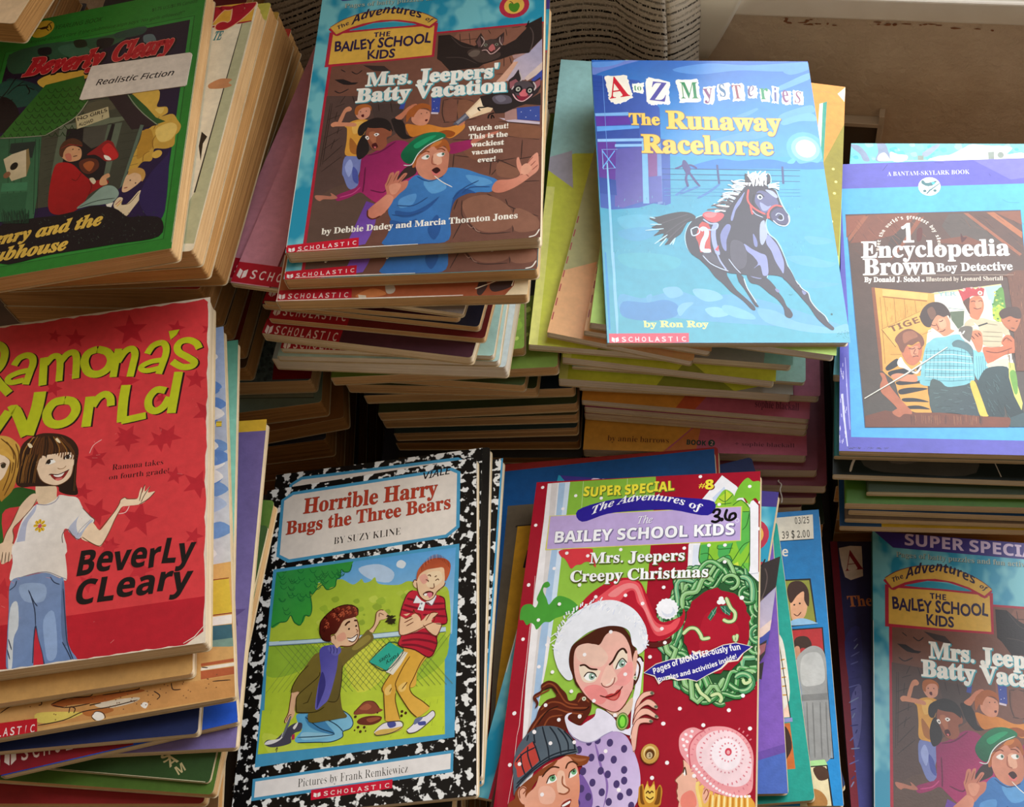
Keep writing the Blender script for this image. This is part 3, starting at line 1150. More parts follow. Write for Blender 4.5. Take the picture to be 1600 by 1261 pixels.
T('1','serif','3a2410',(75.24,156.27),(76.64,156.23),1.73)
Q c98a2c 358 863 2 -12 8 -5 4 14 6 -22 4 12 6 0 6 -12 5 22 9 -14 7 12 -1 20 -6 19 -44 4
Q f0c85a 372 862 6 -17 6 11 10 -11 4 17 -1 19 -11 9 -10 -8
Q 7a4a14 361 856 5 -5 4 29 5 13 -10 -4
Q 7a4a14 411 854 -6 0 -3 24 -4 14 12 -4
M 5a3410 60 376 868 5 -6 4 5 5 -5 4 4
M 5a3410 60 377 875 10 6 8 -6
Q f4c468 491 834 7 -2 25 20 33 13 56 -4 12 36 -123 5 G e8a440 508 855 580 899
Q f3b9a0 460 785 15 12 13 18 6 19 -1 22 8 46 -43 2 -3 -21 -5 -7 1 -6 -3 -10 3 -8 -1 -9 -6 -7 2 -6 13 -14 4 -12
Q f08a78 461 869 19 -13 12 9 4 26 -21 10 -15 -9
M 8a4a38 40 460 785 2 19 -3 12 -13 14 -2 6 6 7 -2 15 3 12 -1 6 6 9
Q fbfaf4 462 816 3 -9 3 5 -2 11
M 5a3a2a 60 462 816 3 -14 5 19
Q efb49a 509 867 4 -17 7 0 5 12 -3 16 -8 7
M a05a40 50 512 864 6 -12 5 10 -7 16
M d08a2c 90 528 864 -2 38
M fbe6a0 90 534 865 -1 36
M d08a2c 90 542 868 -2 32
M fbe6a0 90 548 863 -1 37
M d08a2c 90 554 865 0 35
M fbe6a0 90 561 866 -1 34
M d08a2c 90 568 862 -1 38
M fbe6a0 90 574 864 0 36
M d08a2c 90 580 866 0 33
M fbe6a0 90 587 862 1 37
M d08a2c 90 594 863 0 35
M fbe6a0 90 600 865 0 33
M d08a2c 90 606 861 2 37
M fbe6a0 90 613 862 1 36
M f8d880 140 497 834 -1 17 6 23 6 26
Q f0a0a4 448 746 2 -20 14 -15 19 -5 20 6 15 -7 24 -3 29 4 29 17 18 24 7 24 0 33 -1 42 -12 15 -32 7 -28 -5 -29 -11 -25 -20 -16 -26 -20 -24 -10 -16
Q f6d6da 490 760 7 -20 21 -20 24 -8 29 2 24 16 18 27 9 35 -6 36 -22 15 -29 -1 -27 -12 -24 -20 -18 -21
Q f9eaee 524 759 11 -20 27 -8 26 12 8 24 -6 26 -21 13 -24 -6 -15 -20
L e0808c 110 584 763 4 0
L e0808c 110 583 771 4 1
L e0808c 110 580 778 2 2
L e0808c 110 574 782 1 3
L e0808c 110 567 784 0 4
L e0808c 110 560 782 -1 4
L e0808c 110 554 778 -2 4
L e0808c 110 550 772 -4 1
L e0808c 110 548 764 -4 0
L e0808c 110 550 757 -4 -2
L e0808c 110 554 750 -4 -2
L e0808c 110 559 746 -1 -4
L e0808c 110 566 744 0 -4
L e0808c 110 573 745 1 -3
L e0808c 110 579 750 3 -4
L e0808c 110 583 756 3 -2
L d8909a 110 599 770 5 0
L d8909a 110 598 779 4 1
L d8909a 110 595 788 5 2
L d8909a 110 590 796 4 2
L d8909a 110 584 802 3 4
L d8909a 110 577 807 1 4
L d8909a 110 568 810 2 4
L d8909a 110 560 810 0 4
L d8909a 110 552 808 -2 4
L d8909a 110 544 803 -2 5
L d8909a 110 538 798 -4 2
L d8909a 110 532 790 -4 2
L d8909a 110 528 781 -4 1
L d8909a 110 528 772 -5 0
L d8909a 110 528 762 -4 -1
L d8909a 110 531 752 -4 -2
L d8909a 110 535 744 -3 -2
L d8909a 110 542 738 -3 -4
L d8909a 110 550 733 -2 -4
L d8909a 110 558 730 -1 -4
L d8909a 110 566 730 1 -4
L d8909a 110 575 732 1 -4
L d8909a 110 583 737 2 -4
L d8909a 110 590 743 3 -3
L d8909a 110 594 751 4 -2
L d8909a 110 598 760 4 -2
L e0808c 110 616 775 5 0
L e0808c 110 615 786 5 2
L e0808c 110 612 798 6 1
L e0808c 110 608 808 4 2
L e0808c 110 602 816 4 4
L e0808c 110 595 824 3 4
L e0808c 110 586 830 3 5
L e0808c 110 577 834 1 6
L e0808c 110 567 837 1 5
L e0808c 110 556 838 0 4
L e0808c 110 546 835 -1 5
L e0808c 110 537 832 -3 5
L e0808c 110 528 826 -3 4
L e0808c 110 520 819 -4 4
L e0808c 110 514 810 -5 3
L e0808c 110 508 800 -4 2
L e0808c 110 505 790 -5 1
L e0808c 110 504 778 -6 0
L e0808c 110 504 767 -5 -1
L e0808c 110 506 756 -5 -2
L e0808c 110 511 745 -5 -3
L e0808c 110 517 736 -4 -4
L e0808c 110 524 728 -3 -5
L e0808c 110 533 722 -3 -5
L e0808c 110 543 718 -1 -6
L e0808c 110 553 715 -1 -5
L e0808c 110 564 714 0 -4
L e0808c 110 574 716 1 -4
L e0808c 110 584 720 2 -5
L e0808c 110 593 726 3 -4
L e0808c 110 600 734 4 -4
L e0808c 110 607 743 5 -3
L e0808c 110 612 753 4 -2
L e0808c 110 615 764 5 -1
L e0808c 110 617 828 5 2
L e0808c 110 610 837 4 3
L e0808c 110 602 845 3 5
L e0808c 110 592 852 2 4
L e0808c 110 582 856 2 6
L e0808c 110 536 858 -1 6
L e0808c 110 526 854 -2 5
L e0808c 110 515 848 -3 5
L e0808c 110 506 840 -4 4
L e0808c 110 498 832 -4 3
L e0808c 110 492 821 -5 3
L e0808c 110 487 810 -6 2
L e0808c 110 484 798 -6 1
L e0808c 110 483 772 -6 0
L e0808c 110 485 760 -5 -2
L e0808c 110 489 748 -5 -2
L e0808c 110 495 738 -5 -4
L e0808c 110 502 728 -4 -5
L e0808c 110 511 719 -4 -5
L e0808c 110 520 712 -2 -5
L e0808c 110 589 710 3 -5
L e0808c 110 599 717 3 -5
L e0808c 110 608 725 4 -4
L e0808c 110 615 734 5 -3
E d8465a 1133 1526 32 37 0
E f4b0b4 1133 1528 16 19 0
E fbeef0 974 1598 15 14 0
E fbeef0 986 1612 14 13 0
E fbeef0 999 1626 14 13 0
E fbeef0 1012 1640 14 13 0
E fbeef0 1026 1654 14 13 0
E fbeef0 1039 1666 14 13 0
E fbeef0 1054 1678 14 13 0
E fbeef0 1068 1689 14 13 0
E fbeef0 1083 1699 14 13 0
E fbeef0 1098 1708 14 13 0
E fbeef0 1114 1715 14 13 0
E fbeef0 1130 1721 14 13 0
E fbeef0 1146 1726 14 13 0
E fbeef0 1163 1730 14 13 0
E fbeef0 1180 1732 14 13 0
E fbeef0 1198 1732 14 13 0
E fbeef0 1216 1731 14 13 0
E fbeef0 1234 1729 14 13 0
E fbeef0 915 1472 17 14 60
E fbeef0 928 1447 17 14 60
E fbeef0 957 1431 17 14 60
E fbeef0 921 1502 17 14 60
E fbeef0 935 1482 17 14 60
E fbeef0 953 1456 17 14 60
E fbeef0 932 1521 17 14 60
E fbeef0 943 1550 17 14 60
M d0606c 70 480 806 -6 -31 1 -27 14 -23 19 -13
Q 8a4522 39 904 14 -12 2 -20 47 -44 50 -29 24 -19 36 2 18 3 -1 7 -13 8 11 0 -12 7 -31 3 -32 -4 -38 29 -22 35 -4 50 -45 -1
Q efae92 112 820 20 -16 22 -10 22 -9 23 20 10 25 5 32 -1 28 -8 22 -113 5 -11 -31 21 -26 G e0906f 98 833 219 902
Q f4c4a8 154 826 16 -3 8 30 9 11 -11 11 -17 -5
Q f2b8a0 112 865 26 -6 17 19 -7 22 -29 -1
Q 8a4522 102 828 20 -16 29 -18 -11 18 -26 23
Q 8a4522 176 780 22 10 20 2 12 -7 -3 15 -18 8 -15 -8
Q a5603a 181 785 22 5 21 0 -10 6 -16 0
Q fbfaf4 129 853 6 -16 13 -5 6 10 -7 7
E 6fae7e 286 1679 31 32 0
E 1e3a2a 287 1677 12 12 0
Q fbfaf4 184 838 2 -15 12 -8 6 10 -7 8
E 6fae7e 390 1644 28 30 0
E 1e3a2a 390 1642 11 11 0
M 4a2412 80 116 838 12 -18 14 -8 16 2
M 4a2412 80 174 816 4 -13 12 -5 14 7
M 4a2412 60 129 853 6 -17 13 -5
M 4a2412 60 184 838 2 -15 12 -9
M 9a5236 70 168 833 2 20 17 11 -1 8 -10 5 -14 -2
Q 8a2a24 171 907 7 -12 17 -7 -1 13 -4 14 -12 1
Q fbfaf6 174 904 18 -12 0 6 -13 8
Q e9a08c 164 907 13 -17 17 -4 -16 9
Q efae92 59 879 3 -11 10 -6 8 6 -2 15 6 17 -8 5 -10 -9
M 8a4a30 60 66 892 -4 -18 8 -9 9 5 -7 11
Q 4f5c68 49 884 -7 -46 -4 -20 1 -31 7 -26 16 -26 24 -20 32 -5 30 5 26 17 14 16 13 24 -5 6 -30 5 -36 14 -33 26 -29 29 -15 22 G 5d6b76 54 735 166 783
Q c0433a 40 805 14 -26 28 -28 12 19 10 25 -18 21 -30 25 -8 -19
M 1d2733 75 44 804 16 -22 30 -17
M 1d2733 75 54 782 6 27 12 25
M 1d2733 75 70 763 3 23 15 32
M 1d2733 75 82 750 10 18 16 35
M 1d2733 75 102 712 8 22 13 33 6 27
M 1d2733 75 121 712 18 21 13 25 6 23
M 1d2733 75 142 715 18 17 13 21 3 21
M 1d2733 75 159 722 17 16 12 14 5 18
M 1d2733 75 86 715 -3 19 5 21
M 1d2733 75 68 734 -2 16
M 1d2733 75 52 867 20 -25 24 -24 34 -24 36 -13 32 -9
M 1d2733 75 53 857 21 -23 24 -24 31 -23 35 -14 32 -5
D fbf4f4 100 20 18 -6 121 2 183 105 -272 75 12 -108 28 -5 184 31 -45 150 -6 -104 102 14 -86 296 -231 134 38 -80 51 19 122 -42 -1 43 50 -108 -44 -48 113 241 -163 3 -78 -616 225 94 59 -54 44 -36 54 188 -117 -48 -35 128 32 47 24 -142 140 64 -62 47 114 -75 70 -61 -24 -56 -51 -39 -15 15 -60 276 34 36 -38 -10 -38 -2 -115 -284 320 39 37 53 -10 90 -4 121 18 -384 -20 60 49 363 -67 119 2 -157 36 97 2 93 -74 18 80 -194 87 -34 37 100 -8 -466 -143 121 15 53 -9 -68 69 -46 -28 107 24 81 20 -216 38 -26 2 93 70 189 -18
P efe6da 662 0 3 0 0 968 -2 0
"""

ART['BV'] = r"""
X dapple 0 0 665 0 0 968 -665 0
P b02438 44 968 4 -748 617 -12 0 760
P 6a4438 53 968 4 -742 608 -10 0 752 G 7d5242 100 950 600 300
C 10.8 30.0 133.0 193.5
P 56403a 50 428 204 21 10 139 -93 73 -37 119 -56 54 -30 -2
P 4a3a36 184 470 94 10 6 92 -70 12
Q 5d463c 52 824 59 -64 77 -2 26 71 -36 129 -126 -9
M 33241f 45 68 458 -6 228
M 33241f 45 73 458 -5 220
M 33241f 45 65 519 35 -15
M 33241f 45 65 584 47 -28
M 33241f 45 62 628 46 -40
M 33241f 45 70 670 48 -55
M 33241f 45 67 704 51 -48
M 33241f 45 82 474 28 -12
M 33241f 45 87 521 4 -32
M 33241f 45 99 573 2 -23
M 33241f 45 86 626 8 -36
M 33241f 45 96 461 12 -27
M 33241f 45 129 436 10 29
M 33241f 45 206 472 5 29
M 33241f 45 241 471 7 38
M 3c2822 55 391 478 39 -1 45 14
M 3c2822 55 394 560 40 -1 51 -5
M 3c2822 55 390 478 -1 47 9 35
M 3c2822 55 430 481 2 73
M 3c2822 55 479 501 5 43 22 -6
M 3c2822 55 423 624 51 4 70 -7 114 24
M 3c2822 55 548 703 49 32
M 3c2822 55 429 674 -1 46
M 3c2822 55 430 679 60 15 36 16 70 -7
M 3c2822 55 530 706 -2 49
M 3c2822 55 532 756 16 -26 0 -27
M 3c2822 55 612 642 -2 63
M 3c2822 55 546 570 112 25
M 3c2822 55 596 708 64 -8
M 3c2822 55 458 833 2 48 18 27
M 3c2822 55 523 817 35 25 36 28 65 31
M 3c2822 55 594 870 0 76
M 3c2822 55 461 902 -21 53
M 3c2822 55 447 828 -9 34
M 3c2822 55 602 784 58 1
M 3c2822 55 478 908 36 36 74 2
M 3c2822 55 572 838 6 18
Q 8a5d49 461 838 63 -17 62 49 2 63 -68 7 -42 -40
Q 855844 551 713 53 31 -10 26 -45 -12
Q 8b5e4a 600 871 55 34 1 38 -58 -1
Q 80523f 438 630 36 5 50 -7 -12 72 -43 -12
Q 84563f 550 580 104 19 3 42 -98 -23
Q 7d5040 398 483 29 1 1 70 -30 -4
Q 84563f 434 484 41 12 6 48 -43 10
P 3a4a9c 355 460 27 2 -1 60 -22 -3
P d8c8d0 358 519 20 3 0 6 -20 -3
P 8e5a4c 350 459 6 1 3 59 -8 1
P 3a4a9c 271 475 13 1 -4 24 -13 -2
P 3c4e96 594 527 63 -1 1 54 -61 -11
P c8b8c4 546 558 112 25 0 9 -86 -18
P a88078 562 531 32 -1 2 38 -33 1
D e8e8f4 25 607 543 25 -3 15 21 -27 2 -256 -83 9 25 -9 4
P 8a5a48 418 224 50 -2 33 0 44 2 67 -4 46 -22 0 50 -84 40 -104 -5 -65 -37
M 3c2822 45 424 228 4 46
M 3c2822 45 451 228 5 46
M 3c2822 45 419 254 61 0
M 3c2822 45 506 223 7 16
M 3c2822 45 556 225 4 27
M 3c2822 45 573 223 27 -3
P 8c5c48 495 352 80 -24 39 -7 0 41 -79 64 -21 -10
P b08a84 577 330 47 -7 -4 17 -38 4
M 3c2822 45 554 337 1 33
M 3c2822 45 534 397 49 1
M 3c2822 45 570 335 6 26
P c9b6c0 582 348 45 -28 33 -45 2 107 -49 45 -78 -3 42 -55 G a8a2bc 588 400 654 319
P d8c0b4 613 420 49 -56 0 36 -41 31
P 3a4a9c 632 429 30 -36 0 39 -20 9
P d9a78c 535 426 47 -71 13 1 -35 72
P e8c8a0 454 531 40 -52 36 42 -7 13 -58 19
P f4dcb8 459 532 37 -46 20 24 -46 36
P 2a201e 362 229 33 0 33 31 40 22 18 -12 50 13 19 6 30 -19 29 -39 3 -18 42 -25 1 87 -30 37 -6 14 -38 0 -37 14 -54 16 -11 10 -51 2 -30 4 -27 -40 -13 -12
Q 4a3a34 449 307 11 -14 28 3 27 22 27 -4 -4 21 -43 14 -25 -14
Q 6a5a50 452 311 16 -13 17 6 -7 17 -17 2
M 5a4a46 60 625 226 9 23 0 37 -8 37
M 4a3c38 50 399 237 32 41 39 12
M 4a3c38 50 389 318 47 6 42 27
M 151010 80 622 200 -5 17 -5 7
P 3a2a28 470 264 15 -32 7 16 5 16 33 -4 10 -11 12 -13 0 38 -7 25 -13 21 -14 2 -22 -14 -17 -17
P 6a4a48 474 268 8 -22 6 35 -7 7
P 6a4a48 540 276 9 -26 1 27 -6 11
M b09a90 60 486 246 10 21 -9 21
M b09a90 60 541 254 -1 18 8 16
Q 4a3a36 500 268 16 -8 20 11 4 20 -11 25 -11 4 -17 -15 -9 -12
Q c06a68 509 295 11 -15 8 17 -4 13 -9 -2
E 8a8a78 1001 564 20 21 0
E 8a8a78 1063 566 20 21 0
E 141010 1002 564 9 12 0
E 141010 1063 566 9 12 0
M d0a8a0 60 490 302 14 0 11 16 14 -6 13 -17
M 3a1010 80 508 304 10 7 8 -7
P 2b2322 491 475 45 -10 35 -7 14 23 21 20 27 -5 26 -18 1 46 -42 -8 -22 8 -36 18 -24 0 -8 -21 -27 -10
Q 5e5660 526 482 22 -8 26 10 6 21 -21 5 -24 -6
Q 76707c 534 483 19 -5 11 15 -16 9
M 151010 100 517 513 -16 3 -13 1 6 11
M 151010 90 534 539 -14 5 -3 14
M 151010 70 526 545 0 15
M 151010 70 528 545 6 13
P 32282a 570 422 13 -12 13 -25 9 34 3 15 24 -2 10 2 16 -14 1 37 -8 21 -18 18 -27 12 -21 -24 -17 -26
P 9a5a60 572 430 17 -9 8 11 -13 17 -10 6
P 9a5a60 642 438 16 -10 -1 22 -12 16
M c8b8b4 80 599 395 6 31 -19 20 -7 13
M c8b8b4 80 638 437 7 18 -5 14
Q 50464a 586 438 27 -8 21 14 6 25 -12 23 -22 6 -16 -20
Q d26a70 600 475 14 -15 10 14 -4 14 -14 -1
E 18141a 1193 919 48 57 0
E 18141a 1258 935 45 54 0
E b8b8a8 1193 919 26 34 0
E b8b8a8 1258 936 23 34 0
E 1a1a1a 1194 919 11 14 0
E 1a1a1a 1257 936 11 14 0
Q 8a2438 592 482 12 4 13 2 11 -3 -8 15 -16 2
M e0b0b0 70 582 475 11 21 17 9 18 -13 8 -11
P 241c1e 70 368 26 1 26 15 20 2 -9 7 -19 0 -15 -3 -12 -8
M 2a2022 70 75 411 17 10 24 -13
M 2a2022 70 118 342 16 11 15 -13
M 2a2022 60 86 331 14 11
P 3a2c2a 149 321 63 10 22 25 -52 -10
Q 7580b8 129 657 35 -2 16 25 -9 51 5 22 -15 19 -15 -9 -14 -35 -6 -18
Q 4a55a0 154 694 15 19 5 40 -16 -15
Q 98a4d4 132 692 12 -25 10 27 -8 35
Q d99a3c 118 547 20 -17 29 -4 19 14 -14 54 -4 58 -18 4 -22 -8 0 -45 -3 -46
Q a8662a 137 590 24 34 3 27 -22 -11
Q e8b45a 139 540 29 -6 2 28 -24 16
Q d08a68 97 529 6 -25 9 -23 12 -6 8 9 -4 8 -11 4 -5 18 -6 18
Q d08a68 77 536 11 -8 22 4 36 6 2 12 -30 -3 -25 -2 -11 1
Q d9957a 142 498 6 -18 21 -5 15 9 1 28 -11 13 -15 1 -11 -11
Q b0622c 142 503 2 -25 22 -8 20 10 2 18 -7 -14 -18 0 -11 11 -1 14
D 2a1a18 35 158 498 16 -1
Q 5a1a20 161 510 7 -2 1 10 -6 -1
Q 8a1f56 178 662 28 -12 26 -20 34 -18 36 12 24 51 6 96 -63 62 -35 -7 -29 -23 -23 -19 -26 14 -33 10 -5 -19 36 -16 20 -15 1 -62 G b02c68 179 670 312 769
M 66143f 80 189 698 1 52 -1 34
M 66143f 80 192 658 34 -10 40 -32
M 66143f 80 209 778 36 11 15 -24
M c0447e 70 128 796 34 -10 19 -20
Q b0705a 60 784 22 2 22 4 -3 -11 13 9 8 10 -14 3 -24 -2 -10 5 -12 -9
P 6a3c96 202 815 32 15 -2 59 -10 40 -11 27 -23 3 -22 -22 13 -44 G 7a52b0 181 843 218 953
Q 241c1c 160 615 12 -31 12 10 10 42 -8 22 -17 12 -9 -19
Q 241c1c 156 570 5 -23 24 -17 24 -6 27 11 15 25 -2 23 -61 -20 -16 21 -11 0
Q 241c1c 248 534 20 0 18 20 8 38 19 12 -26 5 -23 -25 -9 -24
Q 93523a 180 580 7 -26 25 4 26 6 13 10 1 18 -12 8 2 27 -16 16 -22 -6 -16 -29
Q b06a4a 189 577 18 1 3 42 -15 -16
Q 241c1c 184 556 26 -18 31 21 8 19 -22 -14 -25 -2
Q f0e8e0 179 592 7 -4 5 10 -5 4
Q f0e8e0 203 585 7 -5 8 5 -8 7
D 1a1414 50 186 595 24 -9
Q 4a1418 200 621 11 -6 7 15 -7 5 -6 -1
Q d86a6a 206 629 7 0 -2 6
Q cc7a2c 290 556 35 8 29 -1 41 15 33 -4 21 -9 5 19 -18 22 -21 12 -22 -12 -41 -13 -39 11 -15 -16 G d98a38 304 570 429 600
Q 9a4e1c 371 600 32 -12 26 12 -14 15
Q c87a5a 258 530 16 -16 20 -22 18 -8 6 8 -8 16 -21 12 -13 18
M 8a4a34 40 298 490 5 -6
M 8a4a34 40 304 498 9 -9
Q c87a5a 434 559 14 -6 6 12 -8 11 -10 -3
P 5a5a66 420 569 33 -37 13 18 -31 25
P 8a8a94 429 563 26 -26 4 5 -24 28
Q d48e70 304 532 10 -24 22 -2 18 12 1 24 -8 20 -22 2 -17 -13
Q a85a28 291 550 -1 -34 16 -21 22 -11 24 9 5 20 -13 -9 -19 1 -12 18 -3 9 -9 0
D 2a1a18 35 331 522 15 -2
Q 5a1a20 343 545 7 -1 -1 6 -5 1
Q 962458 416 639 29 -7 30 -2 3 22 -28 16 -32 4
Q c0705a 475 630 26 -13 43 -13 -3 10 -25 9 -28 16 -12 10
Q 3f7cb8 330 738 32 16 39 -5 13 -28 42 6 44 21 50 27 -14 35 -34 0 -34 4 -28 18 -11 46 1 80 -65 8 -104 -4 5 -29 10 -41 -13 -40 14 -47 23 -33 G 3368a8 421 728 294 932
Q 28538f 284 853 40 8 40 -19 34 -27 -30 41 -44 22 -35 -7
Q 28538f 272 883 39 11 31 -10 -22 28 -39 -3
Q 5a98cc 352 762 46 0 16 28 -38 14
Q 28538f 429 878 11 -46 34 -20 21 0 -35 -18 -24 24
Q 5a98cc 464 750 50 13 22 20 -42 5
Q 28538f 372 920 22 -45 13 44 -16 37
Q 5590c8 292 815 42 -14 -6 34 -34 10
M 23487c 70 286 836 43 4 37 -24
M 23487c 70 274 866 43 7 41 -13
M 23487c 70 457 811 23 -19 50 3
M 23487c 70 333 743 33 19 38 -13
M 23487c 70 433 826 27 -32 40 -23
Q c87a62 536 796 14 -21 34 -1 24 -12 -8 -27 -2 -27 6 -6 7 26 7 9 10 -17 14 -22 12 -7 3 31 -1 27 -20 21 -34 28 -38 18 -24 -4 G dc957c 546 792 639 730
M 8a4a3c 45 624 728 18 -25
M 8a4a3c 45 632 738 17 -20
M 8a4a3c 45 640 748 15 -16
M 8a4a3c 45 608 762 14 -2 10 10
Q e0a084 611 736 14 -12 14 15 -10 21 -17 -2
Q 3a2a2a 280 742 22 -34 22 -2 5 27 -31 20 -10 4
Q d48c70 325 679 17 -17 28 -20 25 2 19 20 2 36 -5 36 -24 20 -25 0 -22 -17 -12 -28 G c07a60 334 693 414 718
Q e2a88a 372 674 18 -8 8 33 -10 9 -11 -6
Q a85a28 318 701 7 -22 20 -21 17 -17 28 -21 18 6 10 29 -4 13 -12 -24 -21 8 -11 -10 -24 20 -16 21 -3 23
Q c87838 363 643 13 -15 18 -3 -10 15
Q b8683a 321 692 4 18 -7 0
Q 12764c 284 662 10 -23 27 -30 31 -16 33 1 19 14 -17 16 -32 11 -24 26 -15 35 -15 -1 -13 -15 G 0c5a3a 324 600 304 690
Q 1f9a66 318 632 36 -24 24 -3 -24 21 -27 20
M d8e8e0 50 294 701 22 0 15 -36 27 -29 39 -22
Q f2eae0 341 680 13 -10 9 5 -5 11 -10 0
Q f2eae0 382 672 12 -6 10 4 -4 9 -12 1
E 5a7a6a 715 1354 16 20 0
E 5a7a6a 799 1344 16 20 0
D 141414 30 358 677 42 -5
M 7a3a1c 70 339 666 14 -8 9 4
M 7a3a1c 70 381 654 14 -1 10 8
M a05a44 60 372 674 -1 27 13 6
Q 3a1414 372 724 13 -8 10 10 -4 11 -14 -2
Q d8706a 371 726 13 12 11 -8 -5 13 -12 -1
M e8e0d4 50 380 745 22 22 28 20
Q c87a62 253 860 -4 -53 6 -13 -7 -27 4 -13 6 -26 10 -5 2 10 -4 17 8 -26 10 -4 -2 14 -2 18 16 -22 10 0 -4 10 -11 17 13 -3 7 5 -5 21 -16 17 -12 16 -10 9
Q dc9478 260 768 21 -7 11 9 -12 26 -14 -1
M 8a4a3c 40 253 768 11 -36
M 8a4a3c 40 270 755 10 -28
M 8a4a3c 40 284 761 16 -26
Q c87a62 209 858 2 -16 23 -24 22 -20 18 10 -5 25 -19 29 -19 14 -17 -3 G d98f74 216 846 268 816
M 5a2418 80 208 845 2 21 15 10 19 -9
C 
F('press_bar',-0.2,188.9,38.5,186.6,38.8,192.7,0.7,194.7)
T('by Debbie Dadey and Marcia Thornton Jones','serif','f4ecdc',(18.03,183.12),(121.26,180.64),3.84,{'off': 0.012})
T('Watch out!','serif','f4ecdc',(93.0,119.6),(114.87,119.38),3.39,{'off': 0.02})
T('This is the','serif','f4ecdc',(93.24,125.21),(114.53,125.2),3.36,{'off': 0.02})
T('wackiest','serif','f4ecdc',(95.05,130.73),(112.55,130.72),3.33,{'off': 0.02})
T('vacation','serif','f4ecdc',(95.43,136.26),(112.28,135.99),3.3,{'off': 0.02})
T('ever!','serif','f4ecdc',(98.77,141.82),(108.65,141.73),3.27,{'off': 0.02})
M b08a78 30 475 912 11 13 6 -3 8 13 10 5
T('Mrs. Jeepers','serif','f4f0e4',(32.55,80.45),(105.22,81.55),9.74,{'off': 0.032,'shadow': ('4fa8b4',0.55,0.35,0.02)})
T("'",'serif','f4f0e4',(105.21,81.41),(108.12,81.43),9.74,{'off': 0.032,'shadow': ('4fa8b4',0.55,0.35,0.02)})
T('Batty Vacation','serif','f4f0e4',(27.91,92.21),(112.9,92.61),9.74,{'off': 0.032,'shadow': ('4fa8b4',0.55,0.35,0.02)})
P 3a2a7c 1 -3 323 -4 376 0 -6 49 -238 13 -393 -3
T('SUPER SPECIAL','sb','d8c0d8',(19.32,7.81),(104.79,9.69),7.81,{'off': 0.01})
T('Pages of batty puzzles and fun activities','serif','a8b8a8',(14.15,16.48),(100.62,16.03),3.51,{'shadow': ('2a4a54',0.25,0.3)})
P b4263c 37 179 51 -1 114 0 98 -2 58 1 -4 133 -156 4 -162 3
P e0b04a 48 188 154 -4 146 3 -1 116 -149 4 -151 0
Q 2f97ae 100 177 65 -19 68 2 63 17 -94 1
Q b4263c 36 162 6 16 20 18 34 -22 69 -22 61 0 60 17 46 27 25 -23 -21 18 -51 -20 -67 -18 -53 1 -65 19
P b4263c 36 162 26 34 38 -21 65 -20 61 -1 59 17 49 26 23 -26 -4 -6 -16 19 -59 -24 -60 -16 -60 2 -62 14 -38 21 -17 -23
P e0b04a 36 158 38 -27 54 -21 53 -7 54 3 53 15 40 21 28 23 -23 23 -44 -23 -48 -14 -53 -5 -54 8 -38 13 -38 22
M 7a2030 50 36 158 38 -27 54 -21 53 -7 54 3 53 15 40 21 28 23
T('The','sbi','2a1c3c',(12.21,34.06),(19.15,30.42),2.97,{'off': 0.0,'jit': 0.4})
T('Adventures','sbi','2a1c3c',(20.06,31.02),(61.67,31.38),6.49,{'arc': 7.0,'jit': 0.5,'off': 0.005})
T('of','sbi','2a1c3c',(63.51,32.04),(67.67,34.14),2.73,{'jit': 0.4})
T('THE','sb','2a1c44',(34.2,43.01),(44.13,42.69),3.77,{'jit': 0.7,'off': 0.008})
T('BAILEY SCHOOL','sans','2a1c44',(11.37,51.74),(68.3,51.23),7.52,{'jit': 0.8,'off': 0.03})
T('KIDS','sans','2a1c44',(31.63,60.14),(48.0,59.54),6.54,{'jit': 0.8,'off': 0.03})
E b42a44 1156 270 175 195 0
E e4b450 1156 268 118 133 0
Q 4a8a24 562 129 6 -7 8 5 12 -4 6 14 -6 19 -11 4 -12 -11
M 3a2a14 50 575 126 -6 -8 -5 -3
L 8a1c34 50 549 158 3 7
L 8a1c34 50 564 166 2 4
L 8a1c34 50 578 170 2 2
L 8a1c34 50 591 167 3 7
L 8a1c34 50 605 167 3 4
L e8e0d0 50 1 300 1 300 -1 350
L e8dfd0 60 30 965 170 0 150 1
M e8dfd0 70 635 965 17 -5 10 -18
"""

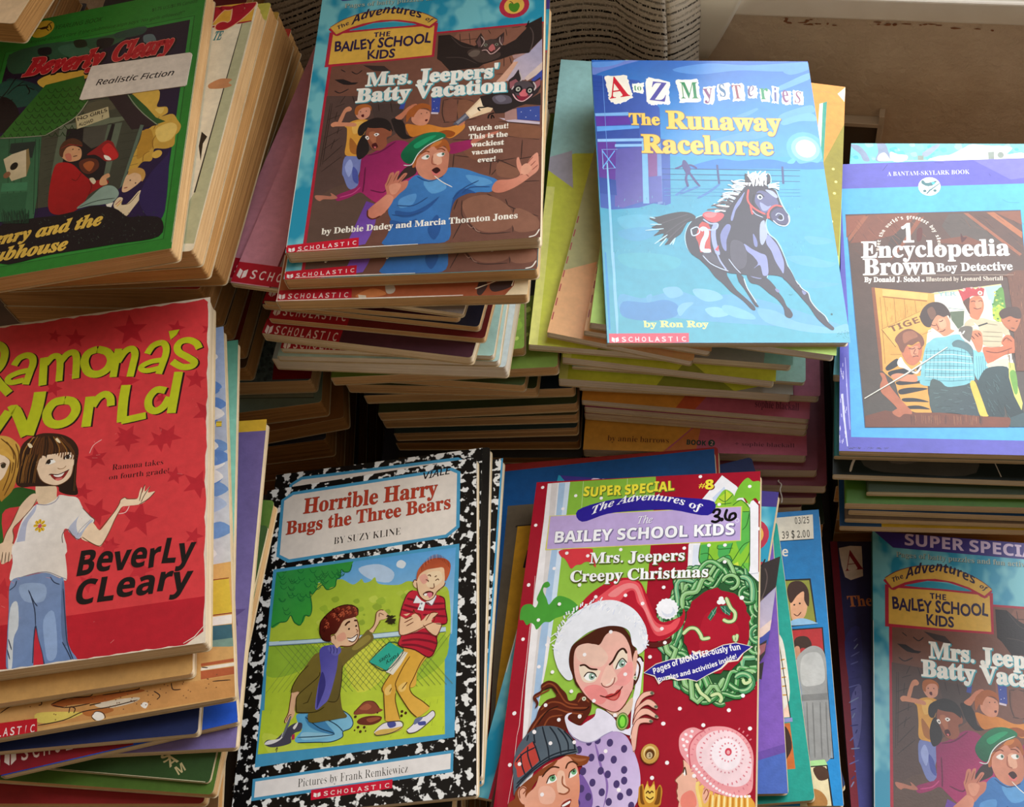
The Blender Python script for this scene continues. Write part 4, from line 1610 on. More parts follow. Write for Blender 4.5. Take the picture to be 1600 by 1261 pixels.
ART['RR'] = r"""
P 2b62b4 0 0 652 0 0 350 -652 0 G 4a9ad8 330 0 330 350
P 3f9cc0 0 350 652 0 0 604 -652 0 G 4aa4b8 330 350 330 954
Q 4f88cc 240 34 108 -24 122 6 155 -12 27 2 -2 24 -90 9 -122 -3 -124 16
Q 5c96d4 547 100 39 -23 49 -27 19 -4 -2 19 -52 27 -48 20
Q 5c9ad8 542 205 32 -19 63 -22 13 10 -1 15 -54 19 -51 26
Q 62a2dc 548 223 39 -19 47 -11 16 11 -1 18 -49 1 -47 15
Q 5a98d6 339 294 46 -18 67 -16 61 -11 5 15 -44 22 -60 7
Q 5896d4 415 206 39 -19 24 -11 3 7 -36 23
Q 4f88cc 576 31 48 -11 28 -5 1 15 -49 20 -26 -4
E 5aa8e0 1212 642 220 237 0
E 86c4ea 1213 642 166 176 0
E c8e4f0 1215 642 119 127 0
E fbf8ee 1216 643 95 98 0
Q 2c78c4 258 390 90 -32 58 7 60 -7 46 3 35 9 25 -8 12 12 34 -6 17 3 15 -4 3 25 -162 0 -146 2
Q 5ab0e0 547 371 16 -14 11 3 -10 14
Q 6a80c8 0 9 48 3 52 -12 43 0 -44 16 -68 27 -31 12
Q 5c90d8 2 9 61 -5 40 -5 -40 21 -55 8
P 27489c 0 55 138 21 54 102 -4 110 26 6 -13 218 -15 6 -34 -6 -41 14 -75 7 -34 -7 G 3a5cb0 -2 119 203 192
L 1e3a86 35 3 66 123 14
L 1e3a86 35 2 82 122 12
L 1e3a86 35 1 98 122 10
L 1e3a86 35 1 114 121 8
L 1e3a86 35 0 130 120 5
L 1e3a86 35 0 146 119 2
L 1e3a86 35 -1 161 119 1
L 1e3a86 35 -2 176 118 -1
L 1e3a86 35 -2 192 117 -4
P 7ab0e4 1 198 99 -5 -1 12 -97 3
P 5a2f9c 2 208 97 0 6 29 -101 8
P 5a9ce0 4 245 124 -5 0 11 -124 12
P 27489c 4 263 124 -12 -2 37 -122 8
P 8cbce8 4 290 163 -4 -1 10 -162 4
P 5a2f94 4 300 53 0 -1 91 -6 45 -47 -13
P 5a54a4 56 324 76 -8 -8 189 -59 21 -23 -4
P 7ab4e0 132 298 16 0 -8 214 -17 0
P 80508f 148 309 29 0 -5 109 -28 4
P 6f8ec8 176 298 12 0 -10 214 -14 3
P 8cbce8 54 308 130 -2 -1 8 -130 4
L 6ab0f0 110 16 331 34 60
L 6ab0f0 110 52 331 -38 60
L 8cc4f4 50 14 327 46 -1
L 8cc4f4 50 16 327 0 68 36 -4
P 27489c 3 423 47 10 0 52 -47 -7
P 5a60b0 144 422 37 -4 -3 87 -38 7
L 3a7c9c 35 368 669 2 -7
L 62b4c8 35 548 491 2 -5
L 62b4c8 35 65 640 0 -4
L 2f86a4 35 338 528 1 -6
L 62b4c8 35 132 675 0 -7
L 2f86a4 35 118 531 -1 -9
L 2f86a4 35 38 671 2 -5
L 3a7c9c 35 565 524 1 -4
L 62b4c8 35 555 642 0 -6
L 2f86a4 35 134 500 0 -8
L 3a7c9c 35 348 662 0 -6
L 62b4c8 35 488 521 0 -6
L 2f86a4 35 131 645 1 -5
L 62b4c8 35 262 526 0 -6
L 2f86a4 35 42 635 1 -8
L 62b4c8 35 108 507 0 -5
L 2f86a4 35 315 670 1 -7
L 62b4c8 35 244 510 1 -4
L 2f86a4 35 218 662 0 -8
L 62b4c8 35 340 510 0 -7
L 62b4c8 35 370 668 1 -5
L 3a7c9c 35 68 555 2 -3
L 62b4c8 35 432 649 0 -6
L 2f86a4 35 72 550 1 -5
L 3a7c9c 35 145 681 2 -7
L 62b4c8 35 474 497 0 -4
L 3a7c9c 35 262 640 2 -9
L 3a7c9c 35 289 522 0 -4
L 2f86a4 35 285 677 1 -9
L 62b4c8 35 564 530 2 -4
L 3a7c9c 35 298 658 2 -6
L 3a7c9c 35 468 540 1 -4
L 3a7c9c 35 199 660 -1 -6
L 62b4c8 35 460 535 2 -5
L 62b4c8 35 130 674 0 -4
L 3a7c9c 35 408 520 2 -8
L 3a7c9c 35 221 664 2 -5
L 3a7c9c 35 547 501 1 -6
L 2f86a4 35 216 640 -1 -6
L 2f86a4 35 508 508 2 -7
L 3a7c9c 35 127 671 1 -8
L 3a7c9c 35 207 527 0 -9
L 3a7c9c 35 140 662 1 -5
L 2f86a4 35 414 531 4 -9
L 2f86a4 35 123 676 0 -4
L 62b4c8 35 150 494 0 -8
L 3a7c9c 35 76 643 1 -3
L 62b4c8 35 264 509 2 -8
L 3a7c9c 35 326 680 0 -4
L 3a7c9c 35 340 512 0 -5
L 3a7c9c 35 106 653 0 -5
L 3a7c9c 35 120 530 0 -5
L 3a7c9c 35 108 637 -1 -3
L 2f86a4 35 350 530 0 -8
L 2f86a4 35 338 653 0 -5
L 2f86a4 35 428 515 2 -5
L 62b4c8 35 560 656 0 -8
L 2f86a4 35 208 551 0 -4
L 62b4c8 35 368 654 -1 -4
L 3a7c9c 35 256 522 0 -8
L 62b4c8 35 455 644 2 -7
L 62b4c8 35 198 523 0 -9
L 2f86a4 35 504 676 2 -4
L 62b4c8 35 334 512 0 -4
L 3a7c9c 35 222 666 -1 -3
L 2f86a4 35 342 535 2 -7
L 62b4c8 35 43 671 1 -7
L 62b4c8 35 560 532 1 -8
L 62b4c8 35 418 676 2 -3
L 62b4c8 35 496 535 1 -7
L 2f86a4 35 289 648 1 -6
L 2f86a4 35 314 512 0 -7
L 62b4c8 35 62 669 1 -7
L 3a7c9c 35 406 492 0 -4
L 2f86a4 35 252 656 2 -4
L 3a7c9c 35 391 552 2 -9
L 2f86a4 35 413 653 1 -5
L 2f86a4 35 130 532 0 -8
L 3a7c9c 35 435 646 1 -8
L 62b4c8 35 523 498 -1 -7
L 3a7c9c 35 298 650 0 -4
L 3a7c9c 35 424 500 1 -5
L 2f86a4 35 539 659 0 -6
L 3a7c9c 35 180 540 2 -8
L 62b4c8 35 498 654 0 -6
L 3a7c9c 35 401 495 -1 -7
L 62b4c8 35 306 654 2 -5
L 2f86a4 35 217 542 1 -5
L 62b4c8 35 487 678 1 -4
L 3a7c9c 35 104 554 0 -4
L 2f86a4 35 411 650 0 -8
L 62b4c8 35 424 542 0 -8
L 62b4c8 35 380 672 2 -6
L 2f86a4 35 62 555 0 -5
L 2f86a4 35 89 634 -1 -6
L 62b4c8 35 552 532 -2 -6
L 62b4c8 35 511 662 0 -5
L 2f86a4 35 146 534 0 -6
L 62b4c8 35 508 640 0 -8
L 2f86a4 35 450 534 0 -4
L 2f86a4 35 531 650 1 -7
L 2f86a4 35 296 552 2 -6
L 2f86a4 35 279 644 -1 -7
L 3a7c9c 35 354 533 0 -9
L 62b4c8 35 231 648 0 -4
L 2f86a4 35 584 520 -1 -5
L 3a7c9c 35 60 663 1 -3
L 62b4c8 35 75 542 -1 -4
L 3a7c9c 35 480 673 0 -3
L 62b4c8 35 80 550 0 -6
L 62b4c8 35 400 664 0 -4
L 62b4c8 35 182 518 1 -9
L 3a7c9c 35 545 642 1 -6
L 62b4c8 35 334 496 1 -4
L 2f86a4 35 564 640 2 -5
L 62b4c8 35 52 526 1 -7
L 2f86a4 35 316 639 2 -5
L 2f86a4 35 285 544 1 -4
L 62b4c8 35 292 671 2 -5
L 2f86a4 35 115 496 1 -8
L 62b4c8 35 552 665 0 -7
L 62b4c8 35 70 504 2 -8
L 62b4c8 35 74 670 1 -6
L 2f86a4 35 529 532 1 -6
L 2f86a4 35 471 664 2 -6
L 62b4c8 35 187 544 1 -6
L 62b4c8 35 201 640 0 -6
L 3a7c9c 35 76 541 0 -5
L 62b4c8 35 552 672 2 -8
L 62b4c8 35 377 505 -1 -4
L 3a7c9c 35 228 640 2 -6
L 2f86a4 35 95 525 1 -3
L 62b4c8 35 444 653 0 -5
L 62b4c8 35 540 520 0 -4
L 62b4c8 35 394 640 2 -6
L 62b4c8 35 98 544 1 -4
L 2f86a4 35 36 678 0 -8
L 62b4c8 35 258 504 1 -4
L 2f86a4 35 310 670 0 -8
L 2f86a4 35 484 533 1 -5
L 62b4c8 35 112 673 -1 -3
L 62b4c8 35 257 540 2 -5
L 3a7c9c 35 462 648 1 -6
L 3a7c9c 35 94 504 -2 -6
L 62b4c8 35 350 642 0 -8
L 3a7c9c 35 374 524 1 -8
L 3a7c9c 35 247 681 2 -7
L 62b4c8 35 406 525 1 -7
L 62b4c8 35 398 658 0 -4
L 3a7c9c 35 462 530 1 -9
Q 52a8c6 47 562 63 -13 85 13 -30 28 -86 13
Q 4c9ec6 50 603 75 -13 33 20 -53 26 -47 -10
Q 4ca8bc 43 682 88 -7 83 20 -31 35 -111 -9
Q 5aa0c8 41 806 57 12 50 -12 51 -11 72 23 69 -12 105 23 119 45 71 28 -2 17 -195 -17 -148 -11 -146 -17 -99 -11
Q 4a88c0 48 829 64 3 50 -9 34 17 -8 34 -70 14 -73 -14
Q 74b2d4 159 789 40 -6 14 23 -36 12
Q 7ab8d8 244 789 54 6 23 23 -41 11 -32 -17
Q 80bcdc 269 852 37 -6 28 22 -43 9
Q 78b4d8 194 852 16 -18 30 -2 -21 20 -19 22
Q 62a6cc 113 812 15 -6 -4 23 -10 0
Q 74b4d2 320 840 33 5 43 23 4 16 -50 -6 -32 -20
Q 6eaed0 412 852 48 6 52 32 56 13 41 7 39 -13 4 25 -88 3 -82 -15 -54 -20
Q 56a6c4 507 688 58 -4 57 17 24 7 -27 13 -69 -7
Q 52a2c2 504 761 41 -3 68 10 33 6 -64 13 -57 -9
Q 54a4c4 568 620 63 6 13 14 -56 7
L 2c4a80 55 184 393 176 2 222 3
L 2c4a80 55 183 412 175 2 221 3
L 2c4a80 55 181 431 176 2 220 3
L 38487c 220 344 379 0 66
L 38487c 220 532 384 -4 60
M 3f78b8 130 346 445 -35 29 -33 20
M 3f78b8 130 256 451 -26 23 -14 10
M 3f78b8 130 290 451 -60 29
L 4a90c8 50 185 461 389 2
L 4a90c8 50 184 473 388 1
L 4a90c8 50 184 485 387 1
Q 463f7c 246 365 8 0 8 15 5 14 -2 11 10 20 11 20 4 7 -6 0 -13 -20 -11 -20 -6 16 3 23 -6 2 -4 -25 4 -20 -8 -22
M 463f7c 110 262 380 10 2 13 10
M 463f7c 110 246 380 -12 8 -12 5
Q a8d4ec 343 533 15 -31 13 -24 31 -28 19 -12 5 -30 12 11 13 7 15 -4 19 10 5 -24 5 10 -1 22 -10 10 21 14 5 20 8 28 8 24 8 17 -2 20 -12 13 -19 -6 -16 -12 -13 -8 -7 20 5 30 17 20 11 26 8 34 5 25 9 23 8 30 10 9 -6 9 -26 -22 -18 -16 -33 -3 -7 9 -24 -2 -28 -7 -28 -5 -32 -5 -40 -23 -32 -19 -24 -23 -9 -30 3 -32 14 -30 18 -18 21 -10
Q 332c38 266 692 40 22 30 16 4 20 18 38 18 22 25 29 5 15 -10 0 -22 -28 -30 -28 -20 -26 -18 -19 -17 -29
Q 332c38 366 740 16 10 6 28 13 32 9 22 6 13 -10 -3 -12 -26 -13 -28 -12 -22
M c8dce8 50 384 756 6 29 11 25 10 22
Q 332c38 394 740 28 0 26 16 17 22 9 20 12 22 6 22 9 12 5 16 -8 10 -13 -7 -2 -25 -14 -25 -20 -19 -25 -26 -24 -9
Q 332c38 504 714 14 22 10 33 12 19 15 13 3 22 16 31 16 19 9 19 14 18 -6 7 -17 -13 -20 -24 -15 -32 -14 -22 -14 -22 -24 -35 -12 -19
M c8dcee 50 526 762 15 26 15 14 4 24 14 26 19 21 7 19
Q 7a7ea8 400 742 21 1 13 10 -6 5 -21 -6
Q 7a7ea8 467 788 11 6 -3 7 -7 -5
Q 7a7ea8 540 793 11 8 -6 7 -5 -6
Q 332c38 345 535 15 -31 14 -24 26 -28 18 -12 6 -30 10 10 14 8 16 -4 18 10 4 -24 7 10 -3 21 -9 11 21 13 6 21 6 28 10 24 8 16 -2 21 -12 13 -20 -6 -16 -12 -13 -8 -7 20 4 30 18 20 11 26 9 33 5 26 9 23 7 29 10 9 -7 10 -24 -23 -19 -15 -33 -4 -7 10 -25 -3 -26 -7 -28 -4 -28 -5 -40 -23 -32 -19 -24 -23 -8 -30 2 -33 14 -30 18 -17 22 -10 G 3a3240 324 582 481 714
Q 302a30 137 562 29 -7 18 -6 29 -7 23 -2 20 5 12 12 -8 12 -16 6 -9 14 -13 23 -16 14 -12 16 -20 7 15 -23 -29 13 14 -27 -29 8 18 -20 -22 -8 20 -13
M b4d8ec 70 154 562 -16 -4
M b4d8ec 70 175 596 -52 6
M b4d8ec 70 184 616 -38 30
M b4d8ec 70 206 626 -18 23
M b4d8ec 70 170 582 -32 0
M b4d8ec 70 181 626 -22 28
M b4d8ec 70 204 629 -8 20
M 4c444c 60 246 548 -35 14 -41 17
M 4c444c 60 254 559 -38 23 -37 30
M 4c444c 60 239 575 -31 31 -24 26
Q 8088b8 366 562 15 -41 20 -31 13 -17 -14 35 -17 26 -12 34
Q 767cb0 332 615 20 -33 12 7 -16 43 -4 36 -10 -13
Q 8a90c4 395 645 21 17 21 13 16 9 2 30 -3 29 -14 3 -5 -32 -18 10 13 -16 -12 -24 -15 -16
Q 8a90c4 464 615 14 17 12 23 8 33 2 22 -5 30 -7 -13 -11 -26 -8 -33 -11 -26
Q a4accc 447 582 13 -14 2 27 2 20 -16 33 -7 -13
Q 767cb0 424 612 9 23 -2 20 -8 -7
Q 4c4654 362 635 30 7 8 40 -10 38 -26 4 -10 -42
Q 4a4452 294 668 16 14 18 38 -32 -19 -20 -19
M b8c4dc 60 277 683 19 25 26 16 22 9
M b8c4dc 50 348 694 14 26 15 20
M 9aa4d0 90 316 672 8 29 15 29
Q 5c5c84 450 472 18 -3 21 14 13 10 4 21 -16 10 -16 14 -14 6 -10 -16 -10 -24
Q 8e94c0 454 507 20 14 11 -3 -13 16 -14 0
Q a4acd0 474 465 20 4 12 17 -4 7 -16 -13
Q 4a4668 482 544 16 -16 18 0 12 20 0 24 -13 10 -19 -7 -13 -10
M b4bcdc 60 494 552 8 -8 12 7 0 14 -9 3 -9 -6
M c4cce4 70 485 568 13 14 20 4 12 -14 0 -21
Q 1c1820 501 556 9 -6 4 10 -8 5
E e8ecf0 912 979 30 33 0
E 2a4a5c 913 980 17 21 0
E 0c0c10 914 980 9 11 0
M 241c24 70 446 480 12 -2 10 12
M 241e26 100 440 480 -6 27 6 27 16 18
M b8c0dc 50 429 534 10 14 19 10
M e8eef4 90 354 538 -21 -4 -10 4
M 6a5c60 90 356 534 -29 -4 -25 3
M 483e44 90 360 530 -25 -6 -6 -4
M 6a5c60 90 362 526 -30 -5 -9 -7
M f4f6f8 90 366 522 -22 -3 -22 -5
M 483e44 90 369 518 -21 -7 -33 9
M 6a5c60 90 372 514 -20 -10 -18 10
M 483e44 90 375 510 -19 0 -12 -6
M c8dcec 90 378 506 -20 -10 -25 11
M 483e44 90 381 502 -27 -6 -14 2
M c8dcec 90 384 498 -21 -8 -25 11
M c8dcec 90 387 494 -23 -9 -14 5
M 483e44 90 390 490 -19 -9 -26 7
M 6a5c60 90 393 486 -27 -10 -15 11
M e8eef4 90 396 482 -22 -2 -24 4
M c8dcec 90 399 478 -29 -4 -20 5
M e8eef4 90 402 474 -19 -9 -11 -1
M 483e44 90 405 470 -27 -5 -12 -2
M c8dcec 90 408 466 -28 -1 -25 -1
M e8eef4 90 411 462 -22 -2 -11 -5
M c8dcec 90 414 458 -24 -4 -22 -6
M f4f6f8 90 418 454 -31 -6 1 9
M 6a5c60 90 420 450 -18 -10 -19 3
M e8eef4 90 424 446 -25 -1 -20 -11
M f4f6f8 90 426 442 -31 -3 -1 -4
M c8dcec 90 430 438 -22 -6 -23 6
M f4f6f8 90 422 451 8 -27 1 -22
M f4f6f8 90 431 451 0 -27 -9 -9
M f4f6f8 90 429 453 6 -29 11 -19
M f4f6f8 90 432 444 -4 -20 18 -18
M f4f6f8 90 432 448 10 -24 11 -22
M e0e8f0 90 436 444 -2 -20 10 -10
M f4f6f8 90 441 454 0 -30 14 -16
M f4f6f8 90 442 450 6 -26 11 -11
M f4f6f8 90 451 450 3 -26 6 -10
M e0e8f0 90 448 453 7 -29 -11 -18
M f4f6f8 90 452 451 2 -27 -2 -14
M f4f6f8 90 459 445 -7 -21 16 -23
M f4f6f8 90 462 452 -7 -28 19 -10
M f4f6f8 90 458 452 10 -28 13 -23
M e0e8f0 90 468 454 -6 -30 13 -18
M e0e8f0 90 465 448 9 -24 6 -22
M f4f6f8 90 468 450 2 -26 18 -15
M f4f6f8 90 478 452 -2 -28 -4 -15
M f4f6f8 90 474 448 6 -24 -12 -12
M f4f6f8 90 478 445 0 -21 2 -12
M f0f4f8 70 484 448 15 -3 18 -4
M c0d0e0 70 484 450 15 -4 16 6
M f0f4f8 70 484 451 14 -3 18 3
M c0d0e0 70 484 452 14 -2 17 2
M f0f4f8 70 484 454 14 -2 17 8
M c0d0e0 70 484 455 14 -1 17 4
M c0d0e0 70 483 456 15 -1 16 6
M c0d0e0 70 483 458 15 -1 16 9
M c0d0e0 70 483 460 15 -2 16 9
P 38303a 418 441 3 -33 9 14 8 19
P 38303a 480 445 6 -37 7 10 -2 23
M d8504c 110 426 464 -6 30 5 20 18 20 23 14
M d8504c 110 516 522 -19 -4 -19 16 -8 28
M d8504c 110 426 514 2 28 2 6
M d8504c 110 471 544 4 18
Q d84a50 288 555 3 -11 14 -5 17 3 20 2 6 8 -12 16 -17 7 -17 -5
Q ee7a7c 292 548 16 -6 20 3 -10 13 -18 0
P c0443c 276 582 9 -10 16 7 5 16 -5 54 1 24 -31 0 -3 -31 -6 -17
M 98a4dc 260 324 579 -10 23 -1 40 8 40
M a8b8e4 90 288 564 19 15 20 0 -4 16 -17 5 -15 -5
P d84a50 312 665 12 -15 -2 20
M c8d8f4 260 278 602 8 -7 8 7 -2 17 -10 20 -4 26 23 3
M c8d8f4 70 251 598 18 -8 6 15 -8 10 -13 3 -3 -20
P f8f6f0 38 63 10 -3 7 2 9 0 13 -2 7 0 9 -2 11 2 -1 6 0 6 3 1 2 7 -2 2 1 4 1 6 2 10 1 7 2 6 0 5 3 6 -3 6 4 7 -4 3 -7 2 -3 4 -4 2 -3 4 -4 2 -4 0 -4 2 -4 2 -2 4 -4 -3 -4 1 -3 2 -1 0 -4 0 -4 -2 0 -4 -4 -1 -4 1 0 -6 -3 -2 -2 -2 -1 -6 4 -5 -5 -3 2 -5 1 -6 -4 -4 1 -8 -2 -6 -1 -9 2 -8 -3 -8 -3 -8
P efe8d8 36 62 10 -4 8 2 9 0 13 -2 7 0 9 -3 11 3 -1 6 0 6 2 2 3 6 -3 2 2 5 0 5 3 9 1 8 2 6 0 5 2 5 -2 7 4 8 -4 2 -7 2 -3 4 -4 2 -4 4 -4 2 -4 0 -3 2 -4 2 -2 3 -4 -2 -4 1 -3 1 -2 1 -3 -1 -3 -1 0 -4 -5 -1 -4 1 -1 -6 -3 -2 -1 -1 -1 -7 3 -4 -4 -4 2 -4 1 -6 -3 -5 0 -8 -2 -6 -2 -10 2 -7 -2 -8 -3 -8
T('A','serif','c81830',(9.77,28.87),(21.47,26.7),15.25,{'off': 0.0})
P f8f6f0 118 88 2 4 6 -2 4 0 7 -4 4 2 3 0 9 -3 -3 6 2 6 -4 4 0 5 2 11 -2 3 -1 6 -1 -1 -5 0 -6 -3 -5 0 -4 -2 -2 -1 -5 2 -1 -7 0 -2 2 -7 -1 1 -3 -7 0 -6
P eef0e4 118 86 1 3 6 -1 4 0 7 -4 3 3 5 -1 8 -3 -3 6 3 6 -4 4 -1 6 2 10 -1 3 -2 5 -1 0 -6 0 -5 -2 -5 -1 -4 -2 -3 -1 -4 2 0 -7 -2 -3 3 -6 -1 1 -2 -6 0 -7
T('to','serif','3f8a50',(24.1,22.78),(28.74,22.74),4.52,{'off': -0.01})
P f8f6f0 161 74 -2 -4 5 2 0 -2 3 -1 -1 -3 3 0 1 0 8 2 10 4 10 0 6 1 10 5 6 1 10 4 -1 3 1 7 -2 5 -1 4 -3 7 1 7 1 3 -2 7 -2 6 2 6 0 8 0 4 2 6 -2 6 -2 2 -6 2 -2 -2 -2 0 -6 0 -1 -4 -5 4 -4 0 -4 0 -4 -2 -2 5 -7 -2 -2 3 -5 -2 -2 2 -2 -1 -4 -6 -3 3 -1 -5 -3 -3 -1 0 2 -10 0 -12 0 -16 0 -10 0 -13 0 -8
P eeeae0 160 72 -2 -3 5 1 -1 -2 4 -1 0 -4 2 1 1 0 7 2 10 4 10 0 6 2 10 4 7 2 10 4 -1 2 1 8 -1 4 -2 4 -3 8 1 6 1 4 -1 6 -3 5 3 7 -2 9 0 3 3 6 -2 6 -2 2 -6 2 -1 -3 -3 0 -6 1 -1 -4 -5 3 -3 0 -5 1 -5 -2 0 6 -8 -3 -2 3 -5 -2 -2 2 -1 -1 -4 -6 -4 2 -1 -3 -3 -4 -1 0 1 -10 0 -12 0 -16 0 -10 0 -13 0 -8
T('Z','serif','5450a0',(32.52,29.61),(42.62,31.03),14.16,{'off': 0.0})
P f8f6f0 249 76 7 -3 11 3 9 -3 9 0 11 1 6 -2 10 -2 3 6 -3 4 4 3 -2 4 -2 5 4 6 0 4 -2 7 0 11 0 7 2 5 0 7 2 5 -2 7 -8 4 -7 1 -11 0 -8 0 -11 0 -7 2 -12 0 4 -9 -2 -2 0 -5 0 -8 0 -3 1 -5 -1 -7 0 -4 -2 -6 -2 -9 1 -4 -3 -6 -1 -8
P efe8d8 248 74 7 -3 11 2 8 -1 10 0 10 0 7 -2 10 -2 3 6 -3 4 3 3 -2 4 -1 6 4 5 0 4 -1 8 -2 10 1 8 1 4 0 8 4 4 -3 7 -8 4 -7 1 -10 0 -9 0 -11 0 -6 2 -13 0 5 -8 -2 -2 -2 -6 2 -8 -2 -3 2 -5 -1 -7 -1 -4 -1 -6 -2 -9 1 -4 -3 -6 -1 -8
T('M','serif','2c8454',(51.53,28.35),(62.37,28.28),12.05,{'off': 0.0})
P f8f6f0 329 101 6 -1 3 1 8 -3 3 0 5 2 6 -4 6 0 -5 10 -1 10 0 7 -2 14 -1 10 -3 9 -2 5 -4 4 -4 -4 -4 1 -2 2 -4 -1 -3 -2 -6 -2 1 -9 2 -7 1 -6 -3 -13 0 -4 2 -12
P efe8d8 328 99 6 0 2 0 9 -3 3 0 5 2 6 -4 6 1 -5 9 -1 10 1 8 -3 13 -1 10 -2 9 -3 5 -4 4 -5 -4 -2 1 -4 2 -4 -1 -2 -2 -6 -1 1 -10 1 -7 2 -6 -3 -12 0 -5 1 -12
T('y','serif','7a3c70',(65.53,28.63),(71.23,28.21),11.05,{'off': 0.0})
P f8f6f0 372 91 6 -1 5 -2 3 1 6 -2 4 -1 9 -2 3 2 2 5 -5 9 -1 12 1 9 -1 4 -2 10 2 10 -5 -3 -4 2 -7 2 -6 0 -5 2 -4 2 -5 -2 0 -8 -1 -9 4 -5 -3 -11 0 -6 2 -10
P efe8d8 371 89 5 -1 6 -2 3 2 6 -3 4 -1 9 -2 2 1 3 6 -5 9 -1 12 1 9 -2 4 -1 10 1 10 -4 -2 -4 1 -8 2 -5 0 -5 2 -4 2 -4 -2 0 -8 -2 -9 4 -6 -4 -10 2 -6 0 -9
T('s','serif','3c6890',(74.54,26.92),(79.21,26.66),13.54,{'off': 0.0})
P f8f6f0 414 88 6 -2 4 3 6 -3 4 4 4 -2 6 -2 4 3 2 4 -1 10 -1 9 2 12 0 4 -2 11 0 8 -4 3 -7 -2 -5 1 -5 3 -2 -2 -7 0 -7 3 3 -13 0 -8 1 -6 0 -8 0 -10 -1 -12
P efe8d8 413 86 6 -2 3 4 8 -3 2 3 4 -2 7 -3 4 4 2 5 -1 9 0 10 1 11 1 4 -3 12 0 7 -5 3 -6 -2 -5 2 -5 2 -2 -2 -8 1 -6 2 4 -12 0 -9 0 -7 0 -7 0 -10 0 -12
T('T','serif','8a4050',(82.68,28.36),(88.37,28.09),9.98,{'off': 0.0})
P f8f6f0 460 98 4 -2 4 2 6 -2 2 -3 2 3 7 0 2 -2 -1 5 3 5 -3 10 4 5 -4 9 -2 6 0 8 -1 -3 -5 -1 -2 2 -5 1 -3 -3 -3 2 -7 -1 1 -4 -1 -5 0 -7 0 -7 2 -5 1 -9
P efe8d8 459 96 4 -2 3 2 7 -1 2 -3 3 1 6 1 2 -2 -1 6 3 4 -3 10 3 5 -3 9 -1 6 -1 8 -1 -2 -5 -1 -2 2 -5 0 -4 -2 -2 2 -7 -2 1 -4 0 -5 0 -6 0 -8 2 -5 0 -9
T('e','bi','5c4470',(91.79,26.57),(96.14,26.54),11.72,{'off': -0.006})
P f8f6f0 496 105 4 3 5 1 5 0 4 0 6 3 0 -4 5 2 2 7 -1 9 -2 3 -2 7 0 8 -1 6 1 3 -6 0 -2 -1 -4 0 -4 0 -6 -1 -2 3 -2 -4 0 -8 -2 -1 1 -7 3 -6 -4 -6 2 -9
P efe8d8 495 103 4 3 5 2 5 0 5 0 4 3 2 -5 4 2 2 8 -1 8 -2 4 -3 7 1 7 -1 6 0 4 -5 -1 -3 0 -2 -1 -5 0 -6 -1 -1 3 -3 -3 0 -9 -1 -1 0 -7 2 -6 -3 -6 2 -8
T('r','serif','2c8454',(98.82,28.77),(103.96,28.73),12.07,{'off': 0})
P f8f6f0 533 96 3 0 2 0 6 2 0 -1 5 3 3 -1 2 2 -3 11 -1 6 2 7 -2 11 -2 9 -2 7 1 8 -5 -1 -1 1 -1 -3 -3 -1 -3 3 -4 -3 -4 2 5 -10 -2 -11 0 -5 3 -8 0 -10 1 -12
P efe8d8 532 94 3 -1 3 1 4 2 0 -1 6 3 3 0 2 1 -3 10 0 7 0 7 0 11 -3 10 -2 6 1 9 -4 -1 -2 0 -2 -2 -2 -2 -2 4 -5 -4 -4 2 5 -10 -2 -11 0 -5 2 -8 2 -10 0 -12
T('i','serif','444c88',(106.21,30.21),(108.91,30.42),10.37,{'off': -0.005})
P f8f6f0 560 117 7 2 1 -1 6 -4 6 2 2 0 6 0 2 0 -4 7 3 6 -3 7 -1 6 0 7 -3 7 2 9 -3 -4 -6 1 -3 2 -7 0 1 -4 -6 0 -2 0 -1 -6 1 -4 0 -9 3 -5 -1 -8 0 -6
P efe8d8 560 115 6 2 2 -1 5 -4 5 1 2 0 6 0 3 1 -4 8 3 5 -3 7 -1 7 0 6 -2 7 1 10 -3 -5 -6 1 -4 2 -6 0 1 -4 -7 0 0 1 -2 -7 1 -4 1 -9 2 -5 -1 -8 -1 -6
T('e','serif','7a4070',(111.78,30.69),(116.01,30.67),12.58,{'off': 0.0})
P f8f6f0 596 109 5 3 3 2 6 -2 2 4 3 -3 7 4 2 -2 -1 9 -1 5 2 7 -2 6 0 8 -2 6 0 6 -5 2 -3 -1 -6 1 -2 -4 -7 1 -3 -2 -4 3 1 -6 1 -9 0 -10 0 -7 2 -3 0 -9
P efe8d8 595 108 5 2 2 2 8 -3 2 4 2 -1 8 3 2 -2 -2 9 0 6 0 6 -2 6 0 8 -2 6 0 6 -4 1 -3 0 -6 2 -2 -4 -7 0 -4 -1 -2 2 0 -6 0 -9 2 -10 -1 -6 2 -4 -1 -9
T('S','it','7a3c64',(118.82,30.94),(123.2,31.21),8.16,{'off': 0.006})
T('The','serif','f0c860',(19.91,47.55),(37.88,47.73),8.07,{'off': 0.022,'outline': ('a8743c',0.014),'shadow': ('3a5c94',0.35,0.4,0.012)})
T('Runaway','serif','f0c860',(41.46,50.04),(108.66,51.61),12.33,{'off': 0.022,'outline': ('a8743c',0.014),'shadow': ('3a5c94',0.35,0.4,0.012)})
T('Racehorse','serif','f0c860',(25.98,67.27),(102.43,68.74),12.49,{'off': 0.022,'outline': ('a8743c',0.014),'shadow': ('3a5c94',0.35,0.4,0.012)})
T('by Ron Roy','serif','e4e48c',(19.91,181.38),(54.81,181.4),3.78,{'off': 0.02})
F('press_bar',1.0,185.3,43.9,185.0,43.5,190.6,1.0,192.0,'dc3a54')
L 8cc8ec 130 28 374 0 107 0 102 -1 99 1 84
L 86c0ea 160 30 673 -2 116 1 85 -1 53
L 2a8cc8 160 8 673 0 116 0 126
L 6a9ce0 30 30 58 0 98 0 110 0 108
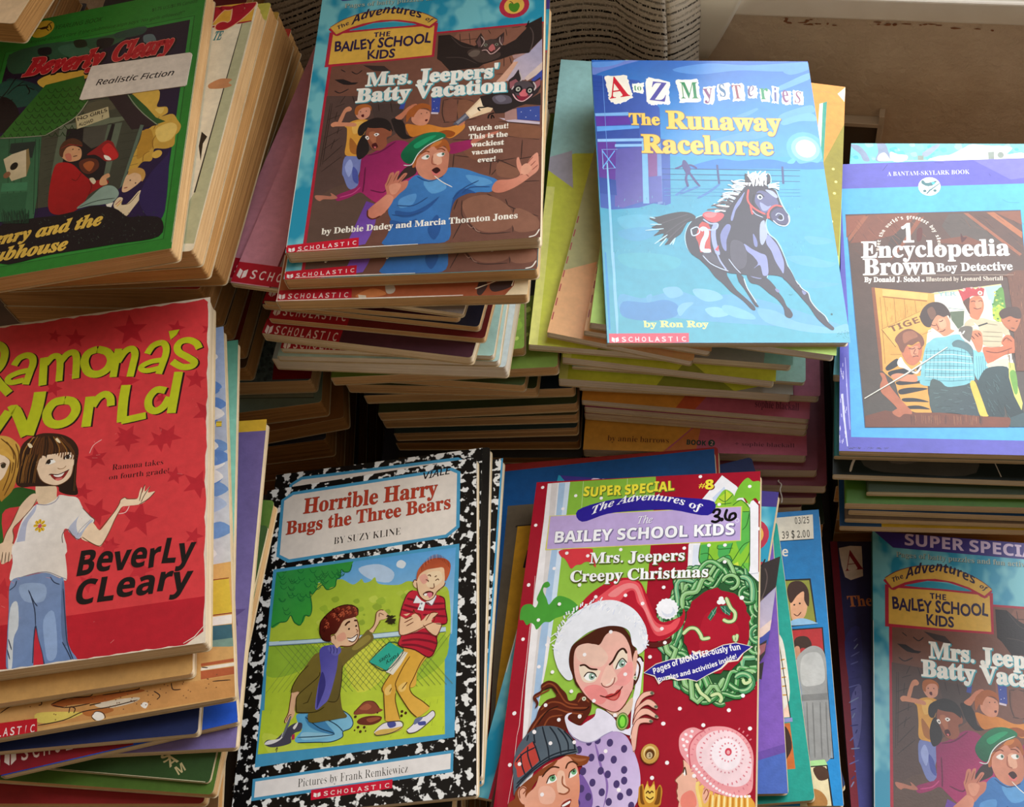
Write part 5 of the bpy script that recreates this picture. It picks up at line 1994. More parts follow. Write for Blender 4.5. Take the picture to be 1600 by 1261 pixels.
D 1c5a60 60 612 868
L 3a8890 25 502 807 7 1 5 -3
D 2a7a88 25 640 935 -7 -13 15 18 -8 -10 7 -2 -23 -3 -2 3 -2 0 20 -3 -4 16 -10 -12 14 -4 -12 4 15 -4 0 13 -12 -12 7 0 9 -4 -24 12 26 -10 -31 11 30 -8 -14 11 8 -19 10 6 -21 5
"""

ART['EN'] = r"""
P 5652b0 0 0 675 0 0 982 -675 0
P 4aa4dc 0 96 675 0 -15 395 -15 449 -615 0 -9 -400 -21 -414
P 6a66c4 371 0 304 0 0 45 -203 35
P 2a5c84 12 193 479 -1 3 708 -430 12
P 5a3c30 14 194 476 0 2 705 -426 11 G 4c4640 300 300 300 750
P 8c4c34 14 200 57 -2 -55 83
P 7a4430 74 198 145 -4 -55 74 -86 28 -51 4
P 96563a 64 202 14 0 -54 93 -4 -14
P 54463e 299 200 43 2 64 72 48 61 -146 -37 -30 -54
P 96583c 338 199 13 1 133 149 -6 6
P a4623e 400 199 20 -1 70 74 -2 22
P 7e4a34 420 198 70 -2 1 50
P 4a3a32 138 284 40 -47 13 49 -27 43 -44 25
P 84482e 212 216 20 -8 -68 121 -30 39
P 74402c 260 296 81 -15 63 37 -128 -12
L 6a3824 30 83 364 13 19
L 4a2e24 30 62 340 12 28
L 9c5a40 30 142 281 19 34
L 6a3824 30 128 286 21 28
L 4a2e24 30 146 358 10 22
L 4a2e24 30 276 219 24 20
L 6a3824 30 42 241 18 30
L 6a3824 30 251 306 19 26
L 6a3824 30 36 320 26 28
L 9c5a40 30 208 354 18 32
L 4a2e24 30 135 231 11 31
L 9c5a40 30 201 365 17 20
L 4a2e24 30 65 292 21 32
L 4a2e24 30 239 360 12 21
L 9c5a40 30 30 260 10 22
L 9c5a40 30 102 322 12 25
L 6a3824 30 69 315 13 31
L 9c5a40 30 103 206 16 21
L 9c5a40 30 138 244 18 26
L 4a2e24 30 48 214 11 20
L 9c5a40 30 54 290 12 35
L 4a2e24 30 150 230 11 18
L 4a2e24 30 62 268 12 23
L 4a2e24 30 109 266 24 22
L 4a2e24 30 248 214 12 24
L 6a3824 30 136 225 20 27
L 6a3824 30 147 231 11 31
L 4a2e24 30 188 327 21 30
L 9c5a40 30 146 271 17 19
L 6a3824 30 40 220 22 32
L 9c5a40 30 182 209 24 29
L 4a2e24 30 270 334 16 29
L 4a2e24 30 78 242 16 28
L 9c5a40 30 76 252 26 32
L 6a3824 30 256 371 19 19
L 4a2e24 30 132 330 24 26
L 9c5a40 30 182 365 20 20
L 4a2e24 30 149 269 24 24
L 4a2e24 30 100 307 18 30
L 4a2e24 30 116 318 16 25
L 6a3824 30 150 294 14 20
L 9c5a40 30 211 252 23 30
L 9c5a40 30 231 371 22 27
L 9c5a40 30 96 352 14 22
L 9c5a40 30 89 288 14 33
L 9c5a40 30 176 344 17 20
L 3e342e 30 331 214 25 32
L 3e342e 30 466 325 12 16
L 7a4a36 30 358 217 26 30
L 7a4a36 30 474 220 24 26
L 3e342e 30 368 208 26 26
L 3e342e 30 371 330 23 23
L 7a4a36 30 366 248 28 16
L 7a4a36 30 461 344 19 16
L 3e342e 30 468 229 13 17
L 3e342e 30 363 230 14 14
L 3e342e 30 404 316 21 19
L 7a4a36 30 460 318 13 25
L 3e342e 30 326 223 16 17
L 7a4a36 30 342 223 13 29
L 7a4a36 30 410 298 25 21
L 7a4a36 30 426 317 22 30
L 3e342e 30 395 260 17 26
L 7a4a36 30 395 224 19 30
L 7a4a36 30 399 346 24 23
L 7a4a36 30 380 224 23 16
L 7a4a36 30 381 208 21 20
L 3e342e 30 378 208 26 13
L 3e342e 30 454 274 22 28
L 3e342e 30 407 292 17 22
L 7a4a36 30 478 315 27 19
L 7a4a36 30 472 305 24 25
L 7a4a36 30 392 292 23 21
L 3e342e 30 437 307 26 25
L 3e342e 30 426 214 20 22
L 3e342e 30 395 230 21 28
Q 5a2014 211 256 14 -5 -3 40 -12 5
Q 4a140c 328 272 6 14 10 0 -10 16 -6 0
P e6e2cc 251 477 62 -9 111 -18 4 29 6 91 4 116 6 46 -226 2 6 -242
P d4c48c 239 480 185 -30 1 4 -184 32
P a8c4cc 382 460 43 -6 3 31 -17 43 -13 17
Q 5c8c3c 403 503 11 -33 14 -6 3 51 1 37 -10 18 -14 5 -10 -21
Q a8b83c 397 534 19 -12 18 18 -4 30 -28 0
D 7aa84a 60 421 533 -7 -29 11 15
D c4cc54 60 400 565
D 7aa84a 60 410 532
D c4cc54 60 401 546 13 -24
D 7aa84a 60 405 526
D c4cc54 60 407 488
D 3f7a30 60 400 554
D 7aa84a 60 405 538 21 17
D 3f7a30 60 400 518 12 -43 8 73
D c4cc54 60 410 505
D 3f7a30 60 425 507 -15 59 14 -23
D c4cc54 60 415 522 9 -6
D 3f7a30 60 414 488 4 65
D c4cc54 60 418 569
D 7aa84a 60 421 499
D c4cc54 60 416 574
D 7aa84a 60 401 523
D c4cc54 60 407 478 3 26
D 7aa84a 60 418 514
T('YER','sans','8cb0b0',(52.01,97.91),(61.52,97.69),2.79,{'off': 0.02})
P f4f2e8 252 498 68 -8 2 37 -32 -1 -19 -12
P 5c6850 289 542 37 -3 -4 48 -14 12 -16 -30
L 7a948c 80 285 530 44 6
P dfe2ec 377 509 19 -6 2 63 -17 -2
P d8a04c 84 458 166 23 1 33 -23 103 -7 71 3 46 -112 1 -9 -47 -8 -120
P 8a4e30 84 458 9 0 16 200 3 77 -6 0 -9 -106
P e4b464 113 464 121 17 -2 23 -118 -16
P a06428 114 488 118 16 -2 4 -116 -16
L 9c6428 50 118 494 8 96
L 9c6428 50 144 496 4 82
L 9c6428 50 171 498 3 67
L 9c6428 50 199 504 3 46
L 9c6428 50 107 491 11 221
L 9c6428 50 132 682 28 0
L 9c6428 50 216 617 23 -12
L b87c34 30 138 552 1 17
L b87c34 30 136 560 1 16
L b87c34 30 202 559 1 13
L b87c34 30 188 524 1 16
L b87c34 30 126 526 1 14
L b87c34 30 204 552 1 20
L b87c34 30 202 572 1 16
L b87c34 30 178 536 1 9
L b87c34 30 196 546 1 9
L b87c34 30 142 518 0 16
L b87c34 30 176 516 2 17
L b87c34 30 173 521 1 13
L b87c34 30 216 512 1 10
L b87c34 30 176 563 0 20
L b87c34 30 156 558 2 7
L b87c34 30 155 564 1 16
L b87c34 30 161 545 1 14
L b87c34 30 171 566 1 21
L b87c34 30 137 556 1 21
L b87c34 30 177 538 1 12
L b87c34 30 165 544 1 16
L b87c34 30 128 574 1 10
L b87c34 30 172 516 1 16
L b87c34 30 125 525 1 13
L b87c34 30 148 537 1 8
L b87c34 30 166 560 0 15
L b87c34 30 212 571 1 13
L b87c34 30 163 558 1 19
L b87c34 30 170 550 1 17
L b87c34 30 168 538 1 13
L b87c34 30 161 536 1 18
L b87c34 30 134 510 0 20
L b87c34 30 168 552 0 20
L b87c34 30 189 543 1 21
L b87c34 30 179 534 1 9
L b87c34 30 133 560 1 19
L b87c34 30 152 540 2 16
L b87c34 30 178 522 0 20
L b87c34 30 171 554 1 16
L b87c34 30 160 553 1 9
P e0ac54 110 600 103 -62 9 12 18 49 -74 35 -24 24
L 8a5a24 70 110 600 36 58
L 9c6428 50 112 599 101 -59
T('TIGER','sb','7a4a28',(26.87,122.05),(47.24,113.16),3.99,{'off': 0.0})
Q d89c48 114 726 40 -31 24 27 24 18 13 -18 9 30 1 52 7 58 -56 -6 -24 -44 -11 -44 -24 -26
Q 2c2a2c 120 722 28 -27 6 19 -28 20
Q 2c2a2c 126 738 46 -12 24 15 -55 15
Q 2c2a2c 147 768 49 -8 30 10 -30 4 -43 5
Q 2c2a2c 152 794 31 -8 42 3 -36 12 -33 7
Q 2c2a2c 161 820 33 -1 33 11 -33 0 -30 0
Q 2c2a2c 167 845 33 -4 29 11 -30 0 -30 0
Q 2c2a2c 199 725 17 -15 2 15 -16 12
Q e8e0d4 149 707 10 -17 10 20 25 27 15 -23 -3 -12 10 8 -14 30 -12 1 -24 -15 -12 -4
Q b4694a 104 780 6 -20 -6 -18 12 3 10 30 20 34 24 33 11 14 3 11 -18 -4 -6 11 -9 4 -12 -6 -15 -8 18 -7 4 -7 -24 -30 -15 -18
M 6a3424 50 152 856 5 19
M 6a3424 50 142 858 -4 15
Q bf7050 161 658 9 -8 14 8 17 -12 14 0 -2 30 -4 20 -10 15 -11 6 -14 -9 -12 -26
Q d48c6a 184 662 19 -7 -1 27 -14 6
Q 7c4c38 144 635 8 -18 17 -15 17 -3 18 12 12 14 4 21 -8 12 -6 -18 -17 12 -11 -2 -8 12 -5 14 -7 -6 -6 -18
Q a0664a 166 614 24 -9 14 18 -19 11 -17 12
M 5a2c20 50 179 662 10 2 7 -4
M 5a2c20 50 202 662 6 2 4 -6
M 5a2c20 50 189 689 9 -3 6 2
M 8a4a34 50 197 664 -5 15 8 1
Q 7cbcc4 222 658 12 -18 14 -12 24 -3 26 -8 16 3 12 26 18 20 18 6 8 20 5 29 -7 23 -27 -11 -11 39 -9 6 -105 2 -8 -35
Q 587478 290 646 16 -12 21 9 13 15 3 29 -7 46 -8 0 4 -46 -11 -17 -21 -4
Q 7cbcc4 222 676 13 -16 55 -4 41 19 10 53 -1 37 -25 12 -41 6 -24 -17 -24 -11 -30 12 0 -15 24 -8 -2 -34
Q 7cbcc4 349 682 19 -7 10 30 -8 49 -19 8 -10 -34
L 3f6c80 35 226 662 -7 90
L 3f6c80 35 236 665 -7 92
L 3f6c80 35 245 668 -6 94
L 3f6c80 35 255 662 -6 105
L 3f6c80 35 265 665 -5 87
L 3f6c80 35 274 668 -4 88
L 3f6c80 35 284 662 -4 100
L 3f6c80 35 294 665 -4 101
L 3f6c80 35 304 668 -4 83
L 3f6c80 35 314 662 -4 94
L 3f6c80 35 323 665 -3 96
L 3f6c80 35 332 668 -2 98
L 3f6c80 35 342 662 -1 88
L 3f6c80 35 221 672 69 -4 52 11
L e0f0ec 35 220 683 69 -2 52 8
L 3f6c80 35 220 695 68 -2 53 7
L e0f0ec 35 220 706 68 -1 52 5
L 3f6c80 35 219 718 69 0 52 2
L e0f0ec 35 219 729 69 1 52 0
L 3f6c80 35 219 740 68 2 52 -2
L e0f0ec 35 219 752 67 1 52 -3
L 3f6c80 35 218 763 68 2 52 -5
L 3f6c80 35 350 686 0 72
L 3f6c80 35 356 686 -1 72
L 3f6c80 35 361 686 -1 72
L 3f6c80 35 366 686 -2 72
L 3f6c80 35 372 686 -3 72
Q cf8a68 132 751 16 -9 24 3 24 3 2 19 -27 1 -24 -4
Q 4a5a58 232 766 24 0 18 17 41 -6 18 -4 7 51 12 47 -70 -9 -50 -4 G 36444a 232 766 341 860
L 587070 35 290 830 19 -5
L 6c8c8c 35 275 822 9 0
L 2c3436 35 292 834 10 -1
L 587070 35 288 804 14 1
L 2c3436 35 295 814 9 6
L 2c3436 35 245 847 14 -4
L 6c8c8c 35 323 782 11 6
L 2c3436 35 302 849 14 4
L 2c3436 35 282 832 18 3
L 6c8c8c 35 310 798 9 2
L 6c8c8c 35 302 850 9 0
L 2c3436 35 319 805 7 -3
L 2c3436 35 267 843 19 -1
L 587070 35 256 850 8 -3
L 587070 35 241 840 8 -2
L 2c3436 35 330 810 16 5
L 2c3436 35 273 850 11 3
L 587070 35 266 855 15 -5
L 587070 35 328 808 12 2
L 6c8c8c 35 336 833 15 -3
L 6c8c8c 35 241 818 14 -5
L 6c8c8c 35 326 804 18 -1
L 587070 35 324 840 14 5
L 587070 35 258 847 20 1
L 2c3436 35 264 828 6 -5
L 587070 35 314 804 9 6
L 587070 35 329 846 11 2
L 587070 35 324 804 14 -1
L 6c8c8c 35 238 802 13 2
L 6c8c8c 35 318 802 10 2
L 6c8c8c 35 257 792 17 3
L 587070 35 249 802 21 -2
L 587070 35 334 833 19 -4
L 587070 35 280 855 10 1
Q d08c68 236 587 15 -37 16 7 12 -3 9 21 1 24 9 6 -24 17 -14 -11 -13 -12
Q e0a07c 258 569 16 -3 4 24 -14 9
Q 45322c 211 562 5 -24 12 -18 14 -9 17 -1 17 10 13 25 0 21 -5 -12 -12 6 -16 -6 -13 21 -7 18 -15 -6
Q 74503e 230 538 14 -12 9 24 -12 19
M 5a2c20 50 239 585 7 3 6 -1
M 5a2c20 50 260 575 6 -1 4 -5
M 5a2c20 50 260 608 9 -2 6 -6
M 8a4a34 50 252 581 6 18 -4 3
Q c4b494 324 587 16 -21 28 -3 22 7 32 12 16 34 -10 6 -8 -8 -5 38 -34 3 -17 -12 -18 -32
M 8c8068 50 370 608 48 3
M 8c8068 50 369 622 48 3
M 8c8068 50 366 638 50 2
M 8c8068 50 376 581 32 6
P f4f2ea 342 590 10 -3 -4 -9 9 10 9 -1 -7 7 2 8 -9 -4 -7 2 3 -6
Q c06c48 414 643 10 -21 14 -2 14 23 12 23 -12 8 -27 6 -24 15 -23 15 -8 -24 -2 -28 24 0 26 -4
M 7a3820 60 374 670 29 5 37 -15
M 7a3820 60 418 640 10 -12 13 12
Q c87c58 335 616 12 -11 14 0 6 11 1 30 -6 24 -9 2 -8 -26
M 6a3020 60 340 620 8 12
M 6a3020 60 349 614 9 11
M 6a3020 60 358 611 6 11
Q c47450 340 539 -3 -25 5 -14 15 -10 14 4 6 21 -2 21 -7 18 -8 15 -11 -3 -9 -9
Q d88c68 354 509 16 -6 1 24 -11 9
Q 5a3828 324 508 9 -12 9 -2 -3 33 1 24 -10 -24
P b83c40 313 468 14 7 7 -13 15 -1 9 7 10 -8 13 6 -4 24 -11 -1 -18 1 -15 10 -9 8
Q d8a4a0 325 465 7 0 -2 9
Q d8a4a0 344 461 7 0 -3 5
Q d8a4a0 365 459 7 1 -4 6
E e8dcc8 738 961 25 29 0
E b07a60 738 961 11 15 0
M 5a2c20 50 344 510 7 -3 5 3
M 5a2c20 50 363 509 6 -3 5 3
M 5a2c20 50 350 530 10 4 10 -4
Q d8ccb0 378 709 48 -16 2 23 -28 6 -23 -2
Q 34484a 374 724 50 -4 4 40 14 52 14 46 10 28 -40 4 -15 -52 -4 35 -37 -3 -10 -39 -12 -55 3 -14 G 243436 347 728 445 858
L 1c2626 40 400 840 8 15
L 4a6464 40 415 835 9 12
L 4a6464 40 395 772 5 17
L 4a6464 40 415 861 9 17
L 4a6464 40 373 818 9 20
L 1c2626 40 395 818 5 21
L 1c2626 40 391 834 7 19
L 1c2626 40 395 849 9 19
L 1c2626 40 411 805 9 15
L 4a6464 40 386 823 8 15
L 1c2626 40 389 778 4 18
L 1c2626 40 369 775 2 11
L 4a6464 40 395 743 9 21
L 4a6464 40 388 758 8 10
L 1c2626 40 369 824 5 10
L 1c2626 40 418 748 2 10
L 4a6464 40 394 783 4 15
L 4a6464 40 378 850 7 16
L 4a6464 40 372 830 2 12
L 4a6464 40 380 839 8 16
L 4a6464 40 376 789 9 14
L 4a6464 40 388 765 2 17
L 1c2626 40 382 855 -2 21
L 4a6464 40 372 765 8 13
L 1c2626 40 392 766 10 14
L 4a6464 40 368 792 6 11
Q d8b84c 330 773 12 -8 13 45 12 50 3 10 -18 1 -10 -39
P d4d06c 428 705 14 3 4 67 9 55 -4 21 -15 -43 -9 -55
Q 6c9c40 429 738 15 -4 2 59 -9 7
P 6a402c 428 426 14 0 6 102 -2 204 65 0 23 -328 -70 1
L 8c5a3e 35 431 682 -1 17
L 4a2c1e 35 431 700 1 23
L 4a2c1e 35 445 421 -1 18
L 7a4a32 35 452 496 2 16
L 8c5a3e 35 451 431 0 10
L 4a2c1e 35 432 682 0 20
L 4a2c1e 35 468 455 1 19
L 4a2c1e 35 463 654 -1 16
L 4a2c1e 35 439 534 -1 14
L 8c5a3e 35 462 411 -2 11
L 8c5a3e 35 454 590 -2 9
L 4a2c1e 35 464 479 0 12
L 4a2c1e 35 439 678 -1 20
L 4a2c1e 35 446 668 0 24
L 7a4a32 35 474 420 -2 21
L 8c5a3e 35 444 538 0 22
L 8c5a3e 35 466 601 2 15
L 7a4a32 35 475 468 -1 15
L 4a2c1e 35 444 678 0 10
L 8c5a3e 35 430 624 2 14
L 8c5a3e 35 454 546 -3 13
L 4a2c1e 35 459 682 -1 14
L 7a4a32 35 445 414 -3 16
L 4a2c1e 35 462 636 -2 16
L 4a2c1e 35 466 532 1 18
L 8c5a3e 35 453 478 -1 12
L 4a2c1e 35 455 424 -1 12
L 8c5a3e 35 460 545 0 22
L 8c5a3e 35 472 510 0 17
L 4a2c1e 35 453 624 1 20
L 8c5a3e 35 461 652 0 20
L 4a2c1e 35 444 448 0 21
L 8c5a3e 35 452 700 -1 20
L 4a2c1e 35 475 520 -1 9
L 4a2c1e 35 451 573 -3 12
L 8c5a3e 35 475 554 -1 22
L 7a4a32 35 436 556 -2 12
L 4a2c1e 35 474 451 2 20
L 8c5a3e 35 477 462 -1 22
L 7a4a32 35 431 665 -3 23
L 8c5a3e 35 446 470 0 18
L 8c5a3e 35 465 584 -1 10
L 8c5a3e 35 473 516 0 17
L 8c5a3e 35 450 642 0 16
L 4a2c1e 35 451 697 -2 18
L 7a4a32 35 465 706 -1 22
L 7a4a32 35 455 448 1 17
L 7a4a32 35 465 545 -2 9
L 4a2c1e 35 444 533 -3 13
L 7a4a32 35 430 628 2 8
Q b06a48 418 566 14 -14 19 2 15 10 -4 20 -10 21 -9 1 -13 -10 -8 -14
Q 4a342a 414 548 10 -14 20 -6 20 2 6 22 -4 14 -14 -2 -11 -6 -13 6 -8 2
M 4a2418 50 434 574 6 -2
M 4a2418 50 454 575 6 -2
M 4a2418 50 441 596 9 2
P 6e4030 65 876 51 -18 36 6 101 -2 99 9 69 2 5 14 -10 15 -350 8 G 74391f 73 880 397 894
L 4a2a1e 35 266 870 0 28
L 4a2a1e 35 296 870 1 16
L 96603f 35 252 870 0 25
L 96603f 35 325 869 -1 27
L 4a2a1e 35 353 868 -1 30
L 96603f 35 328 870 0 13
L 96603f 35 192 872 1 17
L 4a2a1e 35 271 873 1 12
L 4a2a1e 35 349 868 0 24
L 4a2a1e 35 190 873 1 15
L 4a2a1e 35 188 871 0 31
L 96603f 35 286 870 0 25
L 96603f 35 246 869 0 31
L 96603f 35 240 870 1 24
L 4a2a1e 35 351 872 0 21
L 4a2a1e 35 348 868 0 24
L 96603f 35 207 869 1 27
L 96603f 35 341 873 0 20
L 4a2a1e 35 267 868 0 25
L 96603f 35 328 868 0 30
L 96603f 35 226 872 0 14
L 96603f 35 331 872 0 26
L 4a2a1e 35 355 870 0 24
L 4a2a1e 35 180 871 1 24
L 4a2a1e 35 190 873 1 12
L 96603f 35 229 870 1 25
L 96603f 35 216 872 1 24
L 4a2a1e 35 264 875 0 21
L 96603f 35 224 873 1 20
L 96603f 35 302 873 1 23
L 4a2a1e 35 310 873 0 13
L 96603f 35 234 874 0 11
L 96603f 35 211 872 1 16
L 4a2a1e 35 350 870 0 28
L 96603f 35 190 870 1 23
L 96603f 35 316 866 0 22
L 96603f 35 340 872 0 14
L 96603f 35 294 868 1 15
L 96603f 35 231 870 1 20
L 4a2a1e 35 351 874 1 11
L 96603f 35 301 873 1 12
L 4a2a1e 35 324 870 0 23
L 4a2a1e 35 300 868 1 19
L 96603f 35 243 870 1 15
L 4a2a1e 35 181 874 1 26
L 4a2a1e 35 230 875 1 9
L 96603f 35 287 872 1 28
L 96603f 35 234 872 0 16
L 4a2a1e 35 228 869 0 25
L 4a2a1e 35 233 875 1 13
L 96603f 35 294 873 0 24
L 4a2a1e 35 254 868 0 18
L 4a2a1e 35 307 868 0 28
L 96603f 35 335 868 0 15
L 4a2a1e 35 232 872 1 23
L 96603f 35 297 873 1 17
L 96603f 35 239 874 1 12
L 4a2a1e 35 189 874 1 14
L 4a2a1e 35 184 875 0 13
L 4a2a1e 35 328 867 1 22
Q b4694a 134 864 18 -14 24 6 7 12 -19 0 -13 10
P 3a5054 424 873 32 -15 9 42 -45 1
L e0dccc 80 64 822 108 -79 106 -85
L 5a5248 35 67 823 107 -78 106 -85
Q 6a6258 310 599 14 -9 19 3 -1 23 -8 27 -14 -9 -8 -18
M e8e4dc 100 312 608 6 20 18 18
M d8d4c8 80 324 605 -6 11
L 2c2826 160 359 590 24 -10
T('A BANTAM-SKYLARK BOOK','serif','e4e4f4',(26.5,10.37),(72.3,10.69),3.29,{'off': -0.012})
E f4f4f0 498 193 124 140 0
Q 3c6c70 227 82 1 -9 6 1 5 8 10 0 21 -6 -6 10 -8 8 -14 1 -10 -6
Q 4ac0d8 255 80 11 3 -6 8
L 3c6c70 90 240 126 9 -14 29 -26
L 3c6c70 50 246 95 3 15
E 3c6c70 471 226 19 20 0
E 3c6c70 528 226 19 20 0
L 3c6c70 50 237 114 8 8
L 3c6c70 50 262 111 -10 -1
T('M','sb','e8dccc',(21.66,65.76),(21.61,64.0),2.0)
T('e','sb','e8dccc',(21.61,63.81),(21.68,62.05),2.0)
T('e','sb','e8dccc',(21.7,61.86),(21.9,60.12),2.01)
T('t','sb','e8dccc',(21.93,59.93),(22.25,58.21),2.03)
T('t','sb','e8dccc',(22.79,56.17),(23.35,54.56),2.09)
T('h','sb','e8dccc',(23.41,54.38),(24.09,52.84),2.13)
T('e','sb','e8dccc',(24.17,52.68),(24.94,51.23),2.18)
T('w','sb','e8dccc',(26.01,49.57),(26.98,48.34),2.3)
T('o','sb','e8dccc',(27.1,48.2),(28.15,47.09),2.36)
T('r','sb','e8dccc',(28.27,46.97),(29.4,45.99),2.42)
T('l','sb','e8dccc',(29.52,45.89),(30.72,45.06),2.49)
T('d','sb','e8dccc',(30.85,44.97),(32.09,44.29),2.55)
T("'",'sb','e8dccc',(32.24,44.22),(33.52,43.69),2.61)
T('s','sb','e8dccc',(33.67,43.64),(34.98,43.27),2.65)
T('g','sb','e8dccc',(36.61,43.03),(37.95,42.99),2.69)
T('r','sb','e8dccc',(38.1,43.0),(39.44,43.13),2.69)
T('e','sb','e8dccc',(39.59,43.15),(40.9,43.45),2.66)
T('a','sb','e8dccc',(41.05,43.49),(42.34,43.95),2.63)
T('t','sb','e8dccc',(42.48,44.01),(43.73,44.63),2.57)
T('e','sb','e8dccc',(43.86,44.71),(45.06,45.48),2.51)
T('s','sb','e8dccc',(45.19,45.57),(46.32,46.48),2.44)
T('t','sb','e8dccc',(46.44,46.59),(47.5,47.64),2.37)
T('b','sb','e8dccc',(48.7,49.08),(49.59,50.37),2.24)
T('o','sb','e8dccc',(49.68,50.52),(50.48,51.91),2.18)
T('y','sb','e8dccc',(50.56,52.07),(51.25,53.56),2.13)
T('s','sb','e8dccc',(51.96,55.46),(52.43,57.09),2.04)
T('l','sb','e8dccc',(52.47,57.27),(52.82,58.95),2.01)
T('e','sb','e8dccc',(52.85,59.14),(53.08,60.85),1.98)
T('u','sb','e8dccc',(53.1,61.04),(53.21,62.77),1.96)
T('t','sb','e8dccc',(53.22,62.96),(53.21,64.7),1.95)
T('h','sb','e8dccc',(53.2,64.89),(53.07,66.61),1.95)
T('1','serif','f6f2ea',(33.36,60.25),(40.89,60.08),12.89,{'off': 0.014})
T('Encyclopedia','serif','f6f2ea',(11.28,70.6),(90.71,70.48),11.24,{'off': 0.016})
T('Brown','serif','f6f2ea',(12.18,82.86),(51.34,82.61),11.39,{'off': 0.016})
T('Boy Detective','serif','f6f2ea',(51.77,81.18),(91.53,80.74),5.51,{'off': 0.014})
L d8c0a8 25 63 417 395 3
T('By Donald J. Sobol','serif','f0e8dc',(13.02,87.81),(42.81,87.87),3.4,{'off': 0.02})
D f0e8dc 80 222 436
T('Illustrated by Leonard Shortall','serif','dccab8',(46.03,87.91),(86.12,87.79),3.02)
L c8c8ec 100 1 677 6 131 5 74 9 86
L 9c98d8 80 14 692 7 134 6 92
L 3a3868 40 29 974 7 -1
L 3a3868 40 119 973 5 -5
L 3a3868 40 77 974 4 -3
L 3a3868 40 101 974 5 0
L 3a3868 40 100 974 2 0
L 3a3868 40 96 970 4 2
L 3a3868 40 116 972 4 -4
L 3a3868 40 62 974 2 -1
L 3a3868 40 22 972 6 2
L 3a3868 40 119 972 3 -2
L 3a3868 40 44 972 8 3
L 3a3868 40 96 970 7 0
L 3a3868 40 47 973 5 -1
L 3a3868 40 48 970 2 2
L 3a3868 40 35 970 5 2
L 3a3868 40 24 976 6 -4
L 3a3868 40 97 970 3 2
L 3a3868 40 36 972 4 1
L 3a3868 40 112 973 6 0
L 3a3868 40 49 970 3 5
L 3a3868 40 25 974 5 1
L 3a3868 40 28 972 5 3
L 3a3868 40 34 970 8 3
L 3a3868 40 99 970 7 3
L 3a3868 40 112 970 4 0
L 3a3868 40 30 973 5 0
L 3a3868 40 38 972 6 0
L 3a3868 40 52 972 3 -1
L 3a3868 40 30 973 5 3
L 3a3868 40 70 973 2 1
L 3a3868 40 94 970 8 3
L 3a3868 40 92 973 7 0
L 3a3868 40 78 973 8 -2
L 3a3868 40 72 970 4 1
L 3a3868 40 78 970 6 2
L 3a3868 40 48 971 5 3
L dcd8f4 40 3 823 0 11
L dcd8f4 40 18 924 0 10
L dcd8f4 40 12 845 1 11
L dcd8f4 40 10 946 0 10
L dcd8f4 40 9 736 1 12
L dcd8f4 40 16 932 0 10
L dcd8f4 40 8 752 1 11
L dcd8f4 40 4 810 1 12
L dcd8f4 40 3 726 0 12
L dcd8f4 40 18 848 0 12
L dcd8f4 40 8 710 0 12
L dcd8f4 40 1 935 0 11
L dcd8f4 40 6 743 0 12
L dcd8f4 40 18 775 0 11
L dcd8f4 40 3 825 0 11
L dcd8f4 40 14 922 1 10
L dcd8f4 40 4 735 1 11
L dcd8f4 40 1 948 1 10
L dcd8f4 40 15 858 1 10
L dcd8f4 40 7 950 1 10
L dcd8f4 40 5 870 1 10
L dcd8f4 40 1 911 1 11
L dcd8f4 40 9 846 1 12
L dcd8f4 40 2 907 1 11
L dcd8f4 40 11 885 1 11
L dcd8f4 40 9 748 1 12
L 2c2c6c 50 119 31 14 -24
L 3a3a80 50 414 55 4 9
L 3a3a80 50 266 5 26 3
L e8e0d0 50 5 0 74 -3 139 2
M 2a6c98 20 445 152 16 12 29 2
"""

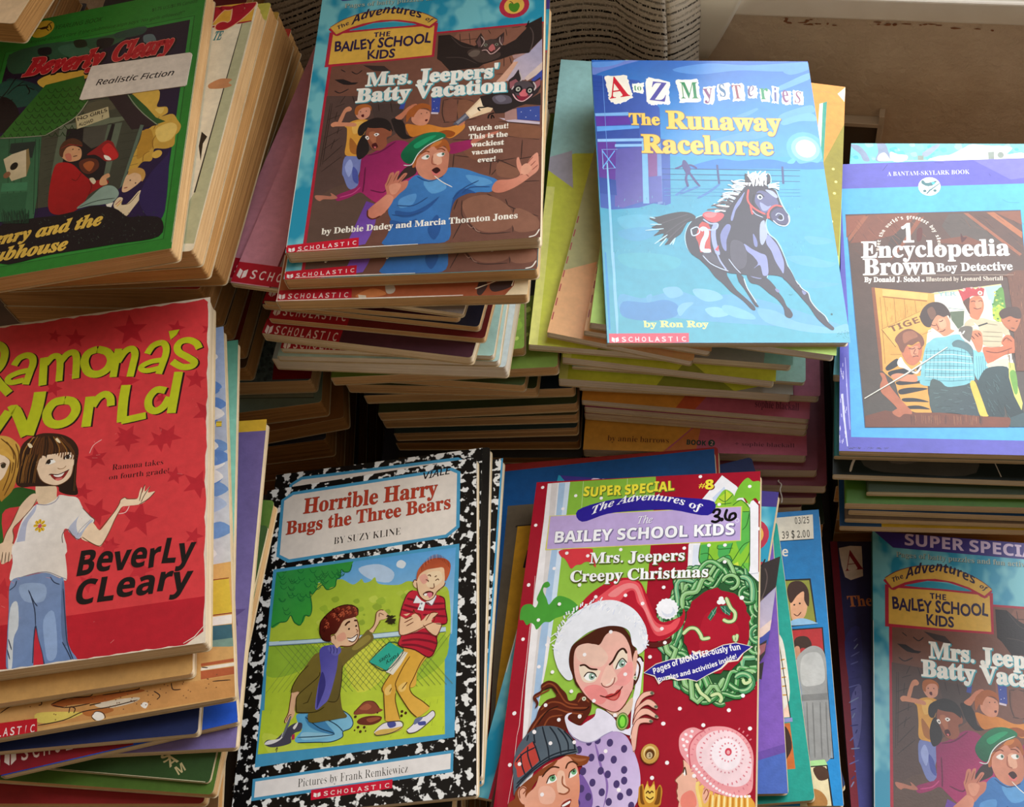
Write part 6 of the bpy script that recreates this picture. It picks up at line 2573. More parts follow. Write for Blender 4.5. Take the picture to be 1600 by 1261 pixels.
ART['RA'] = r"""
P d33a3e 0 0 665 0 0 968 -665 0
P b51828 0 857 347 -1 313 -1 5 0 0 113 -665 0
P b8222e 254 36 4 16 14 6 -12 4 2 16 -11 -12 -12 3 5 -13 -10 -13 14 5
P b8222e 308 42 8 23 21 5 -16 12 6 23 -17 -17 -18 10 5 -22 -17 -18 21 4
P b8222e 268 199 3 19 17 10 -16 4 2 19 -13 -17 -17 4 8 -16 -11 -17 18 7
P b8222e 192 279 6 18 17 5 -14 8 5 18 -14 -14 -14 6 5 -15 -14 -15 17 4
P b8222e 448 20 16 36 34 4 -23 22 13 36 -30 -22 -24 19 4 -35 -29 -25 32 0
P b8222e 580 60 4 20 17 8 -16 6 2 20 -13 -16 -16 4 8 -16 -12 -16 18 6
P b8222e 665 86 1 15 12 7 -12 3 0 15 -8 -13 -13 2 7 -11 -8 -14 13 6
P b8222e 459 198 5 26 23 10 -21 9 3 25 -17 -20 -22 6 10 -22 -16 -22 24 8
P b8222e 632 226 6 22 20 7 -16 9 3 22 -15 -16 -18 7 6 -19 -14 -18 20 5
P b8222e 548 281 1 15 12 6 -11 3 0 13 -8 -12 -12 2 6 -10 -8 -12 12 5
P b8222e 678 326 -4 29 24 19 -26 0 -7 27 -13 -27 -27 -2 19 -18 -11 -29 25 17
P b8222e 477 368 -2 25 22 17 -25 0 -4 25 -13 -25 -25 -2 17 -16 -11 -26 23 15
P b8222e 580 384 -2 26 22 16 -25 1 -5 24 -12 -24 -24 -2 16 -16 -10 -26 22 15
P b8222e 474 380 -1 25 21 15 -23 2 -3 23 -13 -23 -23 0 14 -17 -11 -24 23 14
P b8222e 558 396 -2 23 19 15 -21 1 -5 23 -11 -23 -23 -2 15 -15 -9 -23 21 14
P b8222e 379 415 13 22 21 -1 -13 16 11 22 -21 -12 -14 13 0 -22 -20 -13 21 -2
P b8222e 364 513 4 19 17 6 -15 6 2 18 -13 -14 -16 4 7 -15 -12 -15 17 5
P b8222e 410 564 0 28 25 16 -25 3 -2 27 -17 -26 -27 2 16 -20 -15 -26 27 13
P b8222e 507 588 7 34 33 14 -29 11 4 34 -26 -28 -30 9 14 -28 -23 -30 33 10
P b8222e 442 670 2 17 16 7 -16 4 1 16 -11 -14 -15 2 8 -12 -10 -15 16 7
P c22a34 435 674 5 18 18 8 -16 5 2 19 -14 -14 -16 3 7 -15 -13 -16 19 6
P c22a34 518 734 2 25 24 12 -22 5 0 25 -17 -21 -23 3 12 -19 -15 -22 25 10
P c22a34 397 762 -2 17 16 11 -17 0 -3 18 -10 -18 -17 -1 11 -11 -8 -18 17 11
P c22a34 190 738 6 21 20 7 -17 7 3 20 -16 -16 -18 5 8 -17 -16 -17 21 6
P b8222e 654 525 -1 29 25 16 -26 4 -4 28 -15 -27 -27 1 17 -19 -14 -27 26 14
P b8222e 588 504 4 18 17 8 -16 5 2 19 -13 -15 -16 5 8 -16 -12 -16 17 6
P b8222e 641 677 1 17 16 9 -16 3 0 18 -11 -15 -16 2 9 -13 -10 -16 16 7
Q 2f6a24 53 533 50 -15 52 -1 37 -17 30 7 25 15 -10 34 -31 -2 -40 14 6 114 -129 -20 G 244f1c 106 542 207 510
Q d8a84c 65 416 19 -64 37 -9 33 5 26 20 14 26 2 50 -5 40 -8 26 -17 18 -7 4 -11 -31 -13 -26 G b07c2c 138 351 171 522
M 6a4414 60 140 352 31 33 14 35 -3 51 -16 47
M 6a4414 60 156 364 22 40 0 54
M 6a4414 60 143 398 26 23 3 37 -11 46
M 6a4414 60 180 374 11 32 0 39
Q edd2b4 89 400 27 -6 27 4 17 12 10 14 -4 20 -10 26 -16 6 -29 -4
Q 3a3020 148 430 6 -4 7 6 -2 7 -7 0
M 5a3a20 50 146 427 8 -3 8 7
Q d8a84c 143 398 16 10 24 22 -7 -17 -18 -21 -17 -9
Q e4c8a4 244 493 46 16 6 30 3 12 -30 13 -20 -18
Q 3c2010 191 484 4 -40 -2 -50 13 -25 32 -14 32 3 30 10 26 20 15 30 -1 42 1 48 7 34 -24 -2 -22 -12 -6 -15 -38 -6 -26 -4 -26 -2 G 24120a 206 362 313 530
Q edcfae 239 450 -1 -27 18 -3 32 -1 27 1 14 8 3 31 -4 29 -17 18 -18 4 -27 -11 -18 -21
P 4a2a14 234 438 0 -37 18 -27 38 2 28 20 13 26 -2 9 -11 -17 -3 6 -9 -9 -3 9 -10 -8 -5 7 -7 -6 -6 7 -8 -5 -7 9 -9 -5 -5 9
M a06a2c 60 225 361 -21 37 -3 42
M 2a160a 60 228 361 -18 36 -4 33
M 2a160a 60 231 364 -15 32 -3 35
M 8a5a24 60 234 362 -13 33 -2 38
M 5c3416 60 238 366 -11 29 -1 40
M 5c3416 60 241 364 -8 30 -2 41
M 5c3416 60 245 368 -6 26 -3 30
M 5c3416 60 248 365 -4 27 0 39
M 5c3416 60 251 364 -1 28 -1 35
M 2a160a 60 254 368 2 23 -2 29
M 2a160a 60 258 366 4 24 -1 38
M 5c3416 60 261 365 7 28 -1 26
M 5c3416 60 264 371 10 24 -1 25
M 2a160a 60 268 369 12 29 -1 22
M 2a160a 60 271 368 15 33 0 22
M 8a5a24 60 274 368 18 36 0 24
M 5c3416 60 278 371 20 35 1 28
M 5c3416 60 280 370 24 39 1 29
M 8a5a24 60 284 371 26 40 1 24
M 2a160a 60 288 371 29 43 1 26
M 5c3416 60 290 374 33 43 1 25
M 5c3416 60 294 371 35 49 1 24
M 6a421a 50 205 408 -7 42 -1 38
M 1c0e06 50 209 409 -7 41 -2 39
M 8a5a24 50 212 410 -6 41 -2 39
M 8a5a24 50 216 410 -7 41 -1 39
M 6a421a 50 220 411 -6 41 -3 38
M 6a421a 50 224 411 -7 42 -1 38
M 1c0e06 50 228 412 -7 42 -2 38
M 6a421a 50 231 413 -7 41 -1 38
M 1c0e06 50 236 414 -8 40 -2 39
M 1c0e06 50 239 414 -7 41 -2 39
M 6a421a 50 243 414 -7 42 -2 38
M 6a421a 50 246 415 -7 41 -1 39
M 1c0e06 50 338 430 1 45 1 57
M 6a421a 50 338 432 0 43 1 57
M 1c0e06 50 338 434 0 41 0 56
M 1c0e06 50 338 437 -1 38 0 56
M 6a421a 50 338 440 -2 34 0 57
M 1c0e06 50 338 442 -3 32 0 56
M 1c0e06 50 338 444 -4 30 0 56
Q ecd8b0 280 378 5 -3 9 14 -6 -1
Q ecd8b0 210 379 8 1 6 10 -7 2
Q fbf6ec 262 444 6 -9 11 0 7 8 -6 3 -10 2
E 2c2018 537 881 21 25 0
Q fbf6ec 307 438 5 -8 9 -2 3 7 -8 3
E 2c2018 631 868 20 22 0
M 2c1810 60 262 446 5 -11 12 0
M 2c1810 60 307 440 3 -10 11 -2
M a07850 40 292 461 6 4 10 -1 5 -6
Q 8c2420 274 475 14 5 18 -2 15 -8 -9 19 -12 8 -14 -5
Q f6ece0 284 479 22 -1 5 -3 -7 11 -13 0
Q d87068 289 491 11 -1 7 1 -7 6 -8 -1
M 3a1a10 50 272 478 5 -2 17 4 17 -5 11 -5
M 6a4428 40 240 456 11 29 17 16 25 9 21 -6 14 -16 4 -29
Q ece4dc 248 555 23 3 23 -10 9 -10 21 6 24 9 15 29 20 26 10 15 -15 17 -19 25 -11 -10 -17 -21 -11 6 6 65 -120 -18 2 -50 7 -39 13 -23 G e6dccf 243 620 326 632
Q b4b8cc 248 555 -10 15 -18 26 -6 19 -5 33 -2 39 22 3 0 -50 2 -39 15 -26
Q b4b8c8 331 634 23 -31 5 -11 -9 28 8 29 23 -27 8 0 -31 42 -10 -9
M 8a8698 40 248 554 26 6 20 -6 8 -14
M 6a5a54 40 331 634 -10 6 -3 14 7 34
M 6a4c40 40 362 582 21 26 10 16 -34 41 -28 -31
M 9a98a8 30 354 654 8 -16 24 -23
E e8bc2c 543 1231 23 16 0
E e8bc2c 538 1248 23 16 79
E e8bc2c 525 1252 23 16 157
E e8bc2c 511 1243 23 16 236
E e8bc2c 503 1225 23 16 314
E e8bc2c 508 1209 23 16 393
E e8bc2c 521 1204 23 16 471
E e8bc2c 536 1213 23 16 550
M 7a5a18 25 266 615 10 4
M 7a5a18 25 264 618 7 12
M 7a5a18 25 262 619 -1 12
M 7a5a18 25 259 617 -8 5
M 7a5a18 25 258 614 -11 -4
M 7a5a18 25 258 610 -6 -11
M 7a5a18 25 261 610 1 -12
M 7a5a18 25 264 612 8 -7
E c84464 523 1230 18 21 0
Q edd0ae 364 661 22 -36 20 23 12 -10 19 -28 14 -24 3 -11 10 -5 7 5 23 3 5 -18 5 -12 2 16 6 -22 0 20 12 -13 -4 16 17 0 -16 18 -18 11 -31 0 -15 2 -14 29 -11 29 -16 34 -10 2 -18 -12
M 6a4428 40 366 660 22 18 20 12 10 -7 14 -29 11 -29 14 -29
M 6a4428 40 406 649 31 -39 14 -24 3 -11 10 -5 7 5 23 3
M 4a3420 40 500 585 5 -25 7 -18
M 4a3420 40 504 589 8 -19 13 -21
M 4a3420 40 500 594 21 -11 16 -17
Q e8c8a8 206 557 23 -29 15 -3 6 15 -12 22 -24 28 -16 23 3 23 -5 32 5 24 -27 -2 0 -38 7 -30 11 -24
M 6a4428 40 248 540 -10 22 -24 30 -17 20 4 24 -3 33
M 6a4428 40 206 557 -14 41 -11 24 -7 30
Q e8c8a8 169 648 33 5 -2 21 -1 21 -8 3 -4 2 -6 2 -5 -7
M 4a3420 40 178 670 0 28
M 4a3420 40 186 672 0 28
M 4a3420 40 194 673 0 28
Q ece4dc 208 650 112 18 9 32 9 64 -18 -6 -33 -18 -39 -1 -44 10 1 -46 G e2d6c8 206 689 332 743
M 8c8890 40 204 749 44 -10 39 -1 33 17 18 10
Q 7c90b4 205 751 37 -9 45 -2 31 18 13 8 9 79 10 67 10 28 14 30 -70 3 -10 -37 -13 -40 -7 -27 -1 33 3 70 -55 0 -10 -80 -3 -66 G 6a84b0 209 792 345 912
Q ced2d4 211 816 15 -11 8 58 -8 31 3 65 -7 11 -9 -78
Q 93a8c8 228 762 58 8 1 41 -45 -7
Q 8ea6cc 291 858 23 -16 15 100 -18 16 -11 -34
Q 5a6e92 327 776 6 2 8 68 10 74 -8 4 -10 -46
M 2c3850 50 249 778 15 30 10 14
M 2c3850 50 252 782 16 46 6 41
M 2c3850 50 204 772 12 -9 3 -13
M 2c3850 50 298 752 10 15 14 8
M 2c3850 50 331 787 9 65 10 67 18 47
M 2c3850 50 214 893 10 27
M 2c3850 50 214 918 8 24
M 2c3850 50 339 918 15 27 10 21
M 2c3850 50 304 973 -10 -37 -12 -36 -8 -31 -1 33 3 70
P c42636 274 908 1 -33 8 28 12 37 7 33 -24 -1
S 200c0e 460 80 65 6 74 2 77
S 200c0e 420 75 70 21 -12 19 8 11 20 2 26 -9 24 -16 16 -16 1
S 200c0e 440 103 156 22 32 27 35
S 200c0e 380 157 136 11 -20 20 -7 15 9 4 20 -6 24 -9 40
S 200c0e 320 198 159 -26 1 -23 9 -4 12 12 8 30 -2
S 200c0e 420 234 124 2 34 2 54
S 200c0e 360 240 146 17 -20 16 2 5 21 2 57
S 200c0e 380 278 146 16 -22 17 -2 9 18 2 64
S 200c0e 440 374 121 -24 8 -7 28 11 32 24 11 24 -11 10 -26 -11 -27 -27 -15
S 200c0e 380 430 129 -5 45 -4 42
S 200c0e 380 430 171 18 -30 18 -5 8 17 -3 33 -7 36
S 200c0e 360 506 159 15 -23 21 -7 12 14 0 27 -15 56
S 200c0e 300 550 184 -30 0 -25 10 -3 10 16 8 30 -4
S 200c0e 380 642 165 -8 -19 -19 -13 -21 1 -10 15 6 20 24 19 17 17 -7 11 -25 -2 -26 -20
S 200c0e 520 125 337 33 -61
S 200c0e 560 159 276 17 3 32 77
S 200c0e 640 234 230 -6 54 -15 73
S 200c0e 480 300 266 -29 4 -15 28 10 29 24 11 27 -9 13 -28 -9 -25 -21 -10
S 200c0e 480 364 266 -2 40 -2 49
S 200c0e 400 372 298 13 -23 18 -9 14 12 3 26
S 200c0e 500 455 246 -4 50 -1 60
S 200c0e 400 448 352 25 -1 37 -5
S 200c0e 460 591 229 -8 57 -9 64
S 200c0e 400 559 281 -24 -6 -19 21 2 28 16 14 20 -10 14 -27
P 200c0e 558 94 28 -1 -8 17 -14 12
S bcc21e 460 76 63 5 75 3 75
S bcc21e 420 70 68 21 -13 19 9 12 19 1 26 -8 25 -17 16 -16 0
S bcc21e 440 98 153 22 32 28 35
S bcc21e 380 152 134 12 -21 19 -6 15 9 4 20 -5 24 -9 39
S bcc21e 320 194 156 -26 2 -23 9 -5 11 12 9 30 -3
S bcc21e 420 230 122 1 34 2 53
S bcc21e 360 236 144 16 -21 16 3 6 22 1 55
S bcc21e 380 274 144 16 -22 17 -3 9 19 2 64
S bcc21e 440 370 119 -24 9 -8 27 12 32 24 11 24 -11 10 -27 -11 -27 -27 -14
S bcc21e 380 426 127 -6 45 -4 42
S bcc21e 380 425 169 18 -30 18 -6 9 18 -4 32 -6 37
S bcc21e 360 502 156 14 -23 22 -6 12 13 0 28 -16 56
S bcc21e 300 545 182 -30 0 -24 9 -3 10 16 8 30 -3
S bcc21e 380 638 162 -8 -18 -19 -13 -21 1 -10 15 6 19 23 19 17 17 -7 12 -25 -2 -26 -21
S bcc21e 520 120 334 33 -60
S bcc21e 560 154 274 17 2 33 78
S bcc21e 640 229 228 -5 54 -16 72
S bcc21e 480 295 264 -28 4 -15 28 9 28 24 11 27 -9 14 -27 -10 -26 -21 -9
S bcc21e 480 360 264 -2 40 -3 49
S bcc21e 400 368 295 13 -23 17 -9 14 13 3 25
S bcc21e 500 451 244 -5 50 -1 60
S bcc21e 400 444 350 24 -2 38 -4
S bcc21e 460 586 226 -8 58 -8 64
S bcc21e 400 554 278 -24 -6 -18 22 1 28 17 13 20 -10 14 -26
P bcc21e 556 93 29 -1 -8 17 -15 13
T('BeverLy','sb','120c0c',(70.8,151.44),(126.62,152.19),12.42,{'jit': 0.45,'off': 0.012,'shear': 0.12})
T('CLeary','sb','120c0c',(71.23,166.28),(125.63,165.84),11.86,{'jit': 0.45,'off': 0.012,'shear': 0.12})
T('Ramona takes','serif','3a0c10',(85.56,97.73),(111.07,98.63),3.15,{'off': -0.008})
T('on fourth grade!','serif','3a0c10',(84.28,102.99),(114.11,103.87),2.91,{'off': -0.008})
P e2d2bc 0 0 16 0 17 0 17 0 16 0 17 0 16 0 17 0 17 0 16 0 17 0 17 0 16 0 17 0 16 0 17 0 17 0 16 0 17 0 17 0 16 0 17 0 16 0 17 0 17 0 16 0 17 0 17 0 16 0 17 0 16 0 17 0 17 0 16 0 17 0 17 0 16 0 17 0 17 0 16 0 17 0 0 4 -17 -1 -16 3 -17 1 -17 1 -16 -2 -17 -3 -17 3 -16 2 -17 -4 -17 0 -16 2 -17 -3 -16 3 -17 -2 -17 1 -16 -1 -17 3 -17 1 -16 -2 -17 -1 -16 -2 -17 5 -17 -5 -16 -1 -17 4 -17 0 -16 2 -17 -2 -16 0 -17 0 -17 -2 -16 -2 -17 5 -17 -3 -16 4 -17 -2 -16 -3 -17 0 -17 2 -16 0
P e2d2bc 665 0 0 24 0 24 0 24 0 25 0 24 0 24 0 24 0 25 0 24 0 24 0 24 0 24 0 24 0 24 0 25 0 24 0 24 0 24 0 25 0 24 0 24 0 24 0 24 0 24 0 24 0 25 0 24 0 25 0 24 0 23 0 25 0 24 0 24 0 24 0 24 0 25 0 24 0 24 0 24 0 25 -3 0 -2 -25 -1 -24 1 -24 2 -24 0 -25 0 -24 -1 -24 -1 -24 -2 -24 2 -25 1 -23 0 -24 -3 -25 3 -24 1 -25 -2 -24 -3 -24 2 -24 -1 -24 0 -24 4 -24 -2 -25 0 -24 -2 -24 2 -24 -2 -25 4 -24 -1 -24 -1 -24 -2 -24 3 -24 -1 -24 2 -25 -4 -24 0 -24 2 -24 0 -25 0 -24 -2 -24 3 -24
P e2d2bc 0 968 0 -25 0 -24 0 -24 0 -24 0 -25 0 -24 0 -24 0 -24 0 -24 0 -25 0 -23 0 -24 0 -25 0 -24 0 -25 0 -24 0 -24 0 -24 0 -24 0 -24 0 -24 0 -25 0 -24 0 -24 0 -24 0 -25 0 -24 0 -24 0 -24 0 -24 0 -24 0 -24 0 -25 0 -24 0 -24 0 -24 0 -25 0 -24 0 -24 0 -24 2 0 -1 24 0 24 1 24 0 25 -1 24 1 24 0 24 0 25 -1 24 0 24 0 24 0 24 1 24 -1 24 0 25 1 24 -1 24 0 24 1 25 -1 24 0 24 0 24 1 24 -1 24 1 24 0 25 -1 24 1 25 0 24 -1 23 0 25 1 24 -1 24 0 24 0 24 1 25 -1 24 0 24 1 24 0 25
P e2d2bc 665 968 -17 0 -16 0 -17 0 -17 0 -16 0 -17 0 -17 0 -16 0 -17 0 -17 0 -16 0 -17 0 -16 0 -17 0 -17 0 -16 0 -17 0 -17 0 -16 0 -17 0 -16 0 -17 0 -17 0 -16 0 -17 0 -17 0 -16 0 -17 0 -16 0 -17 0 -17 0 -16 0 -17 0 -17 0 -16 0 -17 0 -16 0 -17 0 -17 0 -16 0 0 -3 16 0 17 1 17 -3 16 2 17 0 16 -2 17 2 17 -1 16 0 17 1 17 1 16 -3 17 1 16 1 17 -2 17 2 16 -1 17 1 17 -1 16 -1 17 1 16 -1 17 2 17 1 16 -2 17 1 17 1 16 -2 17 1 16 -1 17 1 17 -2 16 3 17 0 17 -2 16 2 17 0 17 -2 16 0 17 1
P e2d2bc 620 966 40 -26 3 8 0 18
L e8d8c4 50 615 962 25 -12 20 -22
P e2d2bc 645 0 20 0 0 22
M e8b0a8 40 369 432 9 -22 20 -13
M f0c8c0 40 451 612 17 -2 8 -15
L e88a84 25 381 403 -3 -4
L e88a84 25 198 814 -10 -6
L e88a84 25 590 524 13 4
L e88a84 25 407 880 3 -1
L e88a84 25 434 385 -4 2
L e88a84 25 632 338 1 2
L e88a84 25 464 594 -2 7
L e88a84 25 206 750 8 6
L e88a84 25 142 616 12 -2
L e88a84 25 301 188 12 2
L e88a84 25 383 714 -8 -2
L e88a84 25 539 119 -5 7
L e88a84 25 457 930 -8 7
L e88a84 25 632 186 2 6
L e88a84 25 220 744 6 5
L e88a84 25 471 830 -3 0
L e88a84 25 219 364 9 0
L e88a84 25 386 440 10 0
L e88a84 25 624 314 0 2
L e88a84 25 236 844 1 1
L e88a84 25 546 397 0 -7
L e88a84 25 376 446 14 2
L e88a84 25 288 752 12 4
L e88a84 25 361 610 2 2
"""

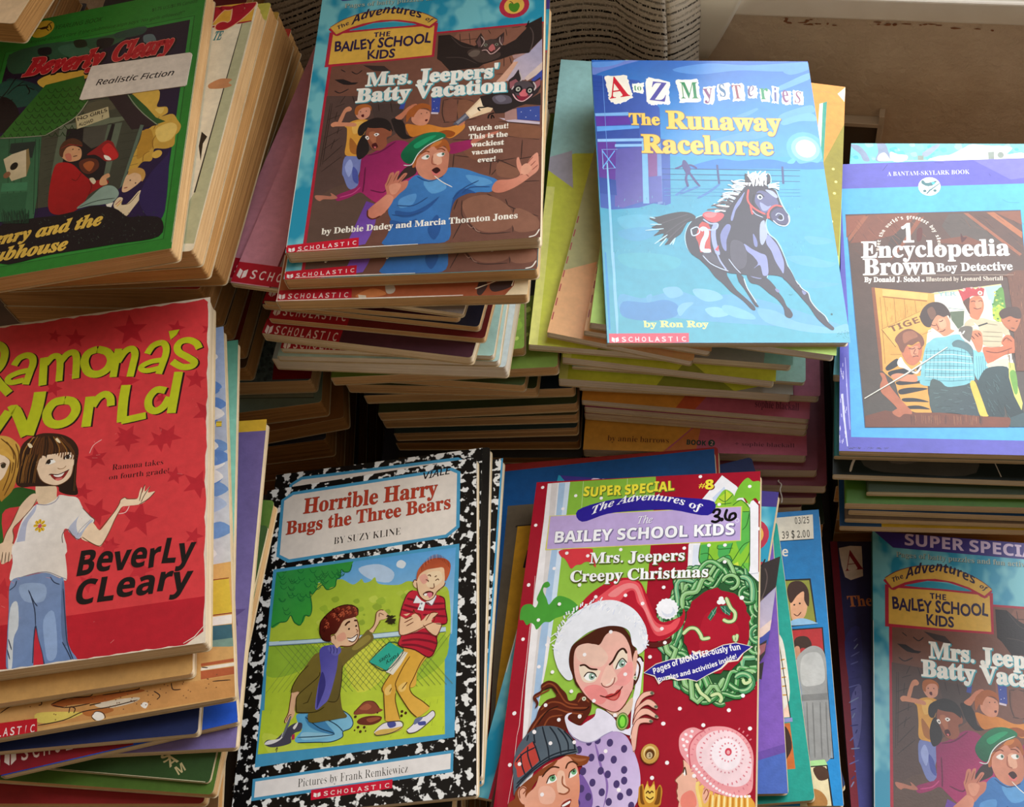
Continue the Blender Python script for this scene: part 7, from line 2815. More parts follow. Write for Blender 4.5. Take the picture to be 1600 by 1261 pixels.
ART['HE'] = r"""
P 2a7a28 0 0 665 0 0 968 -665 0
P 1f5c1e 63 116 575 3 4 815 -579 0
P 2f8430 66 118 569 4 4 810 -573 0
P 221424 78 131 547 3 3 788 -550 0 G 241040 300 300 550 800
P 2a4a90 0 0 4 0 0 968 -4 0
Q 2f5238 79 134 90 -20 107 12 80 6 80 0 -4 32 -90 30 -116 12 -118 12
Q 3c6248 230 142 64 0 48 52 -72 -4
Q 1c1a1c 168 130 37 4 7 30 -34 -4
Q 1c1a1c 350 141 49 8 -4 31 -35 2
Q 24281c 276 126 32 4 13 30 -32 -2
Q 2a4438 404 128 86 -4 -4 32 -71 -2
Q 5a6a6a 491 164 28 2 13 35 -32 -3
Q 1d3a34 91 234 73 30 52 44 -21 36 -62 -36
Q 234a3c 74 249 59 6 73 66 -4 37 -63 2 -47 -21
Q 1a1012 86 310 40 19 32 55 3 55 -47 11 -36 -40
M 150c0e 70 87 314 16 -28 9 -27 10 -27
M 150c0e 70 106 300 23 -27 33 3
M 150c0e 70 129 273 19 -15
M 150c0e 70 158 276 16 28 -4 12
M 150c0e 70 168 288 20 14
M 150c0e 70 84 300 26 25 18 0
M 150c0e 70 93 311 14 32
Q d4a840 190 270 36 -20 50 4 51 4 57 -5 17 23 -67 21 -64 3 -45 7 G c08c30 188 278 364 267
Q d8ac48 488 397 32 -10 43 11 7 34 -3 30 28 8 5 23 -15 10 30 -2 17 27 12 24 -4 21 -8 11 0 34 -22 7 -30 -7 -2 17 -3 25 -23 -2 -17 22 -23 -2 -2 -59 14 -69 26 -8 21 -21 -13 -25 -29 -43 G c89a3c 508 425 622 611
E d8ac48 1177 1279 55 56 0
Q e8c468 574 548 38 -16 22 22 -12 40 -32 1
Q b8862c 535 552 25 -7 14 55 -16 30 -25 11
Q e4be60 562 470 26 2 -7 21
M 8a5c1c 40 578 501 -6 29 -4 16
M 8a5c1c 40 576 618 -6 -28 7 -20
M 8a5c1c 40 552 658 0 -25 15 -9
P 4a4a38 243 485 49 -14 66 -83 60 0 55 28 64 102 -3 56 -34 164 -29 21 -196 -3 -104 -23 -54 -269 G 3c3c30 226 490 521 646
L 23241c 40 254 506 44 2
L 23241c 40 259 536 45 0
L 23241c 40 264 566 44 -2
L 23241c 40 270 596 43 -4
L 23241c 40 275 625 43 -5
L 23241c 40 280 654 42 -7
L 23241c 40 285 683 42 -9
L 23241c 40 290 712 41 -11
L 23241c 40 295 740 41 -12
L 23241c 40 473 541 51 4
L 23241c 40 478 572 50 2
L 23241c 40 482 604 50 0
L 23241c 40 486 634 49 -2
L 23241c 40 490 665 49 -4
L 23241c 40 494 695 49 -5
L 23241c 40 499 724 47 -6
L 2c2c22 40 326 425 153 11
L 2c2c22 40 328 412 146 16
L 2c2c22 40 330 399 140 22
L 2c2c22 40 332 385 133 29
L 2c2c22 40 334 372 127 34
L 2c2c22 40 336 359 120 39
Q 55503c 360 402 58 -4 27 43 -90 -9
P 1a1418 316 485 115 2 23 14 5 173 -35 34 -68 25 -42 -135
P 4a463c 364 493 68 -2 1 75 -35 9 -29 -33
P 5c6650 293 475 21 1 15 210 -17 22 -15 -71
P 6a7058 288 470 52 -6 75 6 63 6 5 15 -61 3 -79 -6 -49 -8
P 5f6854 454 497 20 1 -6 102 -5 100 -14 -3 0 -93
P 5a6450 433 496 11 1 -8 70 -5 33
P 356b24 118 469 101 -178 112 -9 31 106 -27 53 -43 30 -34 23 -68 -12 G 2a5a1c 186 458 299 302
M 173810 40 126 458 8 13 10 3 4 -14
M 173810 40 149 462 7 13 10 4 5 -14
M 173810 40 171 466 8 14 9 4 6 -14
M 173810 40 194 471 7 13 10 4 5 -14
M 173810 40 216 475 8 14 9 3 5 -14
M 173810 40 238 480 8 14 10 2 4 -13
M 173810 40 261 484 7 14 10 3 4 -13
M 173810 40 283 489 7 13 10 3 4 -14
M 173810 40 305 494 7 13 9 3 5 -14
M 173810 40 150 439 8 13 10 4 4 -14
M 173810 40 173 444 7 13 10 3 5 -14
M 173810 40 196 448 7 13 9 3 6 -14
M 173810 40 218 452 7 13 9 4 6 -14
M 173810 40 240 456 8 14 9 3 5 -14
M 173810 40 262 461 8 13 9 4 5 -14
M 173810 40 284 465 7 13 10 3 5 -13
M 173810 40 306 470 8 12 9 4 5 -14
M 173810 40 328 474 7 13 10 3 5 -14
M 173810 40 152 415 8 14 9 3 5 -14
M 173810 40 175 420 7 13 10 3 5 -14
M 173810 40 198 424 7 13 9 3 5 -14
M 173810 40 220 428 7 13 10 3 5 -14
M 173810 40 242 432 7 13 10 3 5 -14
M 173810 40 264 436 8 14 9 2 5 -14
M 173810 40 287 440 7 14 10 3 4 -14
M 173810 40 309 444 7 14 9 3 6 -14
M 173810 40 331 448 7 13 10 4 5 -14
M 173810 40 176 396 8 14 10 4 5 -14
M 173810 40 199 400 7 14 10 4 5 -14
M 173810 40 221 404 8 14 9 3 6 -13
M 173810 40 244 408 7 14 10 3 5 -14
M 173810 40 266 412 8 14 9 4 5 -15
M 173810 40 288 416 8 14 10 3 4 -14
M 173810 40 311 420 7 14 10 3 4 -14
M 173810 40 333 424 7 14 10 3 5 -14
M 173810 40 178 372 8 14 10 4 5 -15
M 173810 40 201 376 7 14 10 4 6 -15
M 173810 40 224 380 7 14 10 3 5 -14
M 173810 40 246 384 8 14 9 3 5 -15
M 173810 40 268 388 8 13 10 3 4 -14
M 173810 40 291 391 7 14 10 3 5 -14
M 173810 40 313 395 7 13 10 4 5 -14
M 173810 40 335 398 7 14 10 3 6 -14
M 173810 40 203 354 7 14 10 3 6 -15
M 173810 40 226 357 7 14 9 3 6 -14
M 173810 40 248 360 8 14 9 4 5 -14
M 173810 40 270 364 8 14 10 3 4 -14
M 173810 40 293 368 7 13 10 4 5 -15
M 173810 40 315 371 7 14 10 3 5 -14
M 173810 40 338 375 6 13 10 4 6 -14
M 173810 40 205 329 7 14 10 3 6 -14
M 173810 40 228 332 7 14 10 4 5 -15
M 173810 40 250 336 8 14 10 3 4 -15
M 173810 40 273 339 7 14 10 3 5 -14
M 173810 40 295 342 7 14 10 4 6 -15
M 173810 40 318 346 6 14 10 3 6 -14
M 173810 40 229 310 8 14 10 4 5 -15
M 173810 40 252 313 8 15 10 2 5 -14
M 173810 40 275 316 7 14 10 4 5 -14
M 173810 40 298 320 6 14 10 3 6 -15
M 173810 40 320 322 7 14 9 4 6 -15
M a09a84 60 254 493 38 -22 43 -30 25 -53
M a09a84 50 118 471 73 13 63 9
P 2c1c20 418 388 54 1 107 143 -30 2 -44 -2 -51 -84
P 2c5224 473 394 18 4 45 57 33 48 29 21 -26 6 -39 -45 -37 -49
M 8a8a74 50 476 394 24 42 36 50 43 48
P 5a6a58 528 520 10 4 -29 203 -9 11
P c4b488 332 444 92 -17 10 43 -90 22
P 8c7c54 332 444 2 0 12 47 -2 1
T('NO GIRLS','sans','2a2014',(68.11,92.24),(84.76,88.97),2.65,{'jit': 0.9,'off': 0.02})
T('ALOWD','sans','2a2014',(69.87,96.78),(77.82,95.16),2.51,{'jit': 0.9,'off': 0.02})
T('!','sb','2a2014',(81.86,93.82),(83.22,93.8),2.8)
P 2f5c3c 119 474 125 21 27 219 5 82 -96 -20 G 3a6c48 126 511 260 670
L 17301f 50 148 480 48 280
L 17301f 50 166 485 48 278
L 17301f 50 188 490 46 278
L 17301f 50 239 502 43 276
L 17301f 50 228 500 44 275
P 24302a 156 500 74 9 1 61 -72 -34
P c8b48c 146 555 22 -13 39 -8 15 43 4 57 -40 8 -20 -35 G dcc8a4 163 606 204 551
P 8c7448 207 534 7 -2 15 56 -3 46
E 17120e 366 1177 44 55 0
E 8a5a3c 336 1232 41 47 0
P 3f7c54 160 644 74 12 4 30 -76 -12
P 2c5c3c 164 682 76 9 8 99 -71 -10
Q b01418 311 763 -9 -58 -1 -76 11 -23 38 12 34 39 34 35 36 3 12 17 -28 14 -22 17 -12 32 -32 19 -40 -6 G 8c0c12 304 638 405 784
M 6a080c 50 384 657 -10 25 -15 -9
M 6a080c 50 416 743 5 -29 -10 -20
Q d49a6c 310 576 8 -16 21 -9 27 15 8 26 -4 16 -22 2 -14 -6 -16 -16
Q c87058 325 580 15 -1 8 25 -11 1
Q 54301c 309 576 -3 -28 11 -21 24 -3 25 20 4 19 -20 -15 -22 5 -8 17 0 18
L 8c2a20 80 310 554 20 -10 39 14
D 1a100c 40 345 565 18 5
M 4a1c14 60 350 592 12 0
Q d49a6c 440 701 5 -17 16 -7 6 13 -9 6 6 19 -18 0
Q d4c4a0 410 685 10 -2 10 15 -6 8
Q 7c9080 390 781 31 -28 27 -29 23 -3 19 13 11 24 -14 23 -27 2 -35 -3 G 8ca090 406 772 481 740
M 2f3c34 50 397 778 47 -11 48 2
Q e0c8a0 492 795 8 -25 14 4 -1 21 17 -1 23 -33 9 0 0 23 -16 31 -14 22 -18 -12
L b84828 90 497 792 12 -13
L d8a020 90 501 799 12 -15
M 4a3420 40 513 795 21 0 22 -31
P e4dcc8 470 785 20 -3 -4 16 -11 -3
Q 8c1a1c 389 595 25 -21 23 -19 19 10 10 20 15 31 -8 16 -25 0 -20 -19 -17 -13
Q c22424 430 582 15 -15 23 28 12 30 -22 5 -17 -23
Q f0e4d0 438 608 15 8 9 14 -15 -4
Q 5c2a1c 371 618 20 -9 30 11 9 30 -22 17 -24 -15
Q a8582c 384 630 16 -10 16 13 -10 25
Q e0b488 508 749 1 -33 7 -24 19 -14 23 14 6 20 -12 18 -15 14 -16 10
Q c89448 518 683 16 -9 23 11 9 23 -7 20 -7 -24 -18 -12 -16 4
D 1a1410 45 526 716 16 13
M 8c2a20 60 512 740 10 -1
Q 2a1a4c 558 775 22 -73 38 -53 4 -27 12 220 -28 20 -31 -32
Q 150c12 184 796 82 -8 64 5 62 -3 47 -7 58 21 39 36 42 7 49 19 1 57 -114 1 -169 -2 -136 0
L 4a5444 50 557 906 1 -5
L 1e2a22 50 331 852 -2 -6
L 4a5444 50 444 832 4 1
L 1e2a22 50 313 848 2 2
L 2a3a2c 50 308 834 0 -1
L 3a443c 50 370 868 2 4
L 3a443c 50 306 798 4 6
L 3a443c 50 453 892 1 2
L 2a3a2c 50 524 900 1 -3
L 2a3a2c 50 426 844 -2 4
L 1e2a22 50 456 826 -2 -4
L 3a443c 50 442 826 3 6
L 3a443c 50 456 833 -5 -3
L 1e2a22 50 592 892 -1 0
L 4a5444 50 383 868 -4 -2
L 4a5444 50 535 864 -1 6
L 4a5444 50 588 896 0 4
L 4a5444 50 554 878 -1 3
L 1e2a22 50 599 854 0 2
L 2a3a2c 50 605 839 -1 3
L 1e2a22 50 345 846 3 -2
L 4a5444 50 428 893 -2 -1
L 4a5444 50 440 826 0 2
L 3a443c 50 440 848 4 5
L 1e2a22 50 412 865 2 7
L 1e2a22 50 526 840 2 2
L 2a3a2c 50 607 854 1 -1
L 2a3a2c 50 616 884 4 -2
L 4a5444 50 365 804 -4 -4
L 3a443c 50 415 899 0 -4
L 2a3a2c 50 491 830 -3 -2
L 2a3a2c 50 524 832 1 -4
L 1e2a22 50 561 838 4 6
L 3a443c 50 439 878 2 -4
L 4a5444 50 600 880 0 -2
L 1e2a22 50 520 831 4 -2
L 1e2a22 50 598 844 -2 5
L 2a3a2c 50 435 898 1 -3
L 2a3a2c 50 485 842 2 -2
L 3a443c 50 298 882 2 -2
L 2a3a2c 50 310 863 -2 -5
L 3a443c 50 538 886 -4 0
L 3a443c 50 290 841 -2 2
L 3a443c 50 460 895 4 3
L 3a443c 50 522 837 2 6
L 4a5444 50 467 818 -3 -3
L 4a5444 50 411 850 3 2
L 3a443c 50 568 844 2 4
L 3a443c 50 411 871 -2 1
L 2a3a2c 50 406 814 -1 -6
L 1e2a22 50 505 873 0 -5
L 1e2a22 50 356 840 -4 -7
L 4a5444 50 472 823 -4 -5
L 2a3a2c 50 612 843 2 2
L 1e2a22 50 533 887 -3 -4
L 3a443c 50 562 892 -2 -7
L 1e2a22 50 465 885 2 -5
L 1e2a22 50 479 822 1 -3
L 1e2a22 50 541 862 0 3
L 2a3a2c 50 291 805 -1 -1
L 1e2a22 50 437 838 -3 -6
L 4a5444 50 465 840 4 0
L 1e2a22 50 464 893 -3 -3
L 2a3a2c 50 295 863 3 2
L 3a443c 50 608 912 -3 0
L 4a5444 50 449 894 -2 1
L 4a5444 50 418 882 4 4
L 3a443c 50 393 830 -2 1
L 1e2a22 50 510 844 -2 -2
L 2a3a2c 50 490 842 -2 -2
L 3a443c 50 544 912 1 6
L 4a5444 50 464 888 4 6
L 4a5444 50 397 873 3 3
L 3a443c 50 549 835 -4 0
L 2a3a2c 50 498 912 2 4
L 2a3a2c 50 607 845 -3 -2
L 3a443c 50 617 914 -3 -4
L 4a5444 50 502 902 1 2
L 3a443c 50 335 888 1 4
L 2a3a2c 50 614 896 -2 -6
L 4a5444 50 578 836 -3 -6
L 1e2a22 50 582 843 -3 3
L 3a443c 50 414 887 0 3
L 3a443c 50 540 900 -4 -1
L 3a443c 50 292 884 2 1
L 3a443c 50 297 804 4 6
L 1e2a22 50 575 873 3 4
L 1e2a22 50 385 870 0 5
L 3a443c 50 522 830 1 1
L 4a5444 50 287 873 0 -3
L 3a443c 50 568 862 0 -4
L 1e2a22 50 372 829 3 5
L 2a3a2c 50 359 870 -3 3
L 3a443c 50 399 824 0 2
L 1e2a22 50 450 897 -2 2
L 3a443c 50 608 842 0 -2
L 4a5444 50 506 912 2 0
L 1e2a22 50 462 865 -2 -1
L 4a5444 50 416 902 2 -4
L 1e2a22 50 378 865 4 7
L 2a3a2c 50 302 855 -1 1
L 2a3a2c 50 337 823 -3 2
L 2a3a2c 50 398 845 2 -2
L 1e2a22 50 454 883 -3 -7
L 4a5444 50 297 841 -2 3
L 2a3a2c 50 506 902 -2 3
L 4a5444 50 320 807 -2 -4
L 3a443c 50 534 898 -2 3
L 4a5444 50 554 884 4 1
L 4a5444 50 478 860 -4 -4
L 3a443c 50 321 859 0 1
L 1e2a22 50 445 885 1 1
L 2a3a2c 50 354 885 -2 -1
L 2a3a2c 50 474 830 3 -2
L 4a5444 50 449 838 -1 -2
L 2a3a2c 50 524 860 0 1
L 4a5444 50 387 860 -3 0
L 4a5444 50 477 853 1 -1
L 4a5444 50 392 849 -2 3
L 2a3a2c 50 490 865 1 5
L 1e2a22 50 615 886 3 -3
L 4a5444 50 342 849 0 -5
L 1e2a22 50 402 868 3 2
L 1e2a22 50 616 913 2 -1
L 1e2a22 50 518 825 -1 -4
L 2a3a2c 50 570 864 0 -3
L 4a5444 50 550 905 2 1
L 4a5444 50 454 902 -3 -2
L 3a443c 50 324 816 4 -2
L 3a443c 50 356 845 -1 3
L 3a443c 50 497 848 3 5
L 4a5444 50 294 811 4 1
L 2a3a2c 50 597 898 4 6
L 2a3a2c 50 504 890 1 2
L 2a3a2c 50 354 893 1 1
L 3a443c 50 618 920 0 3
L 1e2a22 50 539 828 -3 1
L 1e2a22 50 324 797 -4 -1
L 4a5444 50 350 820 0 0
L 2a3a2c 50 544 913 0 5
L 3a443c 50 582 916 0 -3
L 1e2a22 50 519 851 2 2
L 1e2a22 50 609 858 -3 -2
L 1e2a22 50 542 888 -2 -2
L 1e2a22 50 430 861 2 2
L 3a443c 50 502 846 1 0
L 2a3a2c 50 490 822 -2 -4
L 1e2a22 50 495 910 -3 4
L 2a3a2c 50 474 863 -2 -4
L 1e2a22 50 388 898 3 4
M 1c3a28 40 189 788 -3 -17 -6 -23
M 1c3a28 40 192 789 -1 -17 -10 -35
M 1c3a28 40 194 790 0 -18 -13 -32
M 1c3a28 40 197 790 1 -17 -12 -30
M 1c3a28 40 199 791 1 -17 -6 -22
M 1c3a28 40 202 792 2 -18 -6 -25
M 1c3a28 40 205 792 -2 -18 -3 -22
M 1c3a28 40 208 792 -4 -18 -7 -26
M 1c3a28 40 210 793 1 -17 -10 -20
M 1c3a28 40 212 793 -2 -17 -8 -26
M 1c3a28 40 215 794 -2 -18 -7 -32
M 1c3a28 40 218 794 -4 -18 -4 -25
M 1c3a28 40 220 795 -4 -17 -8 -28
M 1c3a28 40 223 795 -3 -17 -6 -31
M 1c3a28 40 226 796 0 -16 -9 -27
M 1c3a28 40 228 797 -2 -17 -2 -28
M 1c3a28 40 230 798 1 -18 -7 -22
M 1c3a28 40 233 798 -4 -18 -1 -20
M 1c3a28 40 236 798 0 -16 -7 -30
M 1c3a28 40 238 799 0 -17 -8 -26
M 1c3a28 40 240 800 2 -17 -12 -25
M 1c3a28 40 243 800 -4 -18 -7 -27
M 1c3a28 40 246 800 2 -16 -12 -28
M 1c3a28 40 248 801 -2 -18 -10 -35
M 1c3a28 40 251 802 -2 -18 -8 -28
M 1c3a28 40 254 802 0 -17 -3 -17
M 1c3a28 40 256 803 -4 -18 -6 -35
M 1c3a28 40 258 803 0 -17 -4 -18
M 1c3a28 40 261 804 -2 -18 -2 -26
M 1c3a28 40 264 804 -2 -17 -6 -30
T('Henry and the','bi','dcb24a',(26.76,171.81),(93.99,170.18),7.83,{'off': 0.03})
T('Clubhouse','bi','dcb24a',(26.97,182.58),(77.33,182.73),7.83,{'off': 0.03})
T('Beverly','bi','b01c24',(29.01,47.0),(75.7,50.22),13.12,{'off': 0.045,'outline': ('e08070',0.018),'shadow': ('14080a',0.6,0.6,0.06),'shear': 0.05})
T('Cleary','bi','b01c24',(80.92,48.64),(116.67,50.02),13.72,{'off': 0.045,'outline': ('e08070',0.018),'shadow': ('14080a',0.6,0.6,0.06),'shear': 0.05})
E d8a82c 331 92 146 144 0
M 3a2008 80 136 46 16 -7 21 6 11 -17 8 -3
M 3a2008 60 185 31 9 20 -3 7
M 3a2008 60 146 40 -4 13
M 3a2008 60 177 46 11 14
M 3a2008 50 140 36 8 -1
E 3a2008 341 85 54 22 0
T('YEARLING BOOK','si','12380f',(40.97,11.91),(70.1,12.69),3.54)
T('$1.75 U.S./$1.95 Canada','si','12380f',(100.56,13.16),(127.83,13.04),2.81)
T('"Anyone doesn\'t care if the clubhouse sign says \'No girls allowed!\'"','si','12380f',(25.54,19.99),(121.19,20.88),2.69)
L d8ccb0 40 663 20 0 430 0 498
"""

